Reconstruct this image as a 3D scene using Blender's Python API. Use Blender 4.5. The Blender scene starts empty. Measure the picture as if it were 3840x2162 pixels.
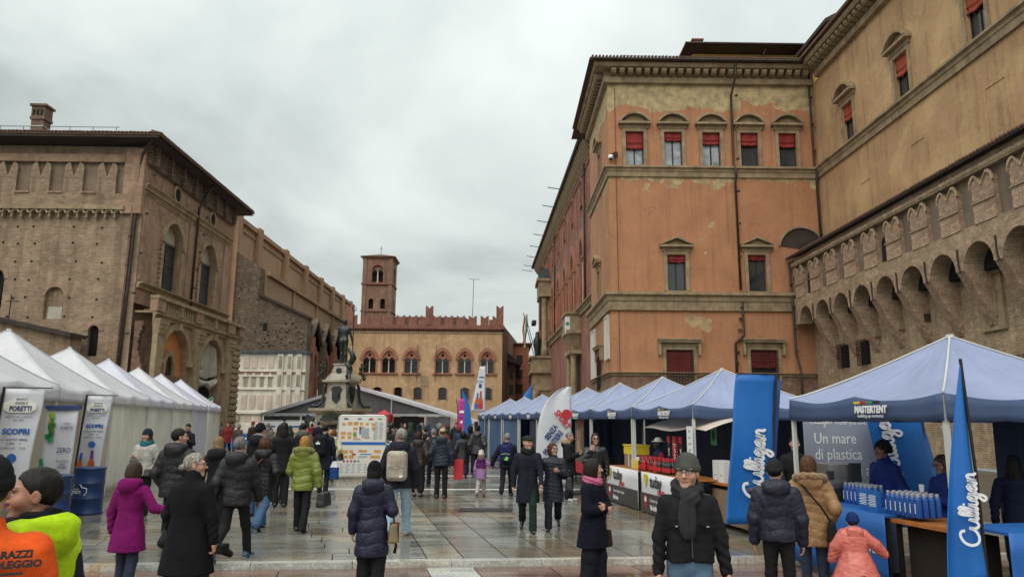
import bpy, bmesh, math, random
import numpy as np
from mathutils import Vector, Matrix
random.seed(7); rng = np.random.default_rng(7)
S = bpy.context.scene; COL = S.collection
R_ = math.radians
# ------------------------------------------------------------------ camera
EYE, PITCH, YAW, ROLL = 1.95, R_(10.1), R_(0.8), R_(0.4)
_f = Vector((math.sin(YAW)*math.cos(PITCH), math.cos(YAW)*math.cos(PITCH), math.sin(PITCH)))
_r = Vector((math.cos(YAW), -math.sin(YAW), 0)); _u = _r.cross(_f)
_r2 = _r*math.cos(ROLL)+_u*math.sin(ROLL); _u2 = _u*math.cos(ROLL)-_r*math.sin(ROLL)
cam = bpy.data.cameras.new('camera'); cam.sensor_width = 36; cam.lens = 26.0; cam.clip_start = .1; cam.clip_end = 3000
camo = bpy.data.objects.new('camera', cam); COL.objects.link(camo)
mw = Matrix((_r2, _u2, -_f)).transposed().to_4x4(); mw.translation = (0, 0, EYE); camo.matrix_world = mw
S.camera = camo
# ------------------------------------------------------------------ sky, sun, exposure
SUN_EL, SUN_AZ = R_(52), R_(205)          # soft light from behind the camera, a little to the left
W = bpy.data.worlds.new('World'); S.world = W; W.use_nodes = True
nt = W.node_tree; nt.nodes.clear()
def N(t, tree, **k):
    n = tree.nodes.new(t)
    for a, b in k.items(): setattr(n, a, b)
    return n
def lk(tree, a, b): tree.links.new(a, b)
_out = N('ShaderNodeOutputWorld', nt); _bg = N('ShaderNodeBackground', nt)
_sky = N('ShaderNodeTexSky', nt, sky_type='NISHITA', sun_disc=False)
_sky.sun_elevation = SUN_EL; _sky.sun_rotation = SUN_AZ; _sky.air_density = 1.5; _sky.dust_density = 4
_tc = N('ShaderNodeTexCoord', nt); _sep = N('ShaderNodeSeparateXYZ', nt); lk(nt, _tc.outputs['Generated'], _sep.inputs[0])
def wm(op, a, b=None, c=None):
    n = N('ShaderNodeMath', nt, operation=op)
    for i, v in enumerate((a, b, c)):
        if v is None: continue
        if isinstance(v, (int, float)): n.inputs[i].default_value = v
        else: lk(nt, v, n.inputs[i])
    return n.outputs[0]
_z = wm('MAXIMUM', _sep.outputs[2], 0.0); _k = wm('ADD', _z, 0.28)
_cv = N('ShaderNodeCombineXYZ', nt); lk(nt, wm('DIVIDE', _sep.outputs[0], _k), _cv.inputs[0]); lk(nt, wm('DIVIDE', _sep.outputs[1], _k), _cv.inputs[1])
_n1 = N('ShaderNodeTexNoise', nt); _n1.inputs['Scale'].default_value = 1.15; _n1.inputs['Detail'].default_value = 7; _n1.inputs['Roughness'].default_value = .52; _n1.inputs['Distortion'].default_value = .35
lk(nt, _cv.outputs[0], _n1.inputs['Vector'])
_cr = N('ShaderNodeValToRGB', nt); e = _cr.color_ramp.elements
e[0].position, e[0].color = .34, (.42, .47, .465, 1); e[1].position, e[1].color = .60, (.76, .82, .795, 1)
_e2 = e.new(.47); _e2.color = (.60, .66, .645, 1)
lk(nt, _n1.outputs[0], _cr.inputs[0])
_gr = wm('MULTIPLY_ADD', _z, .75, .86)                 # an overcast sky brightens evenly towards the zenith
_mc = N('ShaderNodeMix', nt, data_type='RGBA', blend_type='MULTIPLY'); _mc.inputs[0].default_value = 1
lk(nt, _cr.outputs[0], _mc.inputs[6]); lk(nt, _gr, _mc.inputs[7])
_ms = N('ShaderNodeMix', nt, data_type='RGBA', blend_type='ADD'); _ms.inputs[0].default_value = .004
lk(nt, _mc.outputs[2], _ms.inputs[6]); lk(nt, _sky.outputs[0], _ms.inputs[7])
lk(nt, _ms.outputs[2], _bg.inputs[0]); _bg.inputs[1].default_value = .68; lk(nt, _bg.outputs[0], _out.inputs[0])
sun = bpy.data.lights.new('sun', 'SUN'); sun.energy = 1.5; sun.angle = R_(70); sun.color = (1, .965, .91)
suno = bpy.data.objects.new('sun', sun); COL.objects.link(suno)
_sd = Vector((math.sin(SUN_AZ)*math.cos(SUN_EL), math.cos(SUN_AZ)*math.cos(SUN_EL), math.sin(SUN_EL)))
suno.rotation_euler = _sd.to_track_quat('Z', 'Y').to_euler(); suno.location = (0, -20, 60)
S.view_settings.view_transform = 'Standard'; S.view_settings.look = 'None'; S.view_settings.exposure = .55; S.view_settings.gamma = 1
S.render.engine = 'CYCLES'; S.cycles.use_denoising = True; S.cycles.max_bounces = 6; S.cycles.diffuse_bounces = 3
S.cycles.glossy_bounces = 3; S.cycles.transmission_bounces = 4; S.cycles.transparent_max_bounces = 8
S.cycles.sample_clamp_indirect = 6

# ------------------------------------------------------------------ helpers
def lin(h):
    if isinstance(h, (tuple, list)): return tuple(h)[:3]
    v = [int(h[i:i+2], 16)/255 for i in (0, 2, 4)]
    return tuple(x/12.92 if x <= .04045 else ((x+.055)/1.055)**2.4 for x in v)
MATS = {}
def mat(name, col, r=.75, var=.25, vs=1.2, bump=.25, bs=22, col2=None, metal=0., spec=.5, brick=None, streak=0., alpha=1., attr=False, sheen=0., emit=0., trans=0., coat=0., extra=None, bd=.012):
    """one procedural material: base colour, large blotches (var, vs), optional brick bond, vertical rain streaks, fine bump"""
    if name in MATS: return MATS[name]
    m = bpy.data.materials.new(name); m.use_nodes = True; t = m.node_tree; MATS[name] = m
    b = t.nodes['Principled BSDF']; c = lin(col); d = lin(col2) if col2 else tuple(x*(1-var*1.6) if var < .6 else x*.1 for x in c)
    tc = N('ShaderNodeTexCoord', t); src = tc.outputs['Object']
    def mix(fac, a, bb, mode='MIX'):
        n = N('ShaderNodeMix', t, data_type='RGBA', blend_type=mode)
        for i, v in ((0, fac), (6, a), (7, bb)):
            if isinstance(v, (int, float)): n.inputs[i].default_value = v
            elif isinstance(v, tuple): n.inputs[i].default_value = (*v[:3], 1)
            else: lk(t, v, n.inputs[i])
        return n.outputs[2]
    def noise(sc, det=5, vec=None, rough=.55):
        n = N('ShaderNodeTexNoise', t); n.inputs['Scale'].default_value = sc; n.inputs['Detail'].default_value = det; n.inputs['Roughness'].default_value = rough
        lk(t, vec or src, n.inputs['Vector']); return n.outputs[0]
    def ramp(v, a, bb):
        n = N('ShaderNodeMapRange', t); n.inputs[1].default_value = a; n.inputs[2].default_value = bb; lk(t, v, n.inputs[0]); return n.outputs[0]
    height = None
    if attr:
        at_ = N('ShaderNodeAttribute', t, attribute_name='Col'); base = at_.outputs['Color']
        base = mix(ramp(noise(vs), .35, .68), base, mix(1., base, tuple(1-var for _ in range(3)), 'MULTIPLY'))
    elif brick:
        bt = N('ShaderNodeTexBrick', t); bt.offset = .5
        bw, bh, mort, mc = brick
        bt.inputs['Scale'].default_value = 1; bt.inputs['Brick Width'].default_value = bw; bt.inputs['Row Height'].default_value = bh
        bt.inputs['Mortar Size'].default_value = mort; bt.inputs['Mortar Smooth'].default_value = .2; bt.inputs['Bias'].default_value = -.1
        bt.inputs['Color1'].default_value = (*c, 1); bt.inputs['Color2'].default_value = (*d, 1); bt.inputs['Mortar'].default_value = (*lin(mc), 1)
        lk(t, tc.outputs['UV'], bt.inputs['Vector'])
        base = bt.outputs[0]
        base = mix(ramp(noise(vs), .38, .68), base, mix(1., base, (1-var, 1-var*1.05, 1-var*1.1), 'MULTIPLY'))
        base = mix(ramp(noise(vs*4.3, 3), .52, .72), base, mix(.5, base, tuple(min(1, x*1.35+.02) for x in c)))
        height = bt.outputs[1]
    else:
        base = mix(ramp(noise(vs), .33, .7), c, d)
        base = mix(ramp(noise(vs*6.1, 4), .45, .75), base, mix(1., base, tuple(1-var*.5 for _ in range(3)), 'MULTIPLY'))
    if streak:
        mp = N('ShaderNodeMapping', t); mp.inputs['Scale'].default_value = (2.2, 2.2, .16); lk(t, src, mp.inputs[0])
        base = mix(ramp(noise(1.0, 5, mp.outputs[0]), .5, .72), base, mix(streak, base, tuple(x*.35 for x in c)))
    if extra: base = extra(t, src, base, mix, noise, ramp)
    if isinstance(base, tuple): b.inputs['Base Color'].default_value = (*base, 1)
    else: lk(t, base, b.inputs['Base Color'])
    b.inputs['Roughness'].default_value = r; b.inputs['Metallic'].default_value = metal; b.inputs['Specular IOR Level'].default_value = spec
    if sheen: b.inputs['Sheen Weight'].default_value = sheen; b.inputs['Sheen Roughness'].default_value = .5
    if coat: b.inputs['Coat Weight'].default_value = coat; b.inputs['Coat Roughness'].default_value = .15
    if trans: b.inputs['Transmission Weight'].default_value = trans
    if alpha < 1: b.inputs['Alpha'].default_value = alpha
    if emit: lk(t, base, b.inputs['Emission Color']) if not isinstance(base, tuple) else None; b.inputs['Emission Strength'].default_value = emit
    if bump:
        bn = N('ShaderNodeBump', t); bn.inputs['Strength'].default_value = bump; bn.inputs['Distance'].default_value = bd
        h = noise(bs, 6)
        if height is not None:
            mm = N('ShaderNodeMath', t, operation='MULTIPLY_ADD'); lk(t, height, mm.inputs[0]); mm.inputs[1].default_value = -1.2; lk(t, h, mm.inputs[2]); h = mm.outputs[0]
        lk(t, h, bn.inputs['Height']); lk(t, bn.outputs[0], b.inputs['Normal'])
    return m

def tag(o, label=None, cat=None, group=None, kind=None):
    if label: o['label'] = label
    if cat: o['category'] = cat
    if group: o['group'] = group
    if kind: o['kind'] = kind
    return o
def thing(name, label, cat, loc=(0, 0, 0), rz=0., group=None):
    o = bpy.data.objects.new(name, None); COL.objects.link(o); o.location = loc; o.rotation_euler = (0, 0, rz); o.empty_display_size = .2
    return tag(o, label, cat, group)
def uvs(me):
    n = len(me.loops)
    if not n: return
    vi = np.empty(n, np.int32); me.loops.foreach_get('vertex_index', vi)
    co = np.empty(len(me.vertices)*3, np.float32); me.vertices.foreach_get('co', co); co = co.reshape(-1, 3)
    pn = np.empty(len(me.polygons)*3, np.float32); me.polygons.foreach_get('normal', pn); pn = np.abs(pn.reshape(-1, 3))
    lt = np.empty(len(me.polygons), np.int32); me.polygons.foreach_get('loop_total', lt)
    ln = np.repeat(pn, lt, axis=0); P = co[vi]
    z = (ln[:, 2] > .8); xx = (ln[:, 0] > ln[:, 1])
    uv = np.where(z[:, None], P[:, :2], np.where(xx[:, None], P[:, 1:3], P[:, [0, 2]]))
    l = me.uv_layers.new(name='UVMap'); l.data.foreach_set('uv', np.ascontiguousarray(uv, np.float32).ravel())
def wloc(o):
    v = Vector((0, 0, 0))
    while o: v += Vector(o.location); o = o.parent
    return v
class MB:
    """collects shapes in wall coordinates (u along the wall, d outwards, z up) and links them as one mesh object"""
    def __init__(s, O=(0, 0, 0), U=(1, 0, 0), D=(0, 1, 0), Zv=(0, 0, 1)):
        s.v = []; s.f = []; s.c = []; s.O, s.U, s.D, s.Z = Vector(O), Vector(U), Vector(D), Vector(Zv)
    def p(s, u, d, z): s.v.append(s.O+s.U*u+s.D*d+s.Z*z); return len(s.v)-1
    def face(s, pts): s.f.append([s.p(*q) for q in pts])
    def box(s, u0, u1, d0, d1, z0, z1):
        a = [s.p(u, d, z) for z in (z0, z1) for d in (d0, d1) for u in (u0, u1)]
        for q in ((0, 1, 3, 2), (4, 6, 7, 5), (0, 4, 5, 1), (2, 3, 7, 6), (0, 2, 6, 4), (1, 5, 7, 3)): s.f.append([a[i] for i in q])
        return s
    def hexa(s, pts):
        a = [s.p(*q) for q in pts]
        for q in ((0, 1, 2, 3), (4, 7, 6, 5), (0, 4, 5, 1), (1, 5, 6, 2), (2, 6, 7, 3), (3, 7, 4, 0)): s.f.append([a[i] for i in q])
        return s
    def poly(s, pts, d0, d1):                     # outline in (u, z) extruded from d0 to d1
        a = [s.p(u, d0, z) for u, z in pts]; b = [s.p(u, d1, z) for u, z in pts]; n = len(pts)
        s.f.append(a[::-1]); s.f.append(b)
        for i in range(n): s.f.append([a[i], a[(i+1) % n], b[(i+1) % n], b[i]])
        return s
    def prof(s, pts, u0, u1):                     # outline in (d, z) extruded along u
        a = [s.p(u0, d, z) for d, z in pts]; b = [s.p(u1, d, z) for d, z in pts]; n = len(pts)
        s.f.append(a[::-1]); s.f.append(b)
        for i in range(n): s.f.append([a[i], a[(i+1) % n], b[(i+1) % n], b[i]])
        return s
    def ring(s, u, z, r0, r1, a0, a1, d0, d1, n=14, kz=1.):
        P = []
        for i in range(n+1):
            a = R_(a0+(a1-a0)*i/n); c, q = math.cos(a), math.sin(a)*kz
            P.append([s.p(u+c*r0, d0, z+q*r0), s.p(u+c*r1, d0, z+q*r1), s.p(u+c*r1, d1, z+q*r1), s.p(u+c*r0, d1, z+q*r0)])
        for i in range(n):
            for k in range(4): s.f.append([P[i][k], P[i][(k+1) % 4], P[i+1][(k+1) % 4], P[i+1][k]])
        s.f.append(P[0]); s.f.append(P[-1][::-1]); return s
    def band(s, inner, outer, d0, d1):            # strip between two outlines of equal length in (u, z)
        for i in range(len(inner)-1):
            q = [inner[i], outer[i], outer[i+1], inner[i+1]]
            s.hexa([(u, d0, z) for u, z in q]+[(u, d1, z) for u, z in q])
        return s
    def tube(s, pts, r, n=8, cap=True):
        P = [Vector(s.O+s.U*q[0]+s.D*q[1]+s.Z*q[2]) for q in pts]; L = []; up = None
        for i, q in enumerate(P):
            t = (P[min(i+1, len(P)-1)]-P[max(i-1, 0)]).normalized()
            if up is None: up = Vector((0, 0, 1)) if abs(t.z) < .9 else Vector((1, 0, 0))
            a = t.cross(up).normalized(); b_ = a.cross(t); up = b_
            rr = r[i] if isinstance(r, (list, tuple)) else r
            k0 = len(s.v)
            for j in range(n):
                w = 2*math.pi*j/n; s.v.append(q+(a*math.cos(w)+b_*math.sin(w))*rr)
            L.append(k0)
        for i in range(len(L)-1):
            for j in range(n): s.f.append([L[i]+j, L[i]+(j+1) % n, L[i+1]+(j+1) % n, L[i+1]+j])
        if cap: s.f.append([L[0]+j for j in range(n)][::-1]); s.f.append([L[-1]+j for j in range(n)])
        return s
    def lathe(s, pr, u=0., d=0., z=0., n=16, sq=1.):
        L = []
        for r, h in pr:
            L.append([s.p(u+r*math.cos(2*math.pi*j/n), d+sq*r*math.sin(2*math.pi*j/n), z+h) for j in range(n)])
        for a, b in zip(L, L[1:]):
            for j in range(n): s.f.append([a[j], a[(j+1) % n], b[(j+1) % n], b[j]])
        s.f.append(L[0][::-1]); s.f.append(L[-1]); return s
    def grid(s, fn, nu, nv):
        k = len(s.v)
        for j in range(nv+1):
            for i in range(nu+1): s.p(*fn(i/nu, j/nv))
        for j in range(nv):
            for i in range(nu):
                a = k+j*(nu+1)+i; s.f.append([a, a+1, a+nu+2, a+nu+1])
        return s
    def build(s, name, m, parent=None, smooth=False, loc=None, fix=True, thick=0., local=False):
        me = bpy.data.meshes.new(name); off = Vector(loc) if loc else Vector((0, 0, 0))
        me.from_pydata([tuple(q-off) for q in s.v] if off.length else [tuple(q) for q in s.v], [], s.f)
        if fix:
            bm = bmesh.new(); bm.from_mesh(me); bmesh.ops.recalc_face_normals(bm, faces=bm.faces); bm.to_mesh(me); bm.free()
        uvs(me); me.materials.append(MATS[m] if isinstance(m, str) else m)
        if smooth: me.polygons.foreach_set('use_smooth', [True]*len(me.polygons))
        o = bpy.data.objects.new(name, me); COL.objects.link(o)
        if loc: o.location = loc
        if parent is not None:
            o.parent = parent
            if not local: o.location = Vector(o.location)-wloc(parent)
        if thick:
            md = o.modifiers.new('thick', 'SOLIDIFY'); md.thickness = thick; md.offset = 0
        return o
def inst(o, parent, loc=(0, 0, 0), rz=0., sc=None, name=None, rot=None):
    c = o.copy(); c.name = name or o.name.split('.')[0]; COL.objects.link(c); c.parent = parent; c.location = loc; c.rotation_euler = rot or (0, 0, rz)
    if sc: c.scale = sc
    return c
FX = lambda Y: dict(O=(0, Y, 0), U=(1, 0, 0), D=(0, -1, 0))      # wall facing the camera
FL = lambda X: dict(O=(X, 0, 0), U=(0, 1, 0), D=(-1, 0, 0))      # wall facing left (-X)
FR = lambda X: dict(O=(X, 0, 0), U=(0, 1, 0), D=(1, 0, 0))       # wall facing right (+X)
def arc(u, z, r, a0=180, a1=0, n=12, k=1.): return [(u+r*math.cos(R_(a0+(a1-a0)*i/n)), z+k*r*math.sin(R_(a0+(a1-a0)*i/n))) for i in range(n+1)]
def pointed(u, w, zs, h, n=8):                  # gothic arch outline, springing zs, half width w, rise h
    rr = (h*h+w*w)/(2*w); L = []; am = math.asin(min(1, h/rr))
    for i in range(n+1): a = am*i/n; L.append((u-w+rr-rr*math.cos(a), zs+rr*math.sin(a)))
    return L+[(2*u-q[0], q[1]) for q in L[-2::-1]]
def head(o):                                    # outline of an opening's top, left springing to right springing
    u0, u1, z0, z1, k = o[:5]; w = (u1-u0)/2; c = (u0+u1)/2
    if k == 'round': return arc(c, z1-w, w)
    if k == 'seg': h = w*.35; rr = (h*h+w*w)/(2*h); a = math.degrees(math.asin(w/rr)); return [(c+rr*math.sin(R_(t)), z1-rr+rr*math.cos(R_(t))) for t in np.linspace(-a, a, 9)]
    if k == 'point': h = o[5] if len(o) > 5 else w*1.3; return pointed(c, w, z1-h, h)
    return [(u0, z1), (u1, z1)]
def wall(mb, u0, u1, z0, z1, ops, dep=.4, d=0., us=(), zs=()):
    """flat wall face at depth d with real openings and their reveals; ops: (u0,u1,z0,z1,kind)"""
    U = sorted(set([u0, u1, *us]+[q for o in ops for q in o[:2]])); Zs = sorted(set([z0, z1, *zs]+[q for o in ops for q in o[2:4]]))
    for a, b in zip(U, U[1:]):
        for c, e in zip(Zs, Zs[1:]):
            mu, mz = (a+b)/2, (c+e)/2
            if any(o[0] < mu < o[1] and o[2] < mz < o[3] for o in ops): continue
            mb.face([(a, d, c), (b, d, c), (b, d, e), (a, d, e)])
    for o in ops:
        h = head(o); a, b, c, e = o[:4]; H = [(a, c)]+h+[(b, c)]
        if len(h) > 2:
            m_ = len(h)//2; mid = h[m_]
            for i in range(m_): mb.face([(a, d, e), (h[i][0], d, h[i][1]), (h[i+1][0], d, h[i+1][1])])
            for i in range(m_, len(h)-1): mb.face([(b, d, e), (h[i][0], d, h[i][1]), (h[i+1][0], d, h[i+1][1])])
            if h[0][1] < e-1e-6: pass
            if abs(mid[0]-a) > 1e-6 and abs(mid[1]-e) > 1e-3: mb.face([(a, d, e), mid and (mid[0], d, mid[1]), (b, d, e)])
        for i in range(len(H)):
            q, r = H[i], H[(i+1) % len(H)]
            if q == r: continue
            mb.face([(q[0], d, q[1]), (r[0], d, r[1]), (r[0], d-dep, r[1]), (q[0], d-dep, q[1])])
    return mb
def text(s, size, m, parent, pos, right, upv, ext=.002, align='CENTER', shear=0., sx=1., name='lettering', bold=0., local=False):
    cu = bpy.data.curves.new('t', 'FONT'); cu.body = s; cu.size = size; cu.extrude = ext; cu.resolution_u = 2; cu.align_x = align; cu.shear = shear; cu.offset = bold
    ob = bpy.data.objects.new('t', cu); me = bpy.data.meshes.new_from_object(ob); bpy.data.objects.remove(ob); bpy.data.curves.remove(cu)
    r = Vector(right).normalized(); u = Vector(upv).normalized(); n = r.cross(u)
    M4 = Matrix((r*sx, u, n)).transposed().to_4x4(); M4.translation = Vector(pos); me.transform(M4); me.name = name
    me.materials.clear(); me.materials.append(MATS[m]); o = bpy.data.objects.new(name, me); COL.objects.link(o); o.parent = parent
    if parent is not None and not local: o.location = -wloc(parent)
    return o
# ------------------------------------------------------------------ materials
BR = (.27, .075, .012)
def peel(t, src, base, mix, noise, ramp):      # lost plaster below the cornice and below the sill course: an outline of its own
    sp = N('ShaderNodeSeparateXYZ', t); lk(t, src, sp.inputs[0])
    def mth(op, a, b):
        n = N('ShaderNodeMath', t, operation=op)
        for i, v in enumerate((a, b)):
            if isinstance(v, (int, float)): n.inputs[i].default_value = v
            else: lk(t, v, n.inputs[i])
        return n.outputs[0]
    n1 = noise(.42, 6, rough=.6); n2 = noise(.9, 5, rough=.62)
    f1 = ramp(mth('ADD', sp.outputs[2], mth('MULTIPLY', n1, 4.6)), 26.42, 26.47)
    f2 = mth('MULTIPLY', ramp(mth('ADD', sp.outputs[2], mth('MULTIPLY', n2, 3.8)), 20.55, 20.6), ramp(sp.outputs[2], 19.2, 19.1))
    f2b = ramp(noise(.33, 5), .69, .695)
    f = mth('MAXIMUM', f1, mth('MAXIMUM', f2, mth('MULTIPLY', f2b, .7)))
    tan = mix(ramp(noise(1.6, 6), .38, .66), lin('C2AC7F'), lin('8F7F63'))
    vo = N('ShaderNodeTexVoronoi', t, feature='DISTANCE_TO_EDGE'); vo.inputs['Scale'].default_value = .55; nn = N('ShaderNodeTexNoise', t); nn.inputs['Scale'].default_value = 1.3; nn.inputs['Detail'].default_value = 6; lk(t, src, nn.inputs['Vector'])
    vm = N('ShaderNodeVectorMath', t, operation='MULTIPLY_ADD'); lk(t, nn.outputs[1], vm.inputs[0]); vm.inputs[1].default_value = (1.4, 1.4, 1.4); lk(t, src, vm.inputs[2]); lk(t, vm.outputs[0], vo.inputs['Vector'])
    base = mix(mth('MULTIPLY', ramp(vo.outputs[0], .012, .0), ramp(noise(.7, 3), .5, .6)), base, (.2, .1, .055))
    base = mix(mth('MULTIPLY', ramp(noise(2.2, 5), .62, .66), .35), base, lin('A9805A'))
    return mix(f, base, tan)
def rain(t, src, base, mix, noise, ramp):
    return mix(ramp(noise(.35, 6, rough=.65), .46, .62), base, mix(.55, base, lin('D8B684')))
mat('plaster_orange', (.47, .222, .108), .85, .22, .6, .5, 9, col2=(.38, .17, .086), streak=.4, extra=peel, bd=.02)
mat('plaster_ochre', (.49, .3, .158), .85, .25, .7, .8, 5, col2=(.38, .222, .112), streak=.5, extra=rain, bd=.03)
mat('trim_stone', (.4, .3, .175), .85, .4, 1.6, .6, 14, col2=(.22, .16, .095), streak=.5, bd=.02)
mat('brick_left', (.38, .26, .165), .9, .34, .7, .9, 22, col2=(.23, .145, .095), brick=(.34, .1, .016, (.4, .31, .21)), streak=.6, bd=.02)
mat('brick_side', (.42, .25, .165), .9, .34, .7, .8, 22, col2=(.29, .175, .115), brick=(.34, .1, .014, (.42, .31, .21)), streak=.55, bd=.02)
mat('brick_right', (.53, .395, .25), .9, .3, .6, .9, 22, col2=(.37, .26, .16), brick=(.32, .095, .018, (.3, .215, .14)), streak=.45, bd=.02)
mat('brick_merlon', (.54, .39, .26), .9, .35, 1.3, .8, 22, col2=(.42, .22, .15), brick=(.32, .095, .016, (.3, .22, .15)), streak=.35, bd=.02)
mat('brick_base', (.24, .135, .085), .85, .25, .6, .7, 30, col2=(.15, .08, .055), brick=(.3, .085, .012, (.13, .09, .065)))
mat('brick_notai', (.54, .355, .2), .9, .22, .3, .3, 20, col2=(.47, .295, .155), brick=(.32, .1, .012, (.55, .37, .2)), streak=.4)
mat('brick_red', (.27, .125, .082), .9, .25, .5, .4, 20, col2=(.22, .08, .05), brick=(.3, .09, .012, (.25, .11, .075)), streak=.3)
mat('brick_tower', (.27, .155, .1), .9, .3, .3, .4, 20, col2=(.2, .11, .072), brick=(.32, .11, .014, (.27, .15, .1)), streak=.4)
mat('brick_dark', (.2, .145, .09), .92, .3, .35, .9, 20, col2=(.13, .09, .06), brick=(.5, .24, .05, (.075, .052, .038)), streak=.3)
mat('plaster_nave', (.38, .24, .135), .9, .25, .15, .2, 8, col2=(.3, .185, .105), streak=.4)
mat('nave_trim', (.36, .215, .125), .9, .25, .3, .3, 10, col2=(.27, .16, .095), streak=.4)
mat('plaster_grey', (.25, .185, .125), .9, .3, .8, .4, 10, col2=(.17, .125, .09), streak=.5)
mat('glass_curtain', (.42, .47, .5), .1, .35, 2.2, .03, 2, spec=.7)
mat('terracotta', (.36, .165, .1), .85, .3, 1.0, .4, 20, col2=(.3, .115, .065))
mat('medieval_plaster', (.34, .15, .1), .88, .4, .35, .5, 12, col2=(.22, .1, .07), streak=.45, brick=(.3, .09, .01, (.3, .12, .08)))
mat('marble', (.72, .68, .58), .6, .2, .5, .2, 12, col2=(.55, .5, .42), streak=.3)
mat('marble_pink', (.66, .52, .42), .6, .2, .6, .15, 12, streak=.25)
mat('marble_dirty', (.4, .345, .245), .6, .4, .9, .4, 14, col2=(.24, .2, .135), streak=.6)
mat('plaque', (.68, .66, .6), .6, .1, .8, .1, 12)
mat('bronze', (.028, .033, .03), .38, .4, 3, .5, 24, col2=(.05, .065, .058), metal=.55, spec=.6)
mat('roof_tile', (.17, .085, .055), .9, .4, 2.5, .4, 14, col2=(.08, .05, .038))
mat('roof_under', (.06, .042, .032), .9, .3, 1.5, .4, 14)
mat('dark_wood', (.035, .022, .016), .6, .3, 2, .3, 18)
mat('iron', (.03, .024, .02), .6, .3, 4, .2, 30, metal=.4)
mat('pipe', (.06, .042, .032), .55, .3, 2, .2, 20, metal=.3)
mat('pipe_rust', (.13, .055, .035), .6, .3, 2, .2, 20)
mat('glass_dark', (.012, .014, .016), .06, .2, .4, .03, 1.5, spec=.7)
mat('glass_grey', (.05, .06, .065), .08, .3, .5, .03, 1.5, spec=.8)
mat('void', (.006, .005, .005), .95, .1, 1, 0)
mat('hole', (.025, .018, .013), .95, .1, 1, 0)
mat('blind_red', (.28, .022, .018), .75, .25, 1.5, .5, 14, col2=(.2, .016, .014))
mat('blind_orange', (.42, .07, .025), .75, .25, 1.5, .5, 14)
mat('plaster_yellow', (.6, .42, .12), .85, .15, .6, .15, 12)
mat('orange_infill', (.62, .25, .075), .8, .12, .8, .12, 12)
mat('drape', (.5, .47, .39), .8, .2, 1.2, .4, 5)
mat('pink_plaster', (.48, .17, .1), .85, .15, .3, .2, 10, streak=.3)
mat('lead', (.08, .1, .115), .5, .3, 1, .2, 10, metal=.3)
mat('white_paint', (.8, .8, .79), .5, .06, 1, .05, 10)
mat('ink_black', (.02, .02, .022), .6, .1, 2, 0); mat('ink_blue', (.02, .12, .42), .5, .1, 2, 0); mat('ink_red', (.5, .02, .03), .5, .1, 2, 0)
mat('ink_navy', (.02, .05, .17), .5, .1, 2, 0); mat('ink_orange', (.62, .3, .08), .5, .15, 4, 0); mat('ink_grey', (.35, .38, .42), .5, .1, 2, 0); mat('ink_yellow', (.75, .55, .02), .5, .1, 2, 0)
mat('ink_green', (.04, .3, .1), .5, .1, 2, 0); mat('ink_magenta', (.55, .05, .28), .5, .25, 2, 0); mat('ink_white', (.82, .82, .82), .5, .03, 2, 0); mat('ink_purple', (.2, .03, .3), .5, .2, 2, 0)
def wet(name, var=.35):
    def stone(t, src, base, mix, noise, ramp):
        base = mix(ramp(noise(26, 6, rough=.75), .4, .66), mix(1., base, (.62, .62, .62), 'MULTIPLY'), mix(1., base, (1.22, 1.22, 1.2), 'MULTIPLY'))
        mp = N('ShaderNodeMapping', t); mp.inputs['Scale'].default_value = (.7, 5.5, 1); lk(t, src, mp.inputs[0])
        base = mix(ramp(noise(1.7, 6, mp.outputs[0], .65), .5, .68), base, mix(1., base, (.55, .53, .5), 'MULTIPLY'))
        return mix(ramp(noise(.8, 5, rough=.6), .6, .66), base, mix(1., base, (.95, .72, .5), 'MULTIPLY'))
    m = mat(name, (.2, .19, .165), .3, var, .55, 0, 20, attr=True, spec=.62, extra=stone); t = m.node_tree; b = t.nodes['Principled BSDF']
    tc = N('ShaderNodeTexCoord', t); geo = N('ShaderNodeNewGeometry', t); mp = N('ShaderNodeMapping', t); mp.inputs['Scale'].default_value = (.55, 1.6, 1); mp.inputs['Rotation'].default_value = (0, 0, R_(-8)); lk(t, geo.outputs['Position'], mp.inputs[0])
    n = N('ShaderNodeTexNoise', t); n.inputs['Scale'].default_value = .8; n.inputs['Detail'].default_value = 7; n.inputs['Roughness'].default_value = .62; lk(t, mp.outputs[0], n.inputs['Vector'])
    r = N('ShaderNodeMapRange', t); r.inputs[1].default_value = .4; r.inputs[2].default_value = .66; r.inputs[3].default_value = .05; r.inputs[4].default_value = .36; lk(t, n.outputs[0], r.inputs[0]); lk(t, r.outputs[0], b.inputs['Roughness'])
    n2 = N('ShaderNodeTexNoise', t); n2.inputs['Scale'].default_value = 16; n2.inputs['Detail'].default_value = 6; n2.inputs['Roughness'].default_value = .65; lk(t, geo.outputs['Position'], n2.inputs['Vector'])
    mp3 = N('ShaderNodeMapping', t); mp3.inputs['Scale'].default_value = (1.2, 6., 1); lk(t, geo.outputs['Position'], mp3.inputs[0])
    n3 = N('ShaderNodeTexNoise', t); n3.inputs['Scale'].default_value = 1.6; n3.inputs['Detail'].default_value = 5; lk(t, mp3.outputs[0], n3.inputs['Vector'])
    ad = N('ShaderNodeMath', t, operation='MULTIPLY_ADD'); lk(t, n3.outputs[0], ad.inputs[0]); ad.inputs[1].default_value = 1.6; lk(t, n2.outputs[0], ad.inputs[2])
    ml = N('ShaderNodeMath', t, operation='MULTIPLY'); lk(t, ad.outputs[0], ml.inputs[0]); lk(t, r.outputs[0], ml.inputs[1])
    bp = N('ShaderNodeBump', t); bp.inputs['Strength'].default_value = .5; bp.inputs['Distance'].default_value = .022; lk(t, ml.outputs[0], bp.inputs['Height']); lk(t, bp.outputs[0], b.inputs['Normal'])
    return m
wet('wet_stone')
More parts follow.
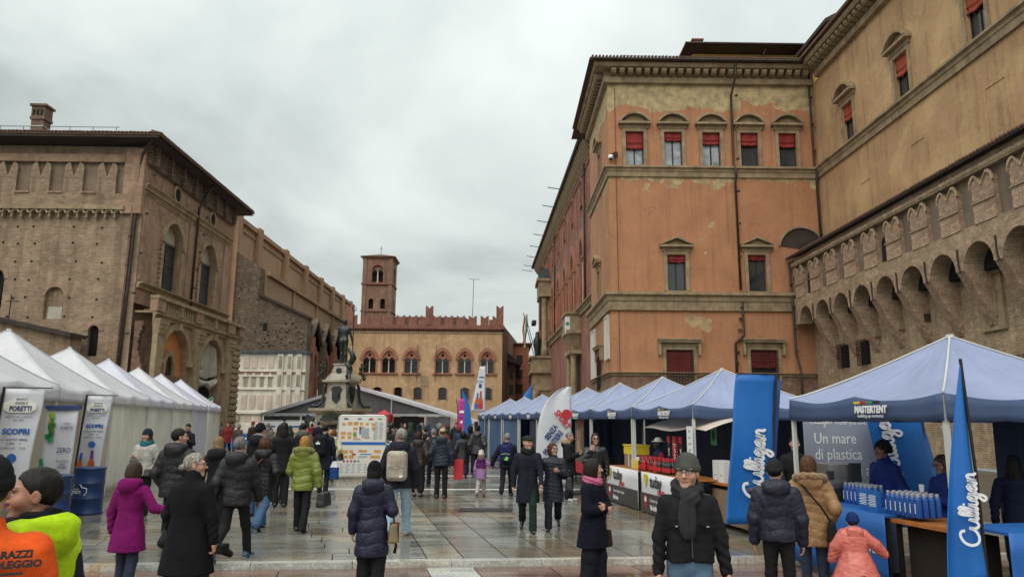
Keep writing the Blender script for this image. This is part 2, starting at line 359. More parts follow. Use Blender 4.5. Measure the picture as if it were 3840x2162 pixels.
mat('wet_ground', (.085, .078, .068), .25, .3, .5, .2, 20)

# ------------------------------------------------------------------ ground and paving
g = MB().box(-300, 300, -60, 700, -.6, -.12).build('ground', 'wet_ground'); tag(g, kind='structure')
A_ = Vector((-math.sin(R_(12)), math.cos(R_(12)), 0)); C_ = Vector((math.cos(R_(5)), math.sin(R_(5)), 0)); K0 = Vector((-1.27, 11.04, 0))
LOW = -.075                                     # the near paving lies one low step below the piazza
pav = MB().box(-60, 60, -10, 130, -.11, -.1).build('piazza_pavement', 'wet_ground'); tag(pav, kind='structure')
slabs = []
def P2(s, t): return K0+C_*s+A_*t
def slab(s0, s1, t0, t1, z, col, g=.009, var=.22):
    k = 1+random.uniform(-var, var); w = random.uniform(-.06, .06)
    c = (col[0]*k*(1+w), col[1]*k, col[2]*k*(1-w))
    slabs.append(([P2(s0+g, t0+g), P2(s1-g, t0+g), P2(s1-g, t1-g), P2(s0+g, t1-g)], z, c))
GREY, WARM, PALE, RED, WHITE = (.275, .262, .22), (.27, .21, .14), (.44, .41, .33), (.25, .145, .11), (.62, .59, .52)
s = .77; i = 0
while s < 11.5:                                # right of the strip: long slabs running away from the camera
    w = random.choice((.58, .62, .66)); t = random.uniform(0, .6) if i else 0; t0 = 0.
    while t0 < 46:
        t1 = t0+random.uniform(.9, 2.0)
        slab(s, s+w, t0, min(t1, 46), 0, WARM if random.random() < .16 else GREY); t0 = t1
    s += w; i += 1
t0 = .0                                          # the pale strip
while t0 < 46: t1 = t0+random.uniform(1.0, 1.9); slab(.25, .77, t0, t1, 0, PALE, var=.1); t0 = t1
t0 = 0.; cross = [11.35, 17.0]
while t0 < 46:                                  # left of the strip: courses across
    h = random.uniform(.42, .62); s = .25
    while s > -16:
        w = random.uniform(.9, 1.9); slab(s-w, s, t0, t0+h, 0, WARM if random.random() < .12 else (.29, .275, .232), var=.2); s -= w
    t0 += h
s = -14.
while s < 13:                                   # white kerb stones along the step
    w = random.uniform(1.0, 1.7); slab(s, s+w, -.2, -.004, .004, WHITE, g=.004, var=.1); s += w
    pass
t0 = -.22
while t0 > -12:                                 # near paving: reddish stone, with the white strip running on
    h = .62; s = -14+random.uniform(0, .5)
    for (sa, sb) in ((-14, .2), (.86, 13)):
        s = sa
        while s < sb-.05:
            w = min(random.uniform(.75, 1.25), sb-s)
            if sb-s-w < .3: w = sb-s
            slab(s, s+w, t0-h, t0, LOW, RED, var=.25); s += w
    slab(.2, .86, t0-h, t0, LOW, WHITE, var=.05); t0 -= h
_cp = Vector((0, 0, EYE))
def slabmesh(L):
    v, f, c = [], [], []
    for pts, z, col in L:
        k = len(v); dz = [random.uniform(-.0025, .0025) for _ in range(4)]
        v += [(*p[:2], z+e_) for p, e_ in zip(pts, dz)]+[(*p[:2], -.099) for p in pts]
        f += [(k, k+1, k+2, k+3)]+[(k+i, k+4+i, k+4+(i+1) % 4, k+(i+1) % 4) for i in range(4)]; c += [col]*5
    me = bpy.data.meshes.new('slab'); me.from_pydata(v, [], f); at_ = me.color_attributes.new('Col', 'FLOAT_COLOR', 'CORNER')
    at_.data.foreach_set('color', [x for cc, ff in zip(c, f) for _ in ff for x in (*cc, 1)]); me.materials.append(MATS['wet_stone']); return me
def vis(L):
    p = sum(L[0], Vector())/4; Y = p.y
    return Y > 6 and abs(p.x-.014*Y) < Y*.74+1
slabs.sort(key=lambda L: (not vis(L), ((sum(L[0], Vector())/4)-_cp).length))
for L in slabs[:290]:
    o = bpy.data.objects.new('slab', slabmesh([L])); COL.objects.link(o); o.parent = pav
o = bpy.data.objects.new('slab_field', slabmesh(slabs[290:])); COL.objects.link(o); o.parent = pav; tag(o, kind='stuff')
for Yl in (21.85, 27.0):                         # thin white stone bands set across the piazza
    b = MB()
    b.hexa([(-9, Yl-.35, -.05), (3, Yl+.1, -.05), (3, Yl+.22, -.05), (-9, Yl-.23, -.05), (-9, Yl-.35, .007), (3, Yl+.1, .007), (3, Yl+.22, .007), (-9, Yl-.23, .007)])
    b.build('white_band', 'white_paint', pav)
MB().box(-.9, .25, 16.6, 17.2, -.02, .012).build('drain_cover', 'iron', pav)

# ------------------------------------------------------------------ classical window kit
def win_surround(b, u0, u1, z0, z1, w=.24, d=.1):
    b.box(u0-w, u0-.0, 0, d, z0, z1+w); b.box(u1, u1+w, 0, d, z0, z1+w); b.box(u0, u1, 0, d-.004, z1, z1+w)
def classical(B, fr, u0, u1, z0, z1, ped, blind, bfrac, bm='blind_red', grille=False, gm='glass_grey'):
    b = MB(**fr); win_surround(b, u0, u1, z0, z1)
    b.box(u0-.36, u1+.36, 0, .14, z1+.244, z1+.50); b.box(u0-.1, u1+.1, .0, .16, z0-.07, z0-.005)
    o = b.build('window', 'trim_stone', B)
    m = (u0+u1)/2; w = (u1-u0)/2+.52; zp = z1+.5
    pb = MB(**fr); pb.box(m-w, m+w, 0, .42, zp+.003, zp+.15)
    if ped == 'tri':
        pb.band([(m-w+.12, zp+.17), (m, zp+.62), (m+w-.12, zp+.17)], [(m-w-.03, zp+.17), (m, zp+.79), (m+w+.03, zp+.17)], 0, .45)
        pb.poly([(m-w+.2, zp+.16), (m+w-.2, zp+.16), (m, zp+.6)], 0, .12)
    elif ped == 'seg':
        h = .72; rr = (h*h+w*w)/(2*h); a = math.degrees(math.asin(w/rr)); T = np.linspace(-a, a, 13); zc = zp+.155+h-rr
        pb.band([(m+(rr-.15)*math.sin(R_(t)), max(zp+.155, zc+(rr-.15)*math.cos(R_(t)))) for t in T], [(m+rr*math.sin(R_(t)), zc+rr*math.cos(R_(t))) for t in T], 0, .45)
        pb.poly([(m-w+.2, zp+.156)]+[(m+(rr-.2)*math.sin(R_(t)), zc+(rr-.2)*math.cos(R_(t))) for t in T[2:-2]]+[(m+w-.2, zp+.156)], 0, .1)
    else:
        pb.box(m-w-.05, m+w+.05, 0, .5, zp+.153, zp+.26); pb.box(m-w, m-w+.16, .0, .3, z1-.35, zp); pb.box(m+w-.16, m+w, .0, .3, z1-.35, zp)
    pb.build('pediment', 'trim_stone', o)
    MB(**fr).box(u0, m-.045, -.32, -.27, z0, z1).build('pane', gm, o); MB(**fr).box(m+.045, u1, -.32, -.27, z0, z1).build('pane', gm, o)
    f = MB(**fr); f.box(m-.045, m+.045, -.33, -.22, z0, z1); f.box(u0, u0+.06, -.265, -.2, z0, z1); f.box(u1-.06, u1, -.265, -.2, z0, z1); f.box(u0+.06, m-.045, -.265, -.21, z0, z0+.07); f.box(m+.045, u1-.06, -.265, -.21, z0, z0+.07); f.build('sash', 'dark_wood', o)
    if blind:
        zb = z1-(z1-z0)*bfrac; n = 7; q = MB(**fr)
        q.grid(lambda x, y: (u0+.03+(u1-u0-.06)*x, -.1+.03*math.sin(x*9+u0)+(.05*math.sin(y*18) if y < .45 else 0), zb+(z1-zb)*y-.05*math.sin(math.pi*x)*(1-y)+.02*math.sin(x*17)*(1-y)), 12, 14)
        q.build('blind', bm, o, smooth=True, thick=.012)
    if grille:
        gr = MB(**fr); nu, nz = 9, 13
        for i in range(nu+1): x = u0+(u1-u0)*i/nu; gr.box(x-.016, x+.016, .2, .232, z0, z1)
        for i in range(nz+1): z = z0+(z1-z0)*i/nz; gr.box(u0-.02, u1+.02, .17, .199, z-.016, z+.016)
        gr.build('grille', 'iron', o)
    return o
def downpipe(B, fr, pts, r=.085, m='pipe', name='downpipe'):
    o = MB(**fr).tube(pts, r, 8).build(name, m, B, smooth=True)
    (ua, da, za), (ub, db, zb_) = pts[0], pts[-1]
    for k in range(1, 7):
        t = k/7; u = ua+(ub-ua)*t; d_ = da+(db-da)*t; z = za+(zb_-za)*t
        MB(**fr).lathe([(r*1.35, -.05), (r*1.35, .05)], u, d_, z, 10).build('pipe_bracket', m, o)
    return o

# ------------------------------------------------------------------ corner palace (orange, to the right)
PY, PX, PXR = 50., 7.5, 22.4
B = thing('corner_palace', 'orange plastered corner palace with red blinds and five upper windows, right of the square', 'building', (PX, PY, 0))
F1, F2 = FX(PY), FL(PX)
upc = [9.37, 12.12, 14.86, 17.58, 20.33]
ops1 = [(c-.64, c+.64, 19.8, 22.32, 'rect') for c in upc]+[(11.44, 12.72, 10.8, 13.34, 'rect'), (17.06, 18.32, 10.8, 13.38, 'rect'), (11.18, 12.98, 4.1, 6.72, 'rect'), (16.92, 18.72, 4.1, 6.76, 'rect')]
b = MB(**F1); wall(b, PX, PXR, 5.0, 25.95, ops1, .45); b.build('wall', 'plaster_orange', B)
ops2 = [(53.9, 55.2, 19.8, 22.32, 'rect'), (55.2, 56.5, 10.8, 13.3, 'rect'), (54.6, 56.4, 4.1, 6.7, 'rect')]
b = MB(**F2); wall(b, PY, 61, 5.0, 25.95, ops2, .45); b.build('wall', 'plaster_orange', B)
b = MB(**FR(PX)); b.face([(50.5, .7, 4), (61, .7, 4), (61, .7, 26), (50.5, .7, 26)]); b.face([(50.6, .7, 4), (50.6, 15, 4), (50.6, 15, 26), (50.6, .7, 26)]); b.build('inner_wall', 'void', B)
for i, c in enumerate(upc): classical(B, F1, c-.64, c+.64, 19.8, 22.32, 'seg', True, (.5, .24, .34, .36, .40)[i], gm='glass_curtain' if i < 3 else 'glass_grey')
classical(B, F1, 11.44, 12.72, 10.8, 13.34, 'tri', True, .2); classical(B, F1, 17.06, 18.32, 10.8, 13.38, 'tri', True, .13)
classical(B, F1, 11.18, 12.98, 4.1, 6.72, 'flat', True, .92, grille=True); classical(B, F1, 16.92, 18.72, 4.1, 6.76, 'flat', True, .45, grille=True)
classical(B, F2, 53.9, 55.2, 19.8, 22.32, 'seg', True, .5); classical(B, F2, 55.2, 56.5, 10.8, 13.3, 'tri', True, .2); classical(B, F2, 54.6, 56.4, 4.1, 6.7, 'flat', True, .6, grille=True)
def course(B, z0, z1, dd, name, m='trim_stone', y1=61., xr=PXR, pp=None):
    """moulded band running round the corner"""
    h = z1-z0; prf = [(0, z0), (dd*.35, z0), (dd*.4, z0+h*.45), (dd*.55, z0+h*.5), (dd*.62, z0+h*.72), (dd, z0+h*.8), (dd, z0+h*.96), (0, z1)]
    prf = pp or prf; b = MB()
    L = []
    for d, z in prf: L.append([b.p(PX-d, y1, z), b.p(PX-d, PY-d, z), b.p(xr, PY-d, z)])
    for q, r in zip(L, L[1:]):
        for i in range(2): b.f.append([q[i], q[i+1], r[i+1], r[i]])
    return b.build(name, m, B)
course(B, 18.95, 19.72, .38, 'sill_course'); course(B, 9.42, 10.72, .5, 'string_course'); course(B, 4.98, 5.22, .28, 'base_moulding')
CORN = [(0, 0), (.3, .05), (.36, .3), (.36, .42), (.26, .44), (.26, .92), (.98, .95), (1.08, 1.1), (1.08, 1.25), (0, 1.3)]
course(B, 25.9, 27.2, 1.05, 'cornice', pp=[(d, 25.9+z) for d, z in CORN])
bk = MB(**F1).prof([(.2, 0), (.78, .06), (.9, .2), (.9, .36), (.2, .36)], -.17, .17)
bk0 = bk.build('bracket', 'trim_stone', B); bk0.location = Vector((PX+.35, 0, 26.42))-wloc(B)+Vector((0, 0, 0))
n = 0; u = PX+.95
while u < PXR-.2: inst(bk0, B, Vector((u, 0, 26.42))-wloc(B)); u += .6
bs = MB(**F2).prof([(.2, 0), (.78, .06), (.9, .2), (.9, .36), (.2, .36)], -.17, .17).build('bracket', 'trim_stone', B); bs.location = Vector((0, 50.3, 26.42))-wloc(B)
u = 50.9
while u < 60.6: inst(bs, B, Vector((0, u, 26.42))-wloc(B)); u += .6
b = MB(); b.hexa([(PX-1.3, PY-1.3, 27.21), (PXR, PY-1.3, 27.21), (PXR, 64, 27.21), (PX-1.3, 64, 27.21), (PX-1.3, PY-1.3, 27.38), (PXR, PY-1.3, 27.38), (PXR, 64, 30), (PX+4.5, 64, 30)]); rf = b.build('roof', 'roof_tile', B)
tile = MB().tube([(0, -.02, 0), (0, .5, .14)], .085, 6).build('tile', 'roof_tile', rf, smooth=True); tile.location = Vector((PX-1.2, PY-1.32, 27.43))-wloc(rf)
u = PX-.95
while u < PXR-.1: inst(tile, rf, Vector((u, PY-1.32, 27.43+random.uniform(-.012, .012)))-wloc(rf)); u += .25
MB(**F1).tube([(PX-1.3, 1.36, 27.24), (PXR, 1.36, 27.24)], .085, 8).build('gutter', 'pipe', B); MB(**F2).tube([(PY-1.36, 1.36, 27.24), (61.5, 1.36, 27.24)], .085, 8).build('gutter', 'pipe', B)
ra = MB(); ra.tube([(PX+1, PY-.6, 27.85), (PXR-.2, PY-.6, 27.85)], .018, 6)
for i in range(11): ra.tube([(PX+1+i*1.37, PY-.6, 27.4), (PX+1+i*1.37, PY-.6, 27.85)], .015, 5)
ra.build('roof_railing', 'iron', B)
b = MB(); L = []                                # sloping brick base
for d, z in ((1.25, 0), (.02, 4.98)): L.append([b.p(PX-d, 61, z), b.p(PX-d, PY-d, z), b.p(PXR, PY-d, z)])
for i in range(2): b.f.append([L[0][i], L[0][i+1], L[1][i+1], L[1][i]])
b.build('brick_plinth', 'brick_base', B)
downpipe(B, F1, [(16.5, 1.2, 27.0), (16.46, .95, 26.0), (16.36, .25, 25.0), (16.36, .16, 19.9), (16.4, .44, 19.4), (16.4, .44, 18.9), (16.42, .14, 18.5), (16.44, .14, 10.9)])
downpipe(B, F1, [(16.5, .16, 10.4), (16.5, .14, 7.75), (16.2, .3, 7.5), (15.9, .16, 7.2), (15.9, .14, 5.1)])
downpipe(B, F1, [(22.1, .3, 27.0), (22.1, .14, 25.6), (22.12, .14, 19.9), (22.2, .42, 19.3), (22.2, .14, 18.6), (22.25, .14, 12.9)])
MB(**F1).tube([(8.0, .05, 25.6), (8.02, .05, 5.2)], .02, 5).build('lightning_cable', 'pipe_rust', B)
MB(**F1).box(22.45-.9, 22.45-.1, .01, .2, 5.3, 5.75).build('red_box', 'ink_red', B)
b = MB(**F1); b.ring(20.9, 13.8, 0, 1.55, 8, 172, .0, .02, 14); b.build('lunette', 'roof_under', B)
b = MB(**F1); b.ring(20.9, 13.8, 1.53, 1.68, 8, 172, .0, .12, 14); b.build('lunette_arch', 'trim_stone', B)
# marble tablets on the street side
for (u0, u1, z0, z1) in ((51.0, 52.6, 6.3, 9.1), (58.4, 60.7, 5.2, 9.0)):
    o = MB(**F2).box(u0, u1, .0, .1, z0, z1).build('tablet', 'plaque', B)
    q = MB(**F2); q.box(u0-.14, u0, 0, .15, z0-.14, z1+.14); q.box(u1, u1+.14, 0, .15, z0-.14, z1+.14); q.box(u0, u1, 0, .149, z1, z1+.14); q.box(u0, u1, 0, .149, z0-.14, z0); q.build('tablet_frame', 'marble', o)
# security camera on the corner
k = thing('security_camera', 'white dome security camera on a black bracket at the palace corner', 'camera', (PX+.1, PY-.3, 20.2))
MB().lathe([(.05, .28), (.16, .22), (.17, .05), (.16, -.02)], 0, 0, 0, 14).build('housing', 'white_paint', k, smooth=True, local=True)
MB().lathe([(.13, -.02), (.12, -.1), (.05, -.16)], 0, 0, 0, 14).build('dome', 'glass_dark', k, smooth=True, local=True)
MB().box(-.02, .32, -.03, .03, .3, .36).box(.2, .5, -.1, .1, .1, .45).build('bracket', 'iron', k, local=True)
# yellow attic storeys above the palace
B2 = thing('yellow_attic', 'yellow rendered attic storey with overhanging tiled roof behind the palace cornice', 'building', (17, 58, 26))
MB().box(16.0, 25.4, 58, 66, 25, 32.6).build('wall', 'plaster_yellow', B2)
b = MB(); b.hexa([(15.0, 56.6, 32.65), (25.6, 56.6, 32.65), (25.6, 68, 32.65), (15.0, 68, 32.65), (15.0, 56.6, 32.82), (25.6, 56.6, 32.82), (24.6, 62, 34.0), (16.2, 62, 34.0)]); b.build('roof', 'roof_under', B2)
b = MB(); b.tube([(15.0, 56.5, 32.8), (25.6, 56.5, 32.8)], .1, 8); b.build('gutter', 'pipe', B2)
MB().box(16.0, 16.8, 57.8, 58.6, 32.9, 33.75).box(15.9, 16.9, 57.7, 58.7, 33.75, 33.87).build('chimney', 'brick_red', B2)
downpipe(B2, FX(58), [(21.8, 1.2, 32.6), (21.6, .12, 31.5), (21.6, .12, 27.5)])
B3 = thing('yellow_tower_house', 'yellow house top with steep dark roof edge rising behind the ochre wall', 'building', (27, 50, 26))
MB().box(24.9, 36, 51.6, 68, 24, 31.6).poly([(24.9, 31.6), (36, 31.6), (30.4, 34.6)], 51.6, 66).build('wall', 'plaster_yellow', B3)
b = MB(); b.hexa([(23.9, 50.4, 31.3), (30.4, 50.4, 34.75), (30.4, 69, 34.75), (23.9, 69, 31.3), (23.9, 50.4, 31.6), (30.4, 50.4, 35.1), (30.4, 69, 35.1), (23.9, 69, 31.6)]); b.hexa([(37, 50.4, 31.3), (30.41, 50.4, 34.75), (30.41, 69, 34.75), (37, 69, 31.3), (37, 50.4, 31.6), (30.41, 50.4, 35.1), (30.41, 69, 35.1), (37, 69, 31.6)]); b.build('roof', 'roof_under', B3)
downpipe(B3, FL(24.9), [(52.2, .8, 31.4), (52.2, .12, 30.8), (52.2, .12, 26)])

# ------------------------------------------------------------------ ochre wing along the right
B = thing('ochre_wing', 'ochre plastered palace wing with orange blinds above the old brick wall on the right', 'building', (PXR, 38, 0))
F3 = FL(PXR); wy = (45.0, 38.5, 32.0, 25.5)
ops3 = [(y-.72, y+.72, 19.9, 22.4, 'rect') for y in wy]
b = MB(**F3); wall(b, 20, PY, 12.5, 26.1, ops3, .45); b.build('wall', 'plaster_ochre', B)
for i, y in enumerate(wy): classical(B, F3, y-.72, y+.72, 19.9, 22.4, 'seg', True, (.42, .45, .4, .4)[i], 'blind_orange')
prf = lambda z0, z1, dd: [(0, z0), (dd*.35, z0), (dd*.4, z0+(z1-z0)*.45), (dd*.55, z0+(z1-z0)*.5), (dd*.62, z0+(z1-z0)*.72), (dd, z0+(z1-z0)*.8), (dd, z0+(z1-z0)*.96), (0, z1)]
MB(**F3).prof(prf(18.95, 19.75, .38), 20, 49.62).build('sill_course', 'trim_stone', B); MB(**F3).prof([(d, 26.1+z) for d, z in CORN], 20, 48.9).build('cornice', 'trim_stone', B)
bs = MB(**F3).prof([(.2, 0), (.78, .06), (.9, .2), (.9, .36), (.2, .36)], -.17, .17).build('bracket', 'trim_stone', B); bs.location = Vector((0, 48.2, 26.62))-wloc(B)
u = 47.6
while u > 33: inst(bs, B, Vector((0, u, 26.62))-wloc(B)); u -= .6
MB().hexa([(PXR-1.3, 20, 27.41), (30, 20, 27.41), (30, 48.66, 27.41), (PXR-1.3, 48.66, 27.41), (PXR-1.3, 20, 27.6), (30, 20, 30), (30, 48.66, 30), (PXR-1.3, 48.66, 27.6)]).build('roof', 'roof_tile', B)
for (y, z0, z1) in ((43.4, 13.9, 16.6), (37.6, 13.9, 16.9), (31.2, 14.0, 17.2)):     # walled-up windows
    q = MB(**F3); win_surround(q, y-.65, y+.65, z0, z1, .22, .05); o = q.build('walled_window', 'plaster_ochre', B)
    MB(**F3).box(y-.65, y+.65, 0, .015, z0, z1).build('infill', 'plaster_ochre', o)
MB(**F3).box(44.2, 44.75, 0, .02, 13.3, 14.4).build('small_window', 'glass_dark', B)
# ------------------------------------------------------------------ fortified brick wall with machicolations
B = thing('machicolated_wall', 'old brick wall with arched machicolations and walled up swallowtail merlons, right side', 'wall', (20, 36, 0))
XW, XB, PIT = 20., 21.35, 2.545
F4, F5 = FL(XW), FL(XB)
yc = [45.32-PIT*i+.0 for i in range(-1, 9)]         # arch centres
HW = 1.0; ZS, ZA = 8.45, 9.5                        # half width, springing, crown
b = MB(**F4)
lo, hi = 22.0, 49.8
ed = [(y-HW, y+HW) for y in yc]
U = sorted(set([lo, hi]+[q for e_ in ed for q in e_ if lo < q < hi]))
for a, c in zip(U, U[1:]):
    m = (a+c)/2; under = [y for y in yc if abs(m-y) < HW]
    if not under: b.face([(a, 0, ZS), (c, 0, ZS), (c, 0, 10.0), (a, 0, 10.0)])
    else:
        y = under[0]; h = arc(y, ZS, HW, 180, 0, 12, (ZA-ZS)/HW)
        for q, r in zip(h, h[1:]):
            if q[0] >= lo-.01 and r[0] <= hi+.01:
                b.face([(q[0], 0, q[1]), (r[0], 0, r[1]), (r[0], 0, 10.0), (q[0], 0, 10.0)])
                b.face([(q[0], 0, q[1]), (r[0], 0, r[1]), (r[0], XW-XB, r[1]), (q[0], XW-XB, q[1])])
b.face([(lo, 0, 10.0), (hi, 0, 10.0), (hi, 0, 10.22), (lo, 0, 10.22)])
b.face([(lo, XW-XB, 9.0), (lo, 0, 9.0), (lo, 0, 12.4), (lo, XW-XB, 12.4)])
b.build('parapet', 'brick_right', B)
MB(**F5).box(lo, hi, -.4, 0, 0, 9.7).build('lower_wall', 'brick_right', B)
for y in yc:
    if lo < y-HW and y+HW < hi: MB(**F5).poly([(y-HW-.1, ZS+.02), (y+HW+.1, ZS+.02)]+arc(y, ZS, HW+.1, 0, 180, 10, (ZA-ZS)/HW), .01, .5).build('drop_slot', 'void', B)
cbm = MB(**F4)                                     # tapering corbel piers between the arches
wp = PIT/2-HW
cbm.hexa([(-wp, -1.36, 5.9), (wp, -1.36, 5.9), (wp, -1.3, 5.9), (-wp, -1.3, 5.9), (-wp, -1.36, ZS), (wp, -1.36, ZS), (wp, 0, ZS), (-wp, 0, ZS)])
cb = cbm.build('corbel', 'brick_merlon', B); cb.location = Vector((0, yc[0]-PIT/2, 0))-wloc(B)
for y in yc[1:]: inst(cb, B, Vector((0, y-PIT/2, 0))-wloc(B))
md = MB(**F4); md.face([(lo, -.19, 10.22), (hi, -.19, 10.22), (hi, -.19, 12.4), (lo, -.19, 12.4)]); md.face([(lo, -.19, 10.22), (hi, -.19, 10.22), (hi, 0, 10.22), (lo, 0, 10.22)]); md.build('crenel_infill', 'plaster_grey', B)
mm = MB(**F4)                                      # swallowtail merlon, a little proud of the infill
mw_ = .7
sw = [(-mw_, 10.21), (mw_, 10.21), (mw_, 11.75)]+[(mw_-mw_*.5*(1-math.cos(t)), 11.75+.42*math.sin(t)) for t in np.linspace(.3, 1.57, 5)]+[(0.0, 11.72)]+[(-mw_+mw_*.5*(1-math.cos(t)), 11.75+.42*math.sin(t)) for t in np.linspace(1.57, .3, 5)]+[(-mw_, 11.75)]
mm.poly(sw, -.2, .04); mer = mm.build('merlon', 'brick_merlon', B); ym = [38.9+2.4*i for i in range(-6, 5)]
mer.location = Vector((0, ym[0], 0))-wloc(B)
for y in ym[1:]: inst(mer, B, Vector((0, y, 0))-wloc(B))
tm = MB(**F4); tm.band([(-mw_, 11.72)]+[(-mw_+mw_*.5*(1-math.cos(t)), 11.75+.42*math.sin(t)) for t in np.linspace(.3, 1.57, 5)]+[(0, 11.72)]+[(mw_-mw_*.5*(1-math.cos(t)), 11.75+.42*math.sin(t)) for t in np.linspace(1.57, .3, 5)]+[(mw_, 11.72)],
        [(-mw_-.08, 11.76)]+[(-mw_-.06+mw_*.5*(1-math.cos(t)), 11.86+.42*math.sin(t)) for t in np.linspace(.3, 1.57, 5)]+[(0, 11.86)]+[(mw_+.06-mw_*.5*(1-math.cos(t)), 11.86+.42*math.sin(t)) for t in np.linspace(1.57, .3, 5)]+[(mw_+.08, 11.76)], .05, .12)
tmo = tm.build('merlon_trim', 'brick_right', B); tmo.location = Vector((0, ym[0], 0))-wloc(B)
tb = MB(**F4).box(-mw_-.03, mw_+.03, .058, .1, 11.05, 11.12).build('merlon_band', 'brick_right', B); tb.location = tmo.location
for y in ym[1:]: inst(tmo, B, Vector((0, y, 0))-wloc(B)); inst(tb, B, Vector((0, y, 0))-wloc(B))
for y in (37.7, 47.3):                            # two crenels left open as windows
    MB(**F4).poly([(y-.33, 10.3), (y+.33, 10.3), (y+.33, 11.3)]+arc(y, 11.3, .33, 0, 180, 8)[1:], -.189, -.17).build('opening', 'void', B)
MB(**F4).prof([(0, 12.38), (.1, 12.38), (.16, 12.5), (.16, 12.62), (-.2, 12.62)], lo, hi).build('string', 'brick_right', B)
MB(**F4).box(lo, hi, -.3, -.02, 12.4, 12.95).build('upper_band', 'brick_right', B)
b = MB(**F4); b.hexa([(lo, .35, 12.95), (49.85, .35, 12.95), (49.85, -2.42, 13.9), (lo, -2.42, 13.9), (lo, .35, 13.07), (49.85, .35, 13.07), (49.85, -2.42, 14.05), (lo, -2.42, 14.05)]); rf = b.build('roof', 'roof_under', B)
tl = MB(**F4).tube([(0, .4, 13.07), (0, -.2, 13.28)], .075, 6).build('tile', 'roof_tile', rf, smooth=True); tl.location = Vector((0, 49.7, 0))-wloc(rf)
for y in yc:
    if 26 < y: MB(**F4).ring(y, ZS, HW, HW+.3, 0, 180, 0, .035, 12, (ZA-ZS)/HW).build('arch_ring', 'brick_merlon', B)
u = 49.46
while u > 26: inst(tl, rf, Vector((0, u, random.uniform(-.012, .012)))-wloc(rf)); u -= .24
for y in yc[:-1]:                                  # iron tie anchors between the arches
    MB(**F4).tube([(y-PIT/2+.03, .06, 9.45), (y-PIT/2, .07, 8.75), (y-PIT/2-.1, .09, 8.4)], .035, 6).build('tie_anchor', 'iron', B)
for y, z in ((43.3-4.6, 7.05), (40.9-4.6, 7.1), (38.5-4.7, 7.15), (41.2, 6.95)): MB(**F5).box(y-.16, y+.16, 0, .35, z-.22, z+.22).build('stone_block', 'trim_stone', B)
q = MB(**F5); q.box(30.6, 32.2, 0, .14, 5.9, 8.3); o = q.build('coat_of_arms', 'trim_stone', B)
MB(**F5).poly([(30.95, 6.5), (31.4, 6.1), (31.85, 6.5), (31.9, 7.6), (30.9, 7.6)], .14, .24).build('shield', 'trim_stone', o); MB(**F5).box(30.5, 32.3, 0, .25, 8.3, 8.5).build('hood', 'trim_stone', o)
q = MB(**F5); q.box(27.3, 29.6, 0, .1, 6.2, 9.0); q.build('stone_panel', 'trim_stone', B)
for y in (45.6, 43.0):
    o = MB(**F5).box(y-.55, y+.55, -.02, .02, 5.3, 6.7).build('window', 'void', B); gq = MB(**F5)
    for i in range(7): gq.box(y-.55+i*.1833-.015, y-.55+i*.1833+.015, .24, .27, 5.25, 6.75)
    for i in range(8): gq.box(y-.58, y+.58, .21, .239, 5.27+i*.21-.015, 5.27+i*.21+.015)
    gq.build('grille', 'iron', o)
sg = MB(**F5).box(26, 41.2, .02, .12, 3.9, 4.75).build('frieze_board', 'hole', B)
u = 26.2
while u < 41: MB(**F5).box(u, u+.34, .12, .2, 4.25, 4.72).build('frieze_panel', 'brick_base', sg); u += .42
MB(**F5).box(26, 29.5, .01, .1, 2.6, 3.85).build('shop_window', 'glass_dark', B)
downpipe(B, F4, [(49.6, .2, 12.8), (49.6, .12, 9), (49.5, .12, 6.5), (48.9, .12, 5.2), (48.9, .12, 2)])
# ------------------------------------------------------------------ left palace
LX, LY = -23.5, 47.
B = thing('left_palace', 'old brown brick palace with deep eaves and balustraded loggia on the left', 'building', (LX, LY, 0))
F1, F2 = FX(LY), FR(LX)
opsF = [(-29.15, -27.95, 8.05, 10.15, 'round'), (-26.18, -25.5, 5.75, 7.7, 'round'), (-33.1, -31.85, 8.7, 11.3, 'round')]
b = MB(**F1); wall(b, -50, LX, 0, 19.6, opsF, .3); b.build('wall', 'brick_left', B)
MB(**F1).box(-29.2, -27.9, -.3, -.26, 8.0, 10.2).build('niche_back', 'brick_left', B); MB(**F1).box(-29.0, -28.1, -.26, -.22, 8.1, 8.9).build('niche_plaster', 'drape', B)
for o in ((-26.18, -25.5, 5.75, 7.7), (-33.1, -31.85, 8.7, 11.3)):
    q = MB(**F1).box(o[0], o[1], -.32, -.28, o[2], o[3]).build('window', 'void', B); g_ = MB(**F1)
    for i in range(1, 5): x = o[0]+(o[1]-o[0])*i/5; g_.box(x-.015, x+.015, -.2, -.17, o[2], o[3]-.2)
    g_.build('grille', 'iron', q)
    w = (o[1]-o[0])/2; c = (o[0]+o[1])/2
    MB(**F1).ring(c, o[3]-w, w, w+.28, 0, 180, 0, .05).build('arch', 'brick_side', q)
MB(**F1).ring(-28.55, 9.55, .6, .85, 0, 180, 0, .04).build('arch', 'brick_side', B)
# corbel table: small arches hung under a cornice
MB(**F1).box(-50, -24.55, 0, .42, 15.2, 15.5).build('cornice', 'trim_stone', B)
q = MB(**F1); q.ring(0, 14.95, .17, .3, 0, 180, 0, .34, 8); q.box(-.3, -.17, 0, .3, 14.65, 14.95); ca = q.build('corbel_arch', 'trim_stone', B)
xs = [-24.9-.6*i for i in range(18)]; ca.location = Vector((xs[0], 0, 0))-wloc(B)
for x in xs[1:]: inst(ca, B, Vector((x, 0, 0))-wloc(B))
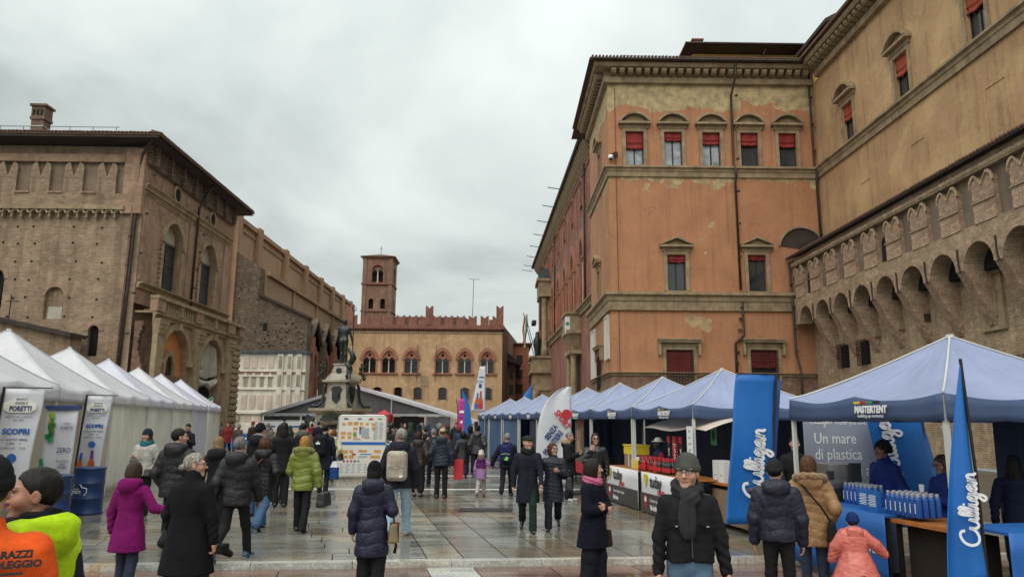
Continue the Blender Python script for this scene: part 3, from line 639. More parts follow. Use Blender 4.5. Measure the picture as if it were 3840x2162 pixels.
# blind swallowtail merlons: proud brickwork with sunk crenels
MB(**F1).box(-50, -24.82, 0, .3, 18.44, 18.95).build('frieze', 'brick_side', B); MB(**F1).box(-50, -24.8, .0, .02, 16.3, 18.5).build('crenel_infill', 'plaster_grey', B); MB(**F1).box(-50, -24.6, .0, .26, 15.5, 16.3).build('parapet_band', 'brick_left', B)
hw = .62
sw = [(-hw, 16.3), (hw, 16.3), (hw, 18.05)]+[(hw-hw*.5*(1-math.cos(t)), 18.0+.4*math.sin(t)) for t in np.linspace(.3, 1.57, 5)]+[(0, 17.45)]+[(-hw+hw*.5*(1-math.cos(t)), 18.0+.4*math.sin(t)) for t in np.linspace(1.57, .3, 5)]+[(-hw, 18.05)]
me = MB(**F1).poly(sw, -.02, .26).build('merlon', 'brick_left', B); xs = [-25.9-2.15*i for i in range(6)]; me.location = Vector((xs[0], 0, 0))-wloc(B)
for x in xs[1:]: inst(me, B, Vector((x, 0, 0))-wloc(B))
for x in xs: MB(**F1).box(x-1.55, x-.6, .0, .34, 16.3, 16.42).build('crenel_sill', 'brick_side', B)
MB(**F1).box(-24.8, LX-.002, 0, .28, 15.0, 19.4).build('corner_pilaster', 'brick_side', B)
hl = MB(**F1).box(-.07, .07, -.05, .012, -.07, .07).build('putlog_hole', 'hole', B); k = 0
for zz in (14.1, 13.0, 11.8, 10.6, 9.4, 8.2, 7.0):
    for x in (-32.4, -30.3, -27.6, -26.0, -31.2):
        if zz in (9.4, 8.2) and -29.5 < x < -27.6: continue
        pos = Vector((x+random.uniform(-.25, .25), LY-0, zz+random.uniform(-.1, .1)))-wloc(B)-Vector((0, LY, 0))
        if k == 0: hl.location = pos
        else: inst(hl, B, pos)
        k += 1
downpipe(B, F1, [(-24.05, .22, 15.4), (-24.1, .16, 2)], .08, 'pipe_rust'); 
downpipe(B, F1, [(-22.4, .9, 20.0), (-22.9, .9, 19.7), (-23.7, .3, 19.0), (-23.8, .2, 18.2), (-23.9, .16, 9.8), (-24.0, .16, 2)], .09)
# side towards the square
ops = [(50.35, 53.2, 10.6, 15.6, 'round'), (56.75, 59.7, 10.6, 15.6, 'round')]
b = MB(**F2); wall(b, LY, 62.7, 9.2, 18.6, ops, .55); b.build('side_wall', 'brick_side', B)
MB(**F2).box(LY, 62.7, -.6, -.56, 0, 19.6).build('inner_wall', 'brick_side', B)
b = MB(**F2); b.face([(62.7, 0, 0), (62.7, -9, 0), (62.7, -9, 19.6), (62.7, 0, 19.6)]); b.build('end_wall', 'brick_side', B)
for (u0, u1, z0, z1, _) in ops:
    c = (u0+u1)/2; w = (u1-u0)/2; zs = z1-w; q = MB(**F2)
    q.ring(c, zs, w, w+.34, 0, 180, 0, .14); q.box(u0-.34, u0, 0, .1, z0, zs-.25); q.box(u1, u1+.34, 0, .1, z0, zs-.25); q.box(u0-.5, u0+.06, 0, .22, zs-.25, zs); q.box(u1-.06, u1+.5, 0, .22, zs-.25, zs)
    q.box(c-.16, c+.16, .1, .3, z1-.04, z1+.45); o = q.build('window', 'trim_stone', B)
    MB(**F2).box(u0, u1, -.54, -.5, z0, zs).build('pane', 'glass_grey', o); MB(**F2).ring(c, zs+.05, 0, w-.02, 0, 180, -.54, -.5).build('tympanum', 'drape', o)
    f = MB(**F2); f.box(u0, u1, -.5, -.4, zs-.1, zs+.05); f.box(c-.06, c+.06, -.5, -.42, z0, zs-.1); f.box(u0, u0+.1, -.5, -.42, z0, zs-.1); f.box(u1-.1, u1, -.5, -.42, z0, zs-.1); f.box(u0+.1, u1-.1, -.5, -.44, z0+2, z0+2.12); f.build('sash', 'lead', o)
    for i in range(10):
        for uu in (u0-.42, u1+.42): MB(**F2).box(uu-.09, uu+.09, .0, .11, z0+.15+i*.33, z0+.3+i*.33).build('quoin', 'brick_side', o)
for c, z in ((51.72, 17.75), (58.31, 17.75)):
    o = MB(**F2).ring(c, z, .48, .72, 0, 360, 0, .12, 20).build('oculus', 'trim_stone', B); MB(**F2).ring(c, z, 0, .5, 0, 360, 0, .02, 20).build('pane', 'void', o)
MB(**F2).prof(prf(16.75, 17.15, .28), LY, 62.7).build('string_course', 'trim_stone', B); MB(**F2).prof(prf(16.35, 16.55, .14), LY+.002, 62.7).build('string_course', 'trim_stone', B)
MB(**F2).box(47.2, 48.2, 0, .1, 10.7, 16.3).build('pilaster', 'brick_side', B); MB(**F2).box(54.2, 55.6, 0, .08, 10.7, 16.3).build('pilaster', 'brick_side', B); MB(**F2).box(61.2, 62.4, 0, .1, 10.7, 16.3).build('pilaster', 'brick_side', B)
MB(**F2).box(LY+.002, 62.7, -.35, .25, 18.4, 20.0).build('eaves_frieze', 'brick_dark', B)
for u in np.linspace(47.6, 62.2, 8): MB(**F2).box(u-.14, u+.14, .25, .5, 18.45, 19.95).build('eaves_pier', 'brick_dark', B)
downpipe(B, F2, [(55.6, 1.0, 19.9), (55.3, .6, 18.7), (55.2, .22, 17.8), (55.1, .2, 10.2)], .09)
# eaves and roof
b = MB(); b.hexa([(-60, 45.6, 19.75), (-22.2, 45.6, 19.75), (-22.2, 64.3, 19.75), (-60, 64.3, 19.75), (-60, 45.6, 19.9), (-22.2, 45.6, 19.9), (-30, 56, 23.4), (-60, 56, 23.4)]); 
rf = b.build('roof', 'roof_under', B)
b = MB(); b.hexa([(-60, 45.55, 19.91), (-22.15, 45.55, 19.91), (-22.15, 64.3, 19.91), (-60, 64.3, 19.91), (-60, 45.55, 20.0), (-22.15, 45.55, 20.0), (-22.15, 64.3, 20.0), (-60, 64.3, 20.0)]); b.build('tile_bed', 'roof_tile', rf)
tl = MB().tube([(0, -.04, 0), (0, .6, .18)], .085, 6).build('tile', 'roof_tile', rf, smooth=True); tl.location = Vector((-22.3, 45.55, 20.05))-wloc(rf)
for i in range(1, 48): inst(tl, rf, Vector((-22.3-.25*i, 45.55, 20.05+random.uniform(-.012, .012)))-wloc(rf))
ts = MB().tube([(.04, 0, 0), (-.6, 0, .18)], .085, 6).build('tile', 'roof_tile', rf, smooth=True); ts.location = Vector((-22.15, 45.7, 20.05))-wloc(rf)
for i in range(1, 74): inst(ts, rf, Vector((-22.15, 45.7+.25*i, 20.05+random.uniform(-.012, .012)))-wloc(rf))
ra = MB(); ra.tube([(-40, 46, 20.55), (-25.0, 46, 20.55)], .02, 6)
for i in range(9): ra.tube([(-25.2-i*1.5, 46, 20.0), (-25.2-i*1.5, 46, 20.55)], .018, 5)
ra.build('roof_railing', 'iron', rf)
c0 = (-31.75, 48.5)
ch = MB().box(c0[0]-.42, c0[0]+.42, 48.1, 48.9, 19.8, 21.9).build('chimney', 'brick_base', rf)
for z in (20.6, 21.0, 21.4): MB().box(c0[0]-.45, c0[0]+.45, 48.07, 48.93, z, z+.06).build('chimney_band', 'marble', ch)
MB().box(c0[0]-.5, c0[0]+.5, 48.02, 48.98, 21.9, 22.1).box(c0[0]-.45, c0[0]+.45, 48.05, 48.95, 22.1, 22.85).box(c0[0]-.56, c0[0]+.56, 47.95, 49.05, 22.85, 23.0).build('chimney_head', 'brick_base', ch)
for i in range(3): MB().box(c0[0]-.33+i*.26, c0[0]-.19+i*.26, 48.02, 48.05, 22.2, 22.6).build('chimney_vent', 'void', ch)
# loggia with balustrade
XL = -22.3; F6 = FR(XL)
lo1, lo2 = (48.75, 52.95, 0, 7.9, 'round'), (55.1, 59.3, 0, 7.9, 'round')
b = MB(**F6); wall(b, 48.4, 61.3, 0, 8.6, [lo1, lo2], .9); b.face([(48.4, 0, 0), (48.4, -1.2, 0), (48.4, -1.2, 9), (48.4, 0, 9)]); b.face([(61.3, 0, 0), (61.3, -1.2, 0), (61.3, -1.2, 9), (61.3, 0, 9)]); b.build('loggia', 'brick_side', B)
MB(**F6).prof(prf(8.25, 8.6, .35), 47.2, 63.5).build('loggia_cornice', 'trim_stone', B); MB(**F6).box(47.2, 63.5, -1.2, .2, 8.6, 8.72).build('balcony_slab', 'trim_stone', B)
MB(**F6).box(47.1, 63.7, -.2, .38, 9.5, 9.72).build('rail', 'trim_stone', B); MB(**F2).prof(prf(10.2, 10.6, .4), 47.1, 62.9).build('window_sill', 'trim_stone', B)
bal = MB(**F6).lathe([(.11, 0), (.11, .08), (.05, .12), (.13, .3), (.09, .48), (.05, .55), (.1, .68), (.1, .77)], 0, .1, 8.73, 10).build('baluster', 'trim_stone', B, smooth=True); k = 0
for a, c in ((49.0, 50.6), (51.2, 52.9), (55.2, 56.8), (57.4, 59.2)):
    for u in np.linspace(a, c, 5):
        pos = Vector((0, u, 0))-wloc(B)
        if k == 0: bal.location = pos
        else: inst(bal, B, pos)
        k += 1
for u, w in ((47.75, .6), (50.9, .22), (54.0, .65), (57.1, .22), (60.5, .75), (63.0, .6)):
    MB(**F6).box(u-w, u+w, -.2, .3, 8.72, 9.5).build('pedestal', 'brick_side', B)
for u in (47.9, 54.0, 60.4):
    o = MB(**F6).box(u-.5, u+.5, .0, .32, 0, 7.2).build('pilaster', 'trim_stone', B)
    c = MB(**F6); c.hexa([(u-.5, 0, 7.2), (u+.5, 0, 7.2), (u+.5, .34, 7.2), (u-.5, .34, 7.2), (u-.72, 0, 8.24), (u+.72, 0, 8.24), (u+.72, .56, 8.24), (u-.72, .56, 8.24)])
    for i in range(4):
        for j in range(3): c.lathe([(.02, -.14), (.11, 0), (.02, .14)], u-.45+i*.3, .36+.06*j, 7.4+j*.28, 6)
    c.build('capital', 'trim_stone', o)
MB(**F6).box(61.3, 63.4, -.9, .0, 0, 8.25).build('corner_pier', 'trim_stone', B)
for i in range(16):
    for j, (ua, ub) in enumerate(((61.4, 62.35), (62.4, 63.35))):
        MB(**F6).hexa([(ua, 0, .1+i*.5), (ub, 0, .1+i*.5), (ub, 0, .55+i*.5), (ua, 0, .55+i*.5), (ua+.09, .16, .19+i*.5), (ub-.09, .16, .19+i*.5), (ub-.09, .16, .46+i*.5), (ua+.09, .16, .46+i*.5)]).build('rusticated_block', 'trim_stone', B)
    MB(**FX(61.3)).hexa([(XL-.85, 0, .1+i*.5), (XL-.05, 0, .1+i*.5), (XL-.05, 0, .55+i*.5), (XL-.85, 0, .55+i*.5), (XL-.76, .14, .19+i*.5), (XL-.14, .14, .19+i*.5), (XL-.14, .14, .46+i*.5), (XL-.76, .14, .46+i*.5)]).build('rusticated_block', 'trim_stone', B)
for n_, (u0, u1, _, z1, _) in enumerate((lo1, lo2)):
    c = (u0+u1)/2; w = (u1-u0)/2; zs = z1-w
    q = MB(**F6); q.ring(c, zs, w, w+.4, 0, 180, 0, .16); q.box(c-.18, c+.18, .1, .34, z1-.05, z1+.38); q.box(u0-.42, u0+.1, 0, .28, zs-.3, zs); q.box(u1-.1, u1+.42, 0, .28, zs-.3, zs); q.build('loggia_arch', 'trim_stone', B)
    if n_ == 0:
        o = MB(**F6).box(u0, u1, -.6, -.5, 0, zs).ring(c, zs, 0, w, 0, 180, -.6, -.5).build('orange_infill', 'orange_infill', B)
        MB(**F6).ring(c+.1, 5.3, .62, .9, 0, 180, -.5, -.3, 14, 1.35).box(c-.8, c-.52, -.5, -.3, 4.75, 5.3).box(c+.72, c+1.0, -.5, -.3, 4.75, 5.3).build('window_frame', 'trim_stone', o)
        MB(**F6).ring(c+.1, 5.3, 0, .62, 0, 180, -.5, -.48, 14, 1.35).box(c-.52, c+.72, -.5, -.48, 4.75, 5.3).build('pane', 'glass_dark', o)
        MB(**F6).hexa([(c-.9, -.5, 4.2), (c+1.1, -.5, 4.2), (c+1.1, -.3, 4.2), (c-.9, -.3, 4.2), (c-1.15, -.5, 4.74), (c+1.35, -.5, 4.74), (c+1.35, .05, 4.74), (c-1.15, .05, 4.74)]).build('window_sill', 'trim_stone', o)
    else:
        MB(**F6).box(u0, u1, -.8, -.75, 0, z1).build('dark_doorway', 'void', B)
        q = MB(**F6); q.grid(lambda x, y: (u0+.15+(u1-u0-.3)*x, -.4+.16*math.sin(x*7+y*2)+.1*math.sin(x*19+1+y*3), zs-.6-.35*math.sin(math.pi*x)+(math.sqrt(max(0, 1-(2*x-1)**2))*w*.96+.6+.35*math.sin(math.pi*x))*y), 26, 16)
        q.build('drape', 'drape', B, smooth=True, thick=.02)
        q = MB(**F6); q.grid(lambda x, y: (u0+.15+(u1-u0-.3)*x, -.3+.14*math.sin(x*23)*y+.25*math.sin(math.pi*y), zs-.75-.3*math.sin(math.pi*x)-(.55+.25*math.sin(x*11))*y), 26, 8); q.build('drape', 'drape', B, smooth=True, thick=.02)
b = MB(**F6)                                       # broken brick stub of a vault at the corner
for i in range(34): z = 2.6+i*.16; e = ((i*37) % 11)/11; k2 = .5+.5*math.sin(i*.19); b.box(47.02+.003*(i % 3), 47.35+e*.12+k2*.35, -1.0, -.75+e*.1+k2*.55, z, z+.158)
b.build('broken_masonry', 'brick_base', B)
# low brick annex in front of the palace
B = thing('low_annex_wall', 'low brown brick annex with sloping tiled coping behind the white tents', 'wall', (-30, 45.2, 0))
b = MB(**FX(45.2)); b.poly([(-45, 0), (-26.2, 0), (-26.2, 6.75), (-45, 10.6)], -1.2, 0); b.build('wall', 'brick_left', B)
b = MB(**FX(45.2)); b.poly([(-45, 10.62), (-26.0, 6.72), (-26.0, 6.98), (-45, 10.9)], -1.4, .4); b.build('coping', 'roof_under', B)
MB(**FX(45.2)).tube([(-30.4, -.5, 7.6), (-30.4, -.5, 9.4)], .03, 6).tube([(-30.7, -.5, 9.0), (-29.9, -.5, 9.0)], .03, 6).build('bracket_pole', 'iron', B)

# ------------------------------------------------------------------ basilica
B = thing('basilica', 'huge unfinished brick basilica with white and pink marble base beyond the loggia', 'church', (-33, 105, 0))
FB = FX(105.)
MB(**FB).poly([(-60, 11.2), (-27.6, 11.2), (-27.6, 16.1), (-34.75, 19.3), (-34.75, 23.4), (-41.0, 27.4), (-60, 40)], -2, 0).build('facade', 'brick_dark', B)
for i in range(60):
    x = random.uniform(-39, -28); z = random.uniform(11.8, 22)
    if z > 15.5 and x > -34.6: z = random.uniform(11.8, 15.3)
    MB(**FB).box(x-.1, x+.1, -.1, .02, z-.1, z+.1).build('putlog_hole', 'void', B)
MB(**FB).box(-33.9, -33.3, -.1, .03, 14.2, 15.3).build('small_window', 'void', B)
MB(**FB).poly([(-34.9, 19.35), (-27.4, 16.0), (-27.4, 16.35), (-34.9, 19.75)], -2, .5).build('coping', 'roof_under', B)
MB(**FB).box(-60, -27.45, -2, .5, 0, 11.0).build('marble_base', 'marble', B); MB(**FB).box(-60, -27.2, -2, .95, 11.0, 11.35).build('marble_cornice', 'lead', B)
for (z0, z1, d) in ((.0, 1.2, 1.0), (2.6, 2.85, .85), (5.9, 6.1, .72), (8.4, 8.6, .72)): MB(**FB).box(-60, -27.3, .5, d, z0, z1).build('marble_moulding', 'marble', B)
MB(**FB).box(-60, -27.33, .5, .62, 8.15, 8.4).build('marble_stripe', 'terracotta', B)
for i in range(4):
    x = -36.1+i*1.15
    MB(**FB).box(x, x+.8, .5, .6, 8.9, 10.5).build('marble_panel', 'marble_pink', B); MB(**FB).box(x, x+.8, .5, .6, 3.3, 5.2).build('marble_panel', 'marble_pink', B)
    MB(**FB).box(x+.1, x+.7, .5, .54, 6.3, 7.9).build('niche', 'marble_dirty', B); MB(**FB).poly([(x-.05, 7.7), (x+.85, 7.7), (x+.4, 8.3)], .5, .72).build('niche_hood', 'marble', B)
for x, w in ((-37.9, .9), (-30.9, .8), (-29.6, .7), (-28.3, .75)):
    o = MB(**FB).box(x-w/2, x+w/2, .5, .8, 1.2, 10.95).build('marble_pilaster', 'marble', B)
    for z0, z1 in ((3.2, 5.3), (6.4, 8.0), (8.9, 10.6)): MB(**FB).box(x-w*.3, x+w*.3, .8, .86, z0, z1).build('marble_panel', 'marble_pink' if z0 == 3.2 else 'marble_dirty', o)
for x in (-36.6, -31.9): MB(**FB).ring(x, 2.0, 0, .5, 0, 360, .5, .9, 12).build('roundel', 'marble_dirty', B)
MB(**FB).ring(-31.9, 2.05, .0, .3, 90, 270, .9, .93, 8).build('roundel_crest', 'ink_blue', B)
for x in (-35.0, -33.6): MB(**FB).box(x-.45, x+.45, .5, .58, 1.5, 2.4).build('marble_panel', 'marble_pink', B)
# flanks, aisle by aisle
MB(**FR(-39)).box(104, 188, -3, 0, 15, 31.2).build('nave_wall', 'plaster_nave', B); MB(**FR(-39)).box(104, 189, -3.2, .5, 30.6, 31.3).build('nave_cornice', 'nave_trim', B); MB(**FR(-39)).box(104, 188.5, 0, .2, 29.5, 29.8).build('nave_string', 'nave_trim', B)
for Y in (105.5, 115, 129.8, 143.4, 156, 167, 178, 187.6): MB(**FR(-39)).box(Y-.9, Y+.9, 0, .75, 15, 31.6).build('buttress', 'nave_trim', B)
MB(**FR(-34.5)).box(107, 160, -4.4, 0, 8, 22.6).build('aisle_wall', 'plaster_nave', B); MB(**FR(-34.5)).box(107, 160.5, -4.5, .5, 22.6, 23.1).build('aisle_cornice', 'nave_trim', B)
for Y in (121, 136.5, 150): MB(**FR(-34.5)).box(Y-.5, Y+.5, 0, .3, 8, 22.6).build('buttress', 'nave_trim', B)
MB().hexa([(-34.4, 107, 14), (-27.9, 107, 12), (-27.9, 150, 12), (-34.4, 150, 14), (-34.4, 107, 19.2), (-27.9, 107, 15.6), (-27.9, 150, 15.6), (-34.4, 150, 19.2)]).build('aisle_roof', 'roof_under', B)
for i in range(5):
    y0 = 107.4+i*7.0; c = y0+3.2; q = MB(**FR(-27.9))
    wall(q, y0, y0+6.4, 0, 13.2, [(c-1.0, c+1.0, 1.5, 11.6, 'point', 2.2)], .5); q.face([(y0, 0, 13.2), (y0+6.4, 0, 13.2), (c, 0, 16.4)]); o = q.build('chapel_bay', 'terracotta', B)
    MB(**FR(-27.9)).band([(y0, 12.9), (c, 16.3), (y0+6.4, 12.9)], [(y0-.1, 13.5), (c, 16.9), (y0+6.5, 13.5)], -.3, .5).build('gable_coping', 'brick_dark', o)
    MB(**FR(-27.9)).box(c-1.0, c+1.0, -.5, -.45, 1.5, 11.6).build('pane', 'glass_dark', o); MB(**FR(-27.9)).box(c-.1, c+.1, -.45, -.3, 1.5, 10.5).ring(c, 9.5, .35, .5, 0, 360, -.45, -.3, 12).build('tracery', 'marble_dirty', o)
    q = MB(**FR(-27.9)); hh = pointed(c, 1.0, 9.4, 2.2); hg = pointed(c, 1.55, 9.4, 3.2); q.band(hh, hg, 0, .3); q.box(c-1.55, c-1.0, 0, .3, 1.5, 9.4); q.box(c+1.0, c+1.55, 0, .3, 1.5, 9.4); q.build('window_surround', 'brick_red', o)
    MB(**FR(-27.9)).box(y0-.35, y0+.35, 0, .9, 0, 13.6).build('chapel_buttress', 'brick_dark' if i % 2 else 'brick_red', B)

# ------------------------------------------------------------------ crenellated palace at the end of the square
NY = 112.
B = thing('crenellated_palace', 'brown brick gothic palace with swallowtail battlements at the end of the square', 'building', (-11, NY, 0))
FN = FX(NY); XL_, XR_ = -23.2, .15
wc = [-19.85, -16.95, -13.55, -8.85, -5.5, -2.1]; sc_ = [-18.5, -15.4, -12.45, -8.75, -5.4, -2.0, -21.5]
ops = [(c-.95, c+.95, 8.9, 12.2, 'point', 1.35) for c in wc]+[(c-.55, c+.55, 4.9, 6.75, 'seg') for c in sc_]+[(-9.2, -8.2, 1.9, 3.2, 'rect'), (-5.9, -4.9, 1.9, 3.2, 'rect'), (-2.6, -1.6, 1.9, 3.2, 'rect')]
b = MB(**FN); wall(b, XL_, XR_, 0, 15.2, ops, .5); b.build('wall', 'brick_notai', B)
b = MB(); b.face([(XR_, NY, 0), (2.9, NY+26, 0), (2.9, NY+26, 15.2), (XR_, NY, 15.2)]); b.face([(XR_, NY+.0, 15.2), (2.9, NY+26, 15.2), (2.9, NY+26, 16.4), (XR_, NY, 16.4)]); b.build('side_wall', 'brick_tower', B)
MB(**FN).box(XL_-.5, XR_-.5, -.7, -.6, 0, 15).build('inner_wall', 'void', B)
MB(**FN).box(XL_-.2, XR_+.3, -.6, .35, 15.55, 16.15).build('parapet', 'brick_red', B); MB(**FN).box(XL_-.2, XR_+.1, .0, .12, 14.9, 15.1).build('string_course', 'trim_stone', B)
cb = MB(**FN).prof([(0, 15.1), (.1, 15.1), (.34, 15.45), (.34, 15.56), (0, 15.56)], -.1, .1).build('corbel', 'brick_red', B); cb.location = Vector((XL_+.2, 0, 0))-wloc(B); x = XL_+.58
while x < XR_: inst(cb, B, Vector((x, 0, 0))-wloc(B)); x += .38
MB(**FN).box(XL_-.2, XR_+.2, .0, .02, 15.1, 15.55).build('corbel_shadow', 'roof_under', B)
def swt(w, h, n=.42, k=.36): return [(-w, 0), (w, 0), (w, h), (w*.55, h-.1), (0, h-n), (-w*.55, h-.1), (-w, h)]
mr = MB(**FN).poly([(u, z+16.15) for u, z in swt(.62, 1.45)], -.3, .3).build('merlon', 'brick_red', B); mxs = np.linspace(XL_+.6, XR_-.9, 13)
mr.location = Vector((mxs[0], 0, 0))-wloc(B)
for x in mxs[1:]: inst(mr, B, Vector((x, 0, 0))-wloc(B))
for x, h in ((-11.0, 2.9), (-.25, 3.0), (XL_+.1, 3.0)): MB(**FN).poly([(x+u, z+16.15) for u, z in swt(.55, h)], -.4, .4).build('tall_merlon', 'brick_red', B)
for x in (-12.1, -9.9, -1.4): MB(**FN).poly([(x-.5, 16.15), (x+.5, 16.15), (x+.5, 17.0), (x-.5, 17.0)], -.25, .25).build('parapet_block', 'brick_red', B)
for i in range(6): MB().poly([(0, 0), (.9, 0), (.9, 1.3), (.45, .95), (0, 1.3)], -.25, .25).build('merlon', 'brick_red', B, loc=(XR_+.4+i*.02, NY+1+i*2.6, 16.4)).rotation_euler = (0, 0, R_(84))
MB(**FN).poly([(XL_+3, 16.2), (XR_-3, 16.2), (XR_-6, 18.2), (XL_+6, 18.2)], -9, -6).build('roof', 'roof_tile', B)
for c in wc:
    q = MB(**FN); hh = pointed(c, .95, 10.85, 1.35); hg = pointed(c, 1.4, 10.85, 1.95); q.band(hh, hg, 0, .16); q.box(c-1.45, c+1.45, 0, .3, 8.65, 8.88); q.box(c-1.2, c-.95, 0, .06, 8.9, 10.85); q.box(c+.95, c+1.2, 0, .06, 8.9, 10.85); o = q.build('window', 'terracotta', B)
    MB(**FN).box(c-.95, c+.95, -.46, -.42, 8.9, 11.0).build('pane', 'glass_dark', o)
    q = MB(**FN); q.poly(pointed(c, .95, 10.85, 1.35), -.4, -.1); q.build('tympanum', 'terracotta', o)
    for s_ in (-1, 1): MB(**FN).poly([(c+s_*.46-.38, 10.5)]+pointed(c+s_*.46, .38, 10.6, .6)+[(c+s_*.46+.38, 10.5)], -.1, -.06).build('light_head', 'glass_dark', o)
    MB(**FN).ring(c, 11.55, .0, .22, 0, 360, -.1, -.06, 10).build('oculus', 'void', o); MB(**FN).lathe([(.14, 0), (.08, .1), (.08, 1.6), (.16, 1.8)], c, -.15, 8.9, 8).build('colonnette', 'marble', o)
    ld = MB(**FN)
    for i in range(1, 7): ld.box(c-.9+i*.26-.01, c-.9+i*.26+.01, -.42, -.4, 8.9, 10.6)
    for i in range(1, 8): ld.box(c-.95, c+.95, -.419, -.402, 8.9+i*.23-.01, 8.9+i*.23+.01)
    ld.build('leading', 'iron', o)
for c in sc_:
    o = MB(**FN).box(c-.7, c-.55, 0, .1, 4.8, 6.6).box(c+.55, c+.7, 0, .1, 4.8, 6.6).build('window', 'terracotta', B); MB(**FN).box(c-.55, c+.55, -.4, -.35, 4.9, 6.75).build('pane', 'glass_dark', o)
for x in (-9.2, -5.9, -2.6): MB(**FN).box(x, x+1, -.3, -.25, 1.9, 3.2).build('grated_window', 'iron', B)
MB(**FN).box(-12.1, -11.1, 0, .12, 6.9, 8.4).build('stone_tablet', 'trim_stone', B)
MB(**FN).box(-7, XR_, .0, .15, .0, 1.75).build('dark_shopfront', 'roof_under', B); MB(**FN).box(-7.0, XR_+.2, .0, .5, 1.75, 1.95).build('shop_ledge', 'trim_stone', B)
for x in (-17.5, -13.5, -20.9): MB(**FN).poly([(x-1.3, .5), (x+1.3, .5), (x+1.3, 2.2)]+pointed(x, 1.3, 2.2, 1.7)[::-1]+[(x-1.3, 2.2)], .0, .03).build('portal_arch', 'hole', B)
for x in (-12.65, -9.85):
    p_ = thing('flagpole', 'thin bare flagpole fixed to the gothic palace, %s of the stone tablet' % ('left' if x < -11 else 'right'), 'flagpole', (x, NY-.5, 7.6), group='bare flagpoles on the gothic palace')
    MB().tube([(0, 0, 0), (.1, 0, 5.4)], .05, 6).build('pole', 'lead', p_, local=True); MB().lathe([(.02, 5.4), (.12, 5.5), (.02, 5.62)], .1, 0, 0, 8).build('finial', 'ink_yellow', p_, local=True)
# antenna on the roof
an = thing('roof_antenna', 'tall thin television antenna on the gothic palace roof', 'antenna', (-4.8, NY+8, 16.5))
q = MB(); q.tube([(0, 0, 0), (.15, 0, 8.3)], .05, 6); q.build('mast', 'iron', an, local=True); q = MB(); q.tube([(-.6, 0, 8.3), (1.2, 0, 8.3)], .03, 5)
for i in range(6): q.tube([(-.5+i*.3, -.4, 8.3), (-.5+i*.3, .4, 8.3)], .02, 5)
q.build('aerial', 'iron', an, local=True)
# ------------------------------------------------------------------ bell tower
B = thing('bell_tower', 'square red brick bell tower with twin arched windows behind the gothic palace', 'tower', (-25.7, 153, 0))
TY = 150.; FT = FX(TY); x0, x1 = -28.7, -22.6
b = MB(**FT); wall(b, x0, x1, 0, 34.6, [(-26.75, -24.5, 29.7, 33.3, 'round'), (-27.3, -26.3, 24.2, 26.3, 'round'), (-24.9, -23.9, 24.2, 26.3, 'round'), (-26.5, -25.6, 18.6, 20.4, 'round'), (-24.3, -23.4, 18.6, 20.4, 'round')], .6); b.build('wall', 'brick_tower', B)
b = MB(**FR(x1)); wall(b, TY, TY+6.2, 0, 34.6, [(TY+2, TY+4.2, 29.7, 33.3, 'round'), (TY+2.4, TY+3.6, 24.2, 26.3, 'round')], .6); b.build('wall', 'brick_tower', B); MB().box(x0+.7, x1-.7, TY+.7, TY+5.6, 0, 34.5).build('core', 'void', B)
for u0, u1 in ((x0, x0+.8), (x1-.8, x1)): MB(**FT).box(u0, u1, 0, .2, 0, 34.6).build('pilaster', 'brick_tower', B)
for (z, h, d) in ((29.2, .35, .35), (23.6, .2, .25), (17.8, .2, .25)): MB(**FT).box(x0-.2, x1+.2, -6, d, z, z+h).build('string_course', 'brick_red', B)
for i in range(3): MB(**FT).box(x0-.15-.13*i, x1+.15+.13*i, -6.4-.13*i, .15+.13*i, 34.6+.16*i, 34.76+.16*i).build('cornice', 'brick_red', B)
b = MB(); c_ = b.p(-25.6, 153.1, 36.3); q = [b.p(x0-.6, 149.4, 35.09), b.p(x1+.6, 149.4, 35.09), b.p(x1+.6, 156.9, 35.09), b.p(x0-.6, 156.9, 35.09)]
for i in range(4): b.f.append([q[i], q[(i+1) % 4], c_])
b.f.append(q[::-1]); b.build('roof', 'roof_tile', B)
MB().tube([(-25.6, 153.1, 36.2), (-25.6, 153.1, 38.0)], .05, 6).tube([(-25.95, 153.1, 37.5), (-25.25, 153.1, 37.5)], .04, 6).build('cross', 'iron', B)
o = MB(**FT).ring(-25.62, 32.1, 1.15, 1.6, 0, 180, 0, .2).box(-27.2, -26.77, 0, .2, 29.6, 32.1).box(-24.47, -24.04, 0, .2, 29.6, 32.1).build('window_arch', 'brick_red', B)
MB(**FT).lathe([(.2, 0), (.12, .15), (.12, 2.3), (.25, 2.5)], -25.62, -.2, 29.7, 8).build('colonnette', 'marble', o)
MB(**FT).poly([(-26.75, 31.9), (-24.5, 31.9)]+arc(-25.62, 32.0, 1.1, 0, 180, 10), -.3, -.15).build('tympanum', 'brick_tower', o)
for c in (-26.18, -25.06): MB(**FT).poly([(c-.4, 31.7), (c+.4, 31.7)]+arc(c, 31.95, .4, 0, 180, 8), -.15, -.12).build('light_head', 'void', o)
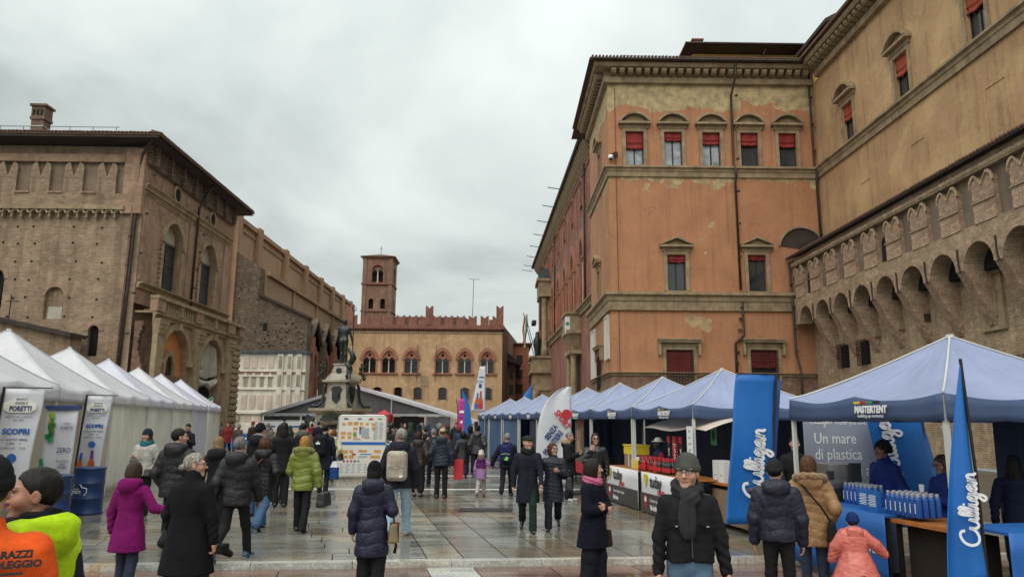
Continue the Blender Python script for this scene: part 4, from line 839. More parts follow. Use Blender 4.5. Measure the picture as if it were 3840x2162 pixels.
# ------------------------------------------------------------------ medieval street wing beyond the corner palace
B = thing('red_brick_wing', 'long red brick palace wing with bracketed eaves and gothic windows, left of the corner palace', 'building', (8.35, 61, 0))
UM = Vector((-.032, .9995, 0)).normalized(); FM = dict(O=(8.35, 61, 0), U=UM, D=(-UM.y, UM.x, 0))
bw = [10.8+7.05*i for i in range(7)]; n_ = 64
ops = [(u-1.35, u+1.35, 13.1, 19.9, 'point', 2.1) for u in bw]+[(u-.55, u+.55, 23.3, 25.9, 'round') for u in bw]
b = MB(**FM); wall(b, 0, n_, 0, 27.8, ops, .5); b.face([(n_, 0, 0), (n_, -10, 0), (n_, -10, 27.8), (n_, 0, 27.8)]); b.build('wall', 'medieval_plaster', B)
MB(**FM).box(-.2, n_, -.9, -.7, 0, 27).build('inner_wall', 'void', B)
MB(**FM).prof(prf(12.3, 13.0, .5), 0, n_).build('string_course', 'trim_stone', B); MB(**FM).box(-1.5, n_+1, -6, 1.15, 27.85, 28.05).build('eaves', 'roof_under', B)
MB(**FM).hexa([(-1.5, 1.15, 28.06), (n_+1, 1.15, 28.06), (n_+1, -6, 28.06), (-1.5, -6, 28.06), (-1.5, 1.2, 28.14), (n_+1, 1.2, 28.14), (n_+1, -6, 30.5), (-1.5, -6, 30.5)]).build('roof', 'roof_tile', B)
bk = MB(**FM).prof([(0, 26.4), (.25, 26.5), (.6, 27.0), (.85, 27.5), (.95, 27.84), (0, 27.84)], -.14, .14).build('bracket', 'trim_stone', B); L0 = wloc(B)
for i in range(1, 78): inst(bk, B, Vector(UM*(i*.82))-L0)
MB(**FM).box(0, n_, 0, .12, 26.15, 26.4).build('bracket_string', 'terracotta', B)
for u in bw:
    q = MB(**FM); hh = pointed(u, 1.35, 17.8, 2.1); hg = pointed(u, 1.9, 17.8, 3.0); q.band(hh, hg, 0, .22); q.box(u-1.9, u-1.35, 0, .22, 13.05, 17.8); q.box(u+1.35, u+1.9, 0, .22, 13.05, 17.8); q.box(u-2.0, u-1.3, 0, .34, 17.5, 17.8); q.box(u+1.3, u+2.0, 0, .34, 17.5, 17.8); o = q.build('window', 'terracotta', B)
    MB(**FM).box(u-1.35, u+1.35, -.5, -.45, 13.1, 19.9).build('pane', 'glass_grey', o)
    for s_ in (-.55, .55): MB(**FM).lathe([(.15, 0), (.1, .15), (.1, 2.2), (.16, 2.3), (.1, 2.4), (.1, 4.2), (.17, 4.4)], u+s_, -.12, 13.1, 8).build('colonnette', 'marble', o)
    MB(**FM).poly([(u-1.35, 17.7), (u+1.35, 17.7)]+pointed(u, 1.35, 17.8, 2.1)[::-1], -.3, -.2).build('tracery', 'marble_dirty', o)
    q = MB(**FM); q.ring(u, 25.35, .55, .8, 0, 180, 0, .12); q.box(u-.8, u-.55, 0, .12, 23.3, 25.35); q.box(u+.55, u+.8, 0, .12, 23.3, 25.35); q.box(u-.95, u+.95, 0, .25, 23.1, 23.28); o2 = q.build('upper_window', 'terracotta', B); MB(**FM).box(u-.55, u+.55, -.4, -.36, 23.3, 25.9).build('pane', 'void', o2)
for u in [6+2.35*i for i in range(24)]:
    for z in (14.2, 22.0): MB(**FM).tube([(u, .25, z), (u+.05, .25, z+2.1)], .07, 6).build('torch_holder', 'terracotta' if z > 20 else 'pink_plaster', B)
for u in (8.1, 36, 58): downpipe(B, FM, [(u, .18, 27.7), (u, .18, 13.0)], .09)
for u in (18, 25, 32, 39, 46, 53, 60, 64): MB(**FM).tube([(u, 1.0, 27.2), (u, 2.8, 27.45)], .05, 6).build('eaves_rod', 'iron', B)
# stone bay balcony with a banner
o = MB(**FM).box(12.5, 16.5, 0, 1.35, 10.9, 12.5).build('balcony', 'trim_stone', B)
MB(**FM).box(12.3, 16.7, 0, 1.55, 12.5, 12.68).box(12.3, 16.7, 0, 1.5, 10.55, 10.9).build('balcony_moulding', 'trim_stone', o)
MB(**FM).hexa([(13.2, 0, 8.9), (15.8, 0, 8.9), (15.8, .5, 8.9), (13.2, .5, 8.9), (12.5, 0, 10.54), (16.5, 0, 10.54), (16.5, 1.35, 10.54), (12.5, 1.35, 10.54)]).build('console', 'trim_stone', o)
MB(**FM).box(13.2, 13.5, 1.36, 1.41, 10.6, 12.3).build('banner', 'white_paint', o); MB(**FX(73.4)).box(6.35, 6.85, -.1, 0, 10.5, 12.2).build('banner', 'white_paint', o); MB(**FX(73.4)).ring(6.6, 11.5, .0, .2, 0, 360, 0, .02, 10).build('banner_emblem', 'ink_green', o)
for u in (12.6, 15.9): MB(**FM).lathe([(.36, 0), (.3, .3), (.28, 5.8), (.4, 6.2)], u, .75, 2.3, 12).build('column', 'trim_stone', B)
MB(**FM).box(12.0, 16.8, 0, 1.2, 8.5, 8.88).box(12.0, 16.8, 0, 1.1, 0, 2.3).build('portal_entablature', 'trim_stone', B); MB(**FM).box(13.1, 15.4, 0, .05, 2.3, 8.4).build('portal_grille', 'iron', B)
for u0, u1, z0, z1 in ((19, 21.6, 3.4, 8.2),):
    o = MB(**FM).box(u0, u1, 0, .1, z0, z1).build('tablet', 'plaque', B); MB(**FM).box(u0-.5, u0, 0, .3, z0-.6, z1+.5).box(u1, u1+.5, 0, .3, z0-.6, z1+.5).box(u0, u1, 0, .29, z1, z1+.5).box(u0, u1, 0, .29, z0-.6, z0).build('tablet_frame', 'trim_stone', o)
# great portal jutting into the street
PB = thing('stone_portal', 'two storey stone portal with columns and bronze figure jutting from the red brick wing', 'portal', (5.6, 106, 0))
F = FX(104.)
MB(**F).box(4.3, 7.3, -8, 0, 9.0, 10.6).build('balcony', 'trim_stone', PB); MB(**F).box(4.0, 7.3, -8, .35, 10.6, 10.9).box(4.1, 7.3, -8, .3, 8.5, 8.99).build('moulding', 'trim_stone', PB)
MB(**F).box(4.5, 7.3, -7, -.3, 6.1, 8.5).build('frieze', 'trim_stone', PB); MB(**F).box(5.4, 7.3, -7, -.5, 0, 6.1).build('pier', 'trim_stone', PB)
MB(**F).lathe([(.55, 0), (.46, .5), (.42, 4.9), (.6, 5.5), (.62, 6.1)], 4.85, -.5, 0, 14).build('column', 'trim_stone', PB, smooth=True); MB(**F).lathe([(.52, 0), (.5, .9), (.38, 1.1), (.34, 7.6), (.5, 8.5)], 6.15, -.8, 10.9, 14).build('column', 'trim_stone', PB, smooth=True)
MB(**F).box(6.5, 7.3, -6, -.8, 10.9, 19.4).build('upper_pier', 'trim_stone', PB); MB(**F).box(5.3, 7.3, -6, 0, 19.4, 21.6).box(5.0, 7.3, -6, .3, 21.6, 22.0).build('entablature', 'trim_stone', PB)
MB(**F).ring(6.2, 22.0, 0, 1.0, 0, 180, -5, -.2, 12, 1.5).build('lead_canopy', 'lead', PB)
MB(**F).lathe([(.35, 0), (.45, .8), (.5, 1.6), (.6, 2.4), (.3, 3.0), (.3, 3.5), (.1, 3.7)], 5.2, -2.4, 10.9, 10).build('bronze_figure', 'bronze', PB, smooth=True); MB(**F).box(4.4, 5.0, -4, -1, 15.6, 16.1).build('bronze_canopy', 'dark_wood', PB)
# flags above the portal
for (ang, col_, nm) in ((0, ('ink_red', 'ink_white', 'ink_green'), 'red white and green flag hanging limp beside the stone portal'), (1, None, 'bare leaning flagpole beside the stone portal')):
    fp = thing('flagpole', nm, 'flag' if not ang else 'flagpole', (4.55+ang*.3, 103, 10.9))
    MB().tube([(0, 0, 0), (-1.5, -.2+ang*1.4, 5.9)], .06, 6).build('pole', 'lead', fp, local=True)
    if col_:
        for i, m in enumerate(col_):
            q = MB(); q.grid(lambda x, y: (-1.5+.22*i*(.55+.45*y)+.22*x-.1*(1-y)+.08*math.sin(y*9+i), -.25+.12*math.sin(x*5+y*4+i), 5.7-(4.4+.3*i)*(1-y)), 5, 12); q.build('cloth', m, fp, smooth=True, local=True, thick=.02)
# ------------------------------------------------------------------ houses at the end of the street
def house(name, label, x0, x1, y0, y1, h, m, roofm='roof_tile', rows=5, cols=2):
    H = thing(name, label, 'building', ((x0+x1)/2, y0, 0)); MB().box(x0, x1, y0, y1, 0, h).build('wall', m, H)
    MB().hexa([(x0-.6, y0-.6, h+.01), (x1+.6, y0-.6, h+.01), (x1+.6, y1, h+.01), (x0-.6, y1, h+.01), (x0-.6, y0-.6, h+.25), (x1+.6, y0-.6, h+.25), (x1-1, y1-2, h+1.8), (x0+1, y1-2, h+1.8)]).build('roof', roofm, H)
    F = FX(y0)
    for r in range(rows):
        for c in range(cols):
            u = x0+(x1-x0)*(c+.5)/cols; z = 4+r*(h-5)/rows; o = MB(**F).box(u-.55, u+.55, 0, .06, z, z+1.7).build('window', 'dark_wood', H); MB(**F).box(u-.7, u+.7, 0, .12, z+1.7, z+1.85).box(u-.7, u+.7, 0, .15, z-.15, z-.001).build('sill', 'trim_stone', o)
    G = FL(x0)
    for r in range(rows):
        for c in range(4):
            u = y0+2+c*5; z = 4+r*(h-5)/rows
            if u < y1-1: MB(**G).box(u-.6, u+.6, 0, .06, z, z+1.7).build('window', 'dark_wood', H)
    return H
house('red_house', 'tall salmon red house with tiled roof at the far end of the street', 1.6, 4.9, 131, 160, 15.2, 'pink_plaster', rows=4, cols=1)
house('red_house', 'terracotta red house further right along the street behind the portal', 5.1, 9.5, 150, 170, 13, 'medieval_plaster', rows=3, cols=2)
HH = thing('brown_house', 'narrow brown house with deep dark eaves beside the gothic palace', 'building', (2.2, 121, 0))
MB().box(1.0, 2.3, 121, 130.5, 0, 11.4).build('wall', 'brick_tower', HH); MB().hexa([(.9, 119.5, 11.4), (3.2, 119.5, 10.7), (3.2, 130.6, 10.7), (.9, 130.6, 11.4), (.9, 119.5, 12.8), (3.2, 119.5, 11.0), (3.2, 130.6, 11.0), (.9, 130.6, 12.8)]).build('eaves', 'roof_under', HH)
for z in (3.5, 6.0, 8.5): MB(**FX(121)).box(1.3, 2.0, 0, .06, z, z+1.6).build('shutter', 'dark_wood', HH)
# ------------------------------------------------------------------ fabrics and print
def fabric(name, col, r=.75, trans=.0, bump=.15, var=.12): 
    m = mat(name, col, r, var, 1.2, bump, 9, bd=.02)
    if trans:
        t = m.node_tree; b = t.nodes['Principled BSDF']; o = t.nodes['Material Output']; tr = N('ShaderNodeBsdfTranslucent', t); mx = N('ShaderNodeMixShader', t); mx.inputs[0].default_value = trans
        tr.inputs[0].default_value = (*lin(col), 1); lk(t, b.outputs[0], mx.inputs[1]); lk(t, tr.outputs[0], mx.inputs[2]); lk(t, mx.outputs[0], o.inputs[0])
    return m
fabric('tent_white', (.82, .81, .84), .55, .35, .35); fabric('tent_cream', (.87, .85, .75), .6, .12, .5); fabric('tent_beige', (.62, .53, .44), .6, .1, .4); fabric('tent_lilac', (.8, .79, .88), .5, .35, .35)
fabric('tent_blue_roof', (.32, .37, .56), .55, .12, .4); fabric('tent_blue', (.05, .085, .18), .6, .05); fabric('tent_blue_wall', (.085, .15, .27), .65, .15); fabric('tent_navy_wall', (.022, .033, .06), .7, .03)
fabric('flag_blue', (.012, .155, .52), .45, .1, .1); fabric('flag_blue_dark', (.008, .06, .27), .45, .05, .1); fabric('banner_white', (.74, .75, .79), .55, .15, .08); fabric('banner_grey', (.32, .35, .43), .55, .05, .05)
fabric('clear_film', (.5, .5, .48), .2, 0); mat('dark_film', (.13, .128, .13), .25, .3, .8, .3, 4); mat('alu', (.55, .56, .57), .35, .1, 2, .05, 20, metal=.7); mat('pole_white', (.62, .63, .58), .4, .1, 2, .05, 20)
mat('wood_orange', (.5, .17, .03), .5, .3, 3, .1, 20); mat('cardboard', (.28, .19, .12), .8, .2, 2, .1, 20)
CUL = [(1.6, 1.5), (1.45, 1.95), (1.0, 2.0), (.45, 1.6), (.2, .9), (.4, .2), (.95, 0), (1.5, .25), (1.75, .6), (1.87, 1.0), (1.85, .4), (2.1, .0), (2.5, .2), (2.72, 1.0), (2.7, .3), (2.9, 0), (3.2, .6), (3.45, 1.7), (3.3, 2.05), (3.15, 1.6), (3.15, .4), (3.35, 0), (3.65, .6), (3.9, 1.7), (3.75, 2.05), (3.6, 1.6), (3.6, .4), (3.8, 0), (4.05, .5), (4.17, 1.0), (4.15, .3), (4.35, 0), (4.6, .25), (4.95, .98), (4.72, .85), (4.6, .45), (4.85, .02), (5.15, .4), (5.22, 1.0), (5.2, -.5), (4.9, -1.0), (4.65, -.7), (5.0, -.2), (5.5, .2), (6.0, .98), (5.7, .85), (5.57, .45), (5.8, .0), (6.1, .4), (6.17, 1.0), (6.15, .3), (6.35, 0), (6.55, .6), (6.62, 1.0), (6.6, 0), (6.68, .55), (6.95, 1.0), (7.15, .8), (7.2, .2), (7.45, .05)]
def script_word(parent, pos, right, upv, size, m='ink_white', w=.16, local=False, fn=None):
    """the looping brand lettering as one flat ribbon; size = x-height, fn maps (a, b) on the cloth to its bulge"""
    P = []
    for i in range(len(CUL)-1):
        p0, p1, p2, p3 = [np.array(CUL[max(0, min(len(CUL)-1, i+k))]) for k in (-1, 0, 1, 2)]
        for t in (0, .2, .4, .6, .8): P.append(.5*((2*p1)+(-p0+p2)*t+(2*p0-5*p1+4*p2-p3)*t*t+(-p0+3*p1-3*p2+p3)*t**3))
    r = Vector(right).normalized(); u = Vector(upv).normalized(); n = r.cross(u); b = MB(Vector(pos), r, n, u)
    q = []
    for i in range(len(P)):
        t = P[min(i+1, len(P)-1)]-P[max(i-1, 0)]; t = t/(np.linalg.norm(t)+1e-9); nn = np.array([-t[1], t[0]])*w/2
        row = []
        for s_ in (1, -1):
            a, c = (P[i]+s_*nn)*size; d_ = fn(a, c) if fn else 0
            row.append(b.p(a, d_+.004, c))
        q.append(row)
    for i in range(len(q)-1): b.f.append([q[i][0], q[i][1], q[i+1][1], q[i+1][0]])
    c0 = [(4.17, 1.5)]
    for cx, cy in c0: b.face([((cx+.13*math.cos(k*.785))*size, .004, (cy+.13*math.sin(k*.785))*size) for k in range(8)])
    return b.build('lettering', m, parent, local=local, fix=False)
# ------------------------------------------------------------------ market tents
def tent(name, label, pos, rz, hx, hy, eave, peak, roofm, valm, polem, group, walls=(), vh=.26, sag=.05, tops=True):
    T = thing(name, label, 'tent', pos, rz, group); zb = eave-vh; A = [(-hx, -hy), (hx, -hy), (hx, hy), (-hx, hy)]
    q = MB()
    for k in range(4):
        (xa, ya), (xb, yb) = A[k], A[(k+1) % 4]
        def fn(s, t, xa=xa, ya=ya, xb=xb, yb=yb):
            ex, ey = xa+(xb-xa)*s, ya+(yb-ya)*s; w = abs(math.sin(2*math.pi*s)); zz = eave+(peak-eave)*(t**1.18)-sag*math.sin(math.pi*s)**2*(1-t)*t*3-.07*w*(1-t)**3+.010*math.sin(s*46+3*t+k)*(1-t)*t*2.2+.006*math.sin(s*19+t*14+k*2)*(1-t)
            return (ex*(1-t), ey*(1-t), zz)
        q.grid(fn, 30, 12)
    q.build('roof', roofm, T, smooth=True, local=True)
    for k in range(4):
        (xa, ya), (xb, yb) = A[k], A[(k+1) % 4]; q = MB(); nx, ny = (yb-ya)/math.hypot(xb-xa, yb-ya), -(xb-xa)/math.hypot(xb-xa, yb-ya)
        def fv(s, t): 
            o = .012+.012*math.sin(s*21+k)*(1-t)+.02*(1-t)
            return (xa+(xb-xa)*s+nx*o, ya+(yb-ya)*s+ny*o, zb+vh*t-.07*abs(math.sin(2*math.pi*s))*t-.02*abs(math.sin(math.pi*s*4))*(1-t))
        q.grid(fv, 32, 3); q.build('valance', valm, T, smooth=True, local=True, thick=.006)
    for x, y in A:
        lg = MB().box(x*.985-.025, x*.985+.025, y*.985-.025, y*.985+.025, .0, eave-.02).build('leg', polem, T, local=True)
        MB().box(x*.985-.12, x*.985+.12, y*.985-.12, y*.985+.12, .002, .02).build('foot_plate', 'alu', lg, local=True)
    MB().tube([(0, 0, peak-.02), (0, 0, peak+.03)], .05, 8).build('finial', 'pole_white', T, local=True)
    for x, y in A:
        def rg(i): t = i/10; return (x*(1-t), y*(1-t), eave+(peak-eave)*t**1.18+.012)
        MB().tube([rg(i) for i in range(11)], .012, 5).build('ridge_seam', 'pole_white' if 'blue' in roofm else roofm, T, local=True)
    for x0, y0, x1, y1, m, fold in walls:
        q = MB(); L = math.hypot(x1-x0, y1-y0); nx, ny = (y1-y0)/L, -(x1-x0)/L
        def fw(s, t): 
            o = fold*(math.sin(s*L*9+2*math.sin(t*2.2))*(.4+.6*(1-t))+.5*math.sin(s*L*23+t*3))+.05*math.sin(math.pi*t)*math.sin(s*7)
            return (x0+(x1-x0)*s+nx*o, y0+(y1-y0)*s+ny*o, .02+(zb+.06)*t)
        q.grid(fw, int(L*22), 10); q.build('side_wall', m, T, smooth=True, local=True, thick=.004)
    return T
WP = [(-10.15, 12.7), (-11.2, 16.9), (-12.27, 21.2), (-13.3, 25.3), (-14.35, 29.6), (-15.35, 33.8), (-16.5, 38.6)]
WL = ['nearest white pop up tent at the left edge behind the tall beer banners', 'white pop up tent with beige wall, first full peak from the left', 'white pop up tent with cream folded wall, second full peak from the left', 'bright white pop up tent third from the left in the row', 'cream white pop up tent fourth from the left in the row', 'lilac white pop up tent fifth from the left in the row', 'lilac white pop up tent at the far end of the left row']
for i, (x, y) in enumerate(WP):
    a = R_(13.8); fm = ('tent_beige', 'tent_beige', 'tent_cream', 'tent_cream', 'tent_cream', 'tent_lilac', 'tent_cream')[i]
    w = [(1.7, -2.15, 1.7, 2.15, fm, .03)]
    if i == 6: w.append((1.7, 2.15, -1.7, 2.15, 'tent_cream', .03))
    rm = ('tent_white', 'tent_white', 'tent_white', 'tent_lilac', 'tent_white', 'tent_lilac', 'tent_lilac')[i]
    tent('white_tent', WL[i], (x, y, 0), a, 1.78, 2.18, 2.58, 3.89, rm, rm, 'pole_white', 'white pop up tents in a row on the left', w, .3, .09)
BP = [(.52, 41.2), (1.2, 37.65), (1.9, 34.1), (2.58, 30.6), (3.1, 26.7), (3.72, 23.2), (4.32, 19.85), (4.93, 16.5), (6.05, 9.85)]
BLb = ['blue tent with slate walls at the far end of the right row', 'blue tent second from the far end of the right row', 'blue tent third from the far end of the right row', 'blue tent hidden behind the white feather banner', 'blue tent just right of the white feather banner', 'blue tent over the poster of a ball player', 'blue tent over the counter with yellow crates', 'blue tent over the stall with red bottles and scarves', 'large near blue tent over the stall of blue water bottles']
for i, (x, y) in enumerate(BP):
    a = R_(10.3); hy = 1.74 if i < 4 else 1.66
    if i == 8: hy = 1.5
    fw = 'tent_blue_wall' if i < 4 else 'tent_navy_wall'
    w = [(1.45, hy, 1.45, -hy, 'tent_navy_wall', .02)]
    if i in (0, 1, 2): w.append((-1.45, hy*.98, -1.45, -hy*.98, 'tent_blue_wall', .03))
    if i in (0, 4): w.append((-1.45, hy, 1.45, hy, 'tent_blue_wall' if i == 0 else 'tent_navy_wall', .02))
    if i == 3: w.append((-1.45, -.2, -1.45, -hy, 'tent_navy_wall', .02))
    if i == 8: w = [(1.45, .95, 1.45, -hy, 'tent_navy_wall', .02)]
    T = tent('blue_tent', BLb[i], (x, y, 0), a, 1.5, hy, 2.28, 3.1, 'tent_blue_roof', 'tent_blue', 'pole_white', 'blue pop up tents in a row on the right', w, .27 if i < 8 else .3, .04)
    for (rx, ry, dirx, diry, px, py) in (((-1.545, .0, 0, -1, 0, 0)), ) if i < 8 else ((-1.56, .0, 0, -1, 0, 0),):
        k = 1.0 if i < 8 else .92
        text('MASTERTENT', .13*k, 'ink_white', T, (-1.56, -.35, 2.075), (0, -1, 0), (0, 0, 1), .002, sx=.82, bold=.006, shear=.12, local=True)
        text('building up moments', .062*k, 'ink_white', T, (-1.56, -.35, 2.018), (0, -1, 0), (0, 0, 1), .001, local=True)
        for j, m in enumerate(('ink_yellow', 'ink_red', 'ink_green', 'ink_black')): MB().box(-1.565, -1.556, -.05-.12*(j+1)-.0, -.05-.12*j, 2.185, 2.215).build('logo_bar', m, T, local=True)
# ------------------------------------------------------------------ big clear-span marquee behind the fountain
MQ = thing('marquee', 'large clear span marquee with white roof band and dark gable behind the fountain', 'tent', (-11.5, 66, 0))
ap, el, er = (-12.9, 4.75), (-21.0, 2.25), (-2.3, 1.75)
for nm, (p, q_) in (('roof', (ap, er)), ('roof', (el, ap))):
    b = MB(); b.hexa([(p[0], 66, p[1]), (q_[0], 66, q_[1]), (q_[0], 90, q_[1]), (p[0], 90, p[1]), (p[0], 66, p[1]+.12), (q_[0], 66, q_[1]+.12), (q_[0], 90, q_[1]+.12), (p[0], 90, p[1]+.12)]); b.build('roof', 'tent_white', MQ)
    b = MB(FX(65.9)['O'], (1, 0, 0), (0, -1, 0)); b.poly([(p[0], p[1]-.12), (q_[0], q_[1]-.12), (q_[0], q_[1]+.16), (p[0], p[1]+.16)], 0, .1); b.build('roof_edge', 'tent_white' if p == ap else 'alu', MQ)
b = MB(**FX(66.2)); b.poly([(el[0], el[1]), (ap[0], ap[1]), (er[0]-2, er[1]+.55), (er[0]-2, 2.35), (el[0], 2.3)], -.02, 0); b.build('gable', 'dark_film', MQ)
for u in (-20.9, -17.5, -15.2, -12.9, -9.6, -6.6, -4.3): MB(**FX(66)).box(u-.06, u+.06, 0, .1, 0, 2.45 if abs(u+12.9) > .1 and abs(u+9.6) > .1 else 4.0).build('post', 'alu', MQ)
MB(**FX(66)).box(-21, -4.2, .0, .12, 2.25, 2.45).build('beam', 'alu', MQ)
for u0, u1, m in ((-20.7, -17.6, 'glass_grey'), (-17.4, -15.3, 'glass_dark'), (-9.4, -6.7, 'void'), (-6.5, -4.4, 'dark_film')): MB(**FX(66)).box(u0, u1, -.04, 0, .0, 2.2).build('panel', m, MQ)
b = MB(**FX(66)); b.grid(lambda s, t: (er[0]-2.0+2.0*s, -.1+.06*math.sin(s*30), .05+(1.95-.2*s)*t), 20, 2); b.build('curtain', 'tent_cream', MQ)
KI = thing('red_kiosk', 'small red kiosk with white lettering and peaked red roof in front of the marquee', 'kiosk', (-10.6, 63, 0))
MB().box(-12.3, -9.3, 63, 65, 0, 1.25).build('counter', 'ink_red', KI); MB().box(-12.3, -9.3, 62.9, 65.1, 1.75, 2.35).build('fascia', 'ink_red', KI)
b = MB(); c_ = b.p(-9.9, 64, 2.8); q = [b.p(-10.5, 63, 2.36), b.p(-9.3, 63, 2.36), b.p(-9.3, 65, 2.36), b.p(-10.5, 65, 2.36)]
for i in range(4): b.f.append([q[i], q[(i+1) % 4], c_])
b.build('roof', 'ink_red', KI); MB().box(-12.25, -12.15, 63, 63.1, 1.25, 1.75).box(-9.45, -9.35, 63, 63.1, 1.25, 1.75).build('post', 'alu', KI)
for i, x in enumerate((-11.6, -10.2)): MB().box(x-.35, x+.35, 62.86, 62.9, 1.9, 2.2).build('sign', 'ink_white', KI)
# ------------------------------------------------------------------ tall flags and banners
def feather(name, label, base, h, w, m, lean=0., rz=0., shape='feather', z0=.4, thick=.01):
    """curved pole with a sail of cloth in the local XZ plane; returns thing"""
    T = thing(name, label, 'banner', base, rz)
    MB().tube([(0, 0, 0), (0, 0, h*.6), (-.02*lean, 0, h*.85), (-.10*lean, 0, h)], .018, 6).build('pole', 'iron', T, local=True)
    q = MB()
    def fn(s, t):
        top = 1-.5*t**3 if shape == 'feather' else 1
        return (-.02*lean*t**2+s*w*lean*(top if t > .5 else 1), .05*math.sin(s*3.2+t*5)*(s), z0+(h-z0)*t-(.12*h*s*t**4 if shape == 'feather' else 0))
    q.grid(fn, 10, 24); q.build('cloth', m, T, smooth=True, local=True, thick=thick); MB().box(-.22, .22, -.22, .22, .002, .04).build('base_plate', 'iron', T, local=True)
    return T
def rect_banner(name, label, base, w, z0, z1, m, rz, pole_side=-1, lean=0.):
    T = thing(name, label, 'banner', base, rz); q = MB()
    q.grid(lambda s, t: (w*(s-.5)+lean*(t-1), .03*math.sin(s*5+t*3)+.02*math.sin(t*9), z0+(z1-z0)*t), 14, 20); q.build('cloth', m, T, smooth=True, local=True, thick=.006)
    MB().tube([(pole_side*w/2-lean, 0, 0), (pole_side*w/2, 0, z1+.03)], .02, 6).build('pole', 'iron', T, local=True); MB().tube([(-w/2-.02, 0, z1+.02), (w/2+.12, 0, z1+.02)], .01, 6).build('top_rod', 'iron', T, local=True); MB().box(pole_side*w/2-lean-.25, pole_side*w/2-lean+.25, -.25, .25, .002, .05).build('base_plate', 'iron', T, local=True)
    return T
def bottle_print(T, x, z, h, body, neck, d=-.045, tilt=0.):
    pr = [(-.3, 0), (.3, 0), (.32, .42), (.24, .56), (.13, .68), (.11, 1), (-.11, 1), (-.13, .68), (-.24, .56), (-.32, .42)]
    f = MB((x, d, z), (1, 0, 0), (0, -1, 0)); k = h*.42
    f.poly([(a*k+tilt*b_*h, b_*h) for a, b_ in pr], 0, .003).build('bottle_print', body, T, local=True); f = MB((x, d-.004, z), (1, 0, 0), (0, -1, 0))
    f.poly([(-.12*k+tilt*h*.7, .7*h), (.12*k+tilt*h*.7, .7*h), (.115*k+tilt*h, h), (-.115*k+tilt*h, h)], 0, .002).poly([(-.25*k, .05*h), (.25*k, .05*h), (.26*k, .3*h), (-.26*k, .3*h)], 0, .002).build('bottle_label_print', neck, T, local=True)
mat('amber', (.5, .11, .02), .35, .2, 3, 0)
def beer_banner(label, base, w, z0, z1, rz, lean):
    T = rect_banner('beer_banner', label, base, w, z0, z1, 'banner_white', rz, -1, lean); H = z1-z0; L = lambda t: lean*(t-1)
    tx = lambda s, sz, t, m='ink_navy', **k: text(s, sz, m, T, (L(t)+.02, -.05, z0+H*t), (1, 0, 0), (lean*.45, 0, 1), .001, local=True, **k)
    MB((L(.86), -.042, z0+H*.8), (1, 0, 0), (0, -1, 0)).poly([(-.2*w/.75, 0), (.2*w/.75, 0), (.3*w/.75, .06), (.3*w/.75, .16), (.16*w/.75, .2), (0, .25), (-.16*w/.75, .2), (-.3*w/.75, .16), (-.3*w/.75, .06)], 0, .002).build('emblem_print', 'tent_cream', T, local=True)
    tx('BIRRIFICIO', .045, .905, sx=.8); tx('ANGELO', .06, .87, sx=.8); tx('PORETTI', .135*w/.75, .815, sx=.78, bold=.004); tx('MAESTRI DEL LUPPOLO', .042, .755, sx=.9); tx('DAL 1877', .04, .73); tx('SCOPRI', .15*w/.75, .62, 'ink_blue', bold=.006)
    tx('LE NOSTRE BIRRE,', .05, .565); tx('LUPPOLO', .05, .53); tx('DOPO LUPPOLO.', .05, .495)
    MB((L(.42)+.03, -.045, z0+H*.42), (1, 0, 0), (0, -1, 0)).ring(0, 0, 0, .075, 0, 360, 0, .002, 14).build('badge_print', 'ink_blue', T, local=True)
    bottle_print(T, L(.05)+.1, z0+H*.02, H*.33, 'amber', 'ink_purple'); bottle_print(T, L(.05)-.17, z0+H*.02, H*.3, 'amber', 'ink_blue', tilt=.12); return T
beer_banner('tall white beer banner nearest the left edge, with two printed bottles', (-7.78, 12.3, 0), .6, .5, 2.4, R_(10), .14)
beer_banner('tall white beer banner standing behind the taller blue barrel', (-9.0, 16.9, 0), .52, .6, 2.42, R_(12), .13)
T = thing('roll_up_banner', 'narrow roll up banner with green hop vine between the two beer banners', 'banner', (-8.3, 14.35, 0), R_(10))
q = MB(); q.grid(lambda s, t: (.55*(s-.5)-.06*(1-t), .015*math.sin(s*4), .12+2.0*t), 6, 6); q.build('cloth', 'banner_white', T, smooth=True, local=True, thick=.005)
MB().box(-.3, .3, -.05, .05, 2.1, 2.17).build('top_bar', 'ink_navy', T, local=True); MB().box(-.36, .28, -.1, .1, .02, .11).build('cassette', 'alu', T, local=True)
for i in range(26): 
    t = random.random(); MB((-.2+.05*math.sin(t*9)+random.uniform(-.05, .05), -.03, .5+1.5*t), (1, 0, 0), (0, -1, 0)).ring(0, 0, 0, random.uniform(.03, .06), 0, 360, 0, .002, 7, 1.4).build('hop_print', 'ink_green' if i % 3 else 'lime_print', T, local=True) if 'lime_print' in MATS else (mat('lime_print', (.35, .5, .06), .5, .3, 6, 0), None)
text('PORETTI', .09, 'ink_navy', T, (.1, -.03, 1.72), (1, 0, 0), (0, 0, 1), .001, sx=.6, local=True); text('ANGELO', .045, 'ink_navy', T, (.1, -.03, 1.82), (1, 0, 0), (0, 0, 1), .001, sx=.7, local=True); text('ZERO', .13, 'ink_navy', T, (.09, -.03, 1.3), (1, 0, 0), (0, 0, 1), .001, sx=.75, local=True); text('PIU GUSTO\nZERO\nPENSIERI', .055, 'ink_navy', T, (.09, -.03, 1.12), (1, 0, 0), (0, 0, 1), .001, sx=.8, local=True)
bottle_print(T, -.13, .2, .55, 'amber', 'ink_navy', -.03); MB((.08, -.03, .2), (1, 0, 0), (0, -1, 0)).poly([(-.06, 0), (.07, 0), (.1, .3), (-.09, .3)], 0, .002).build('glass_print', 'ink_yellow', T, local=True)
mat('barrel_blue', (.012, .045, .16), .35, .15, 2, .1, 14, spec=.6)
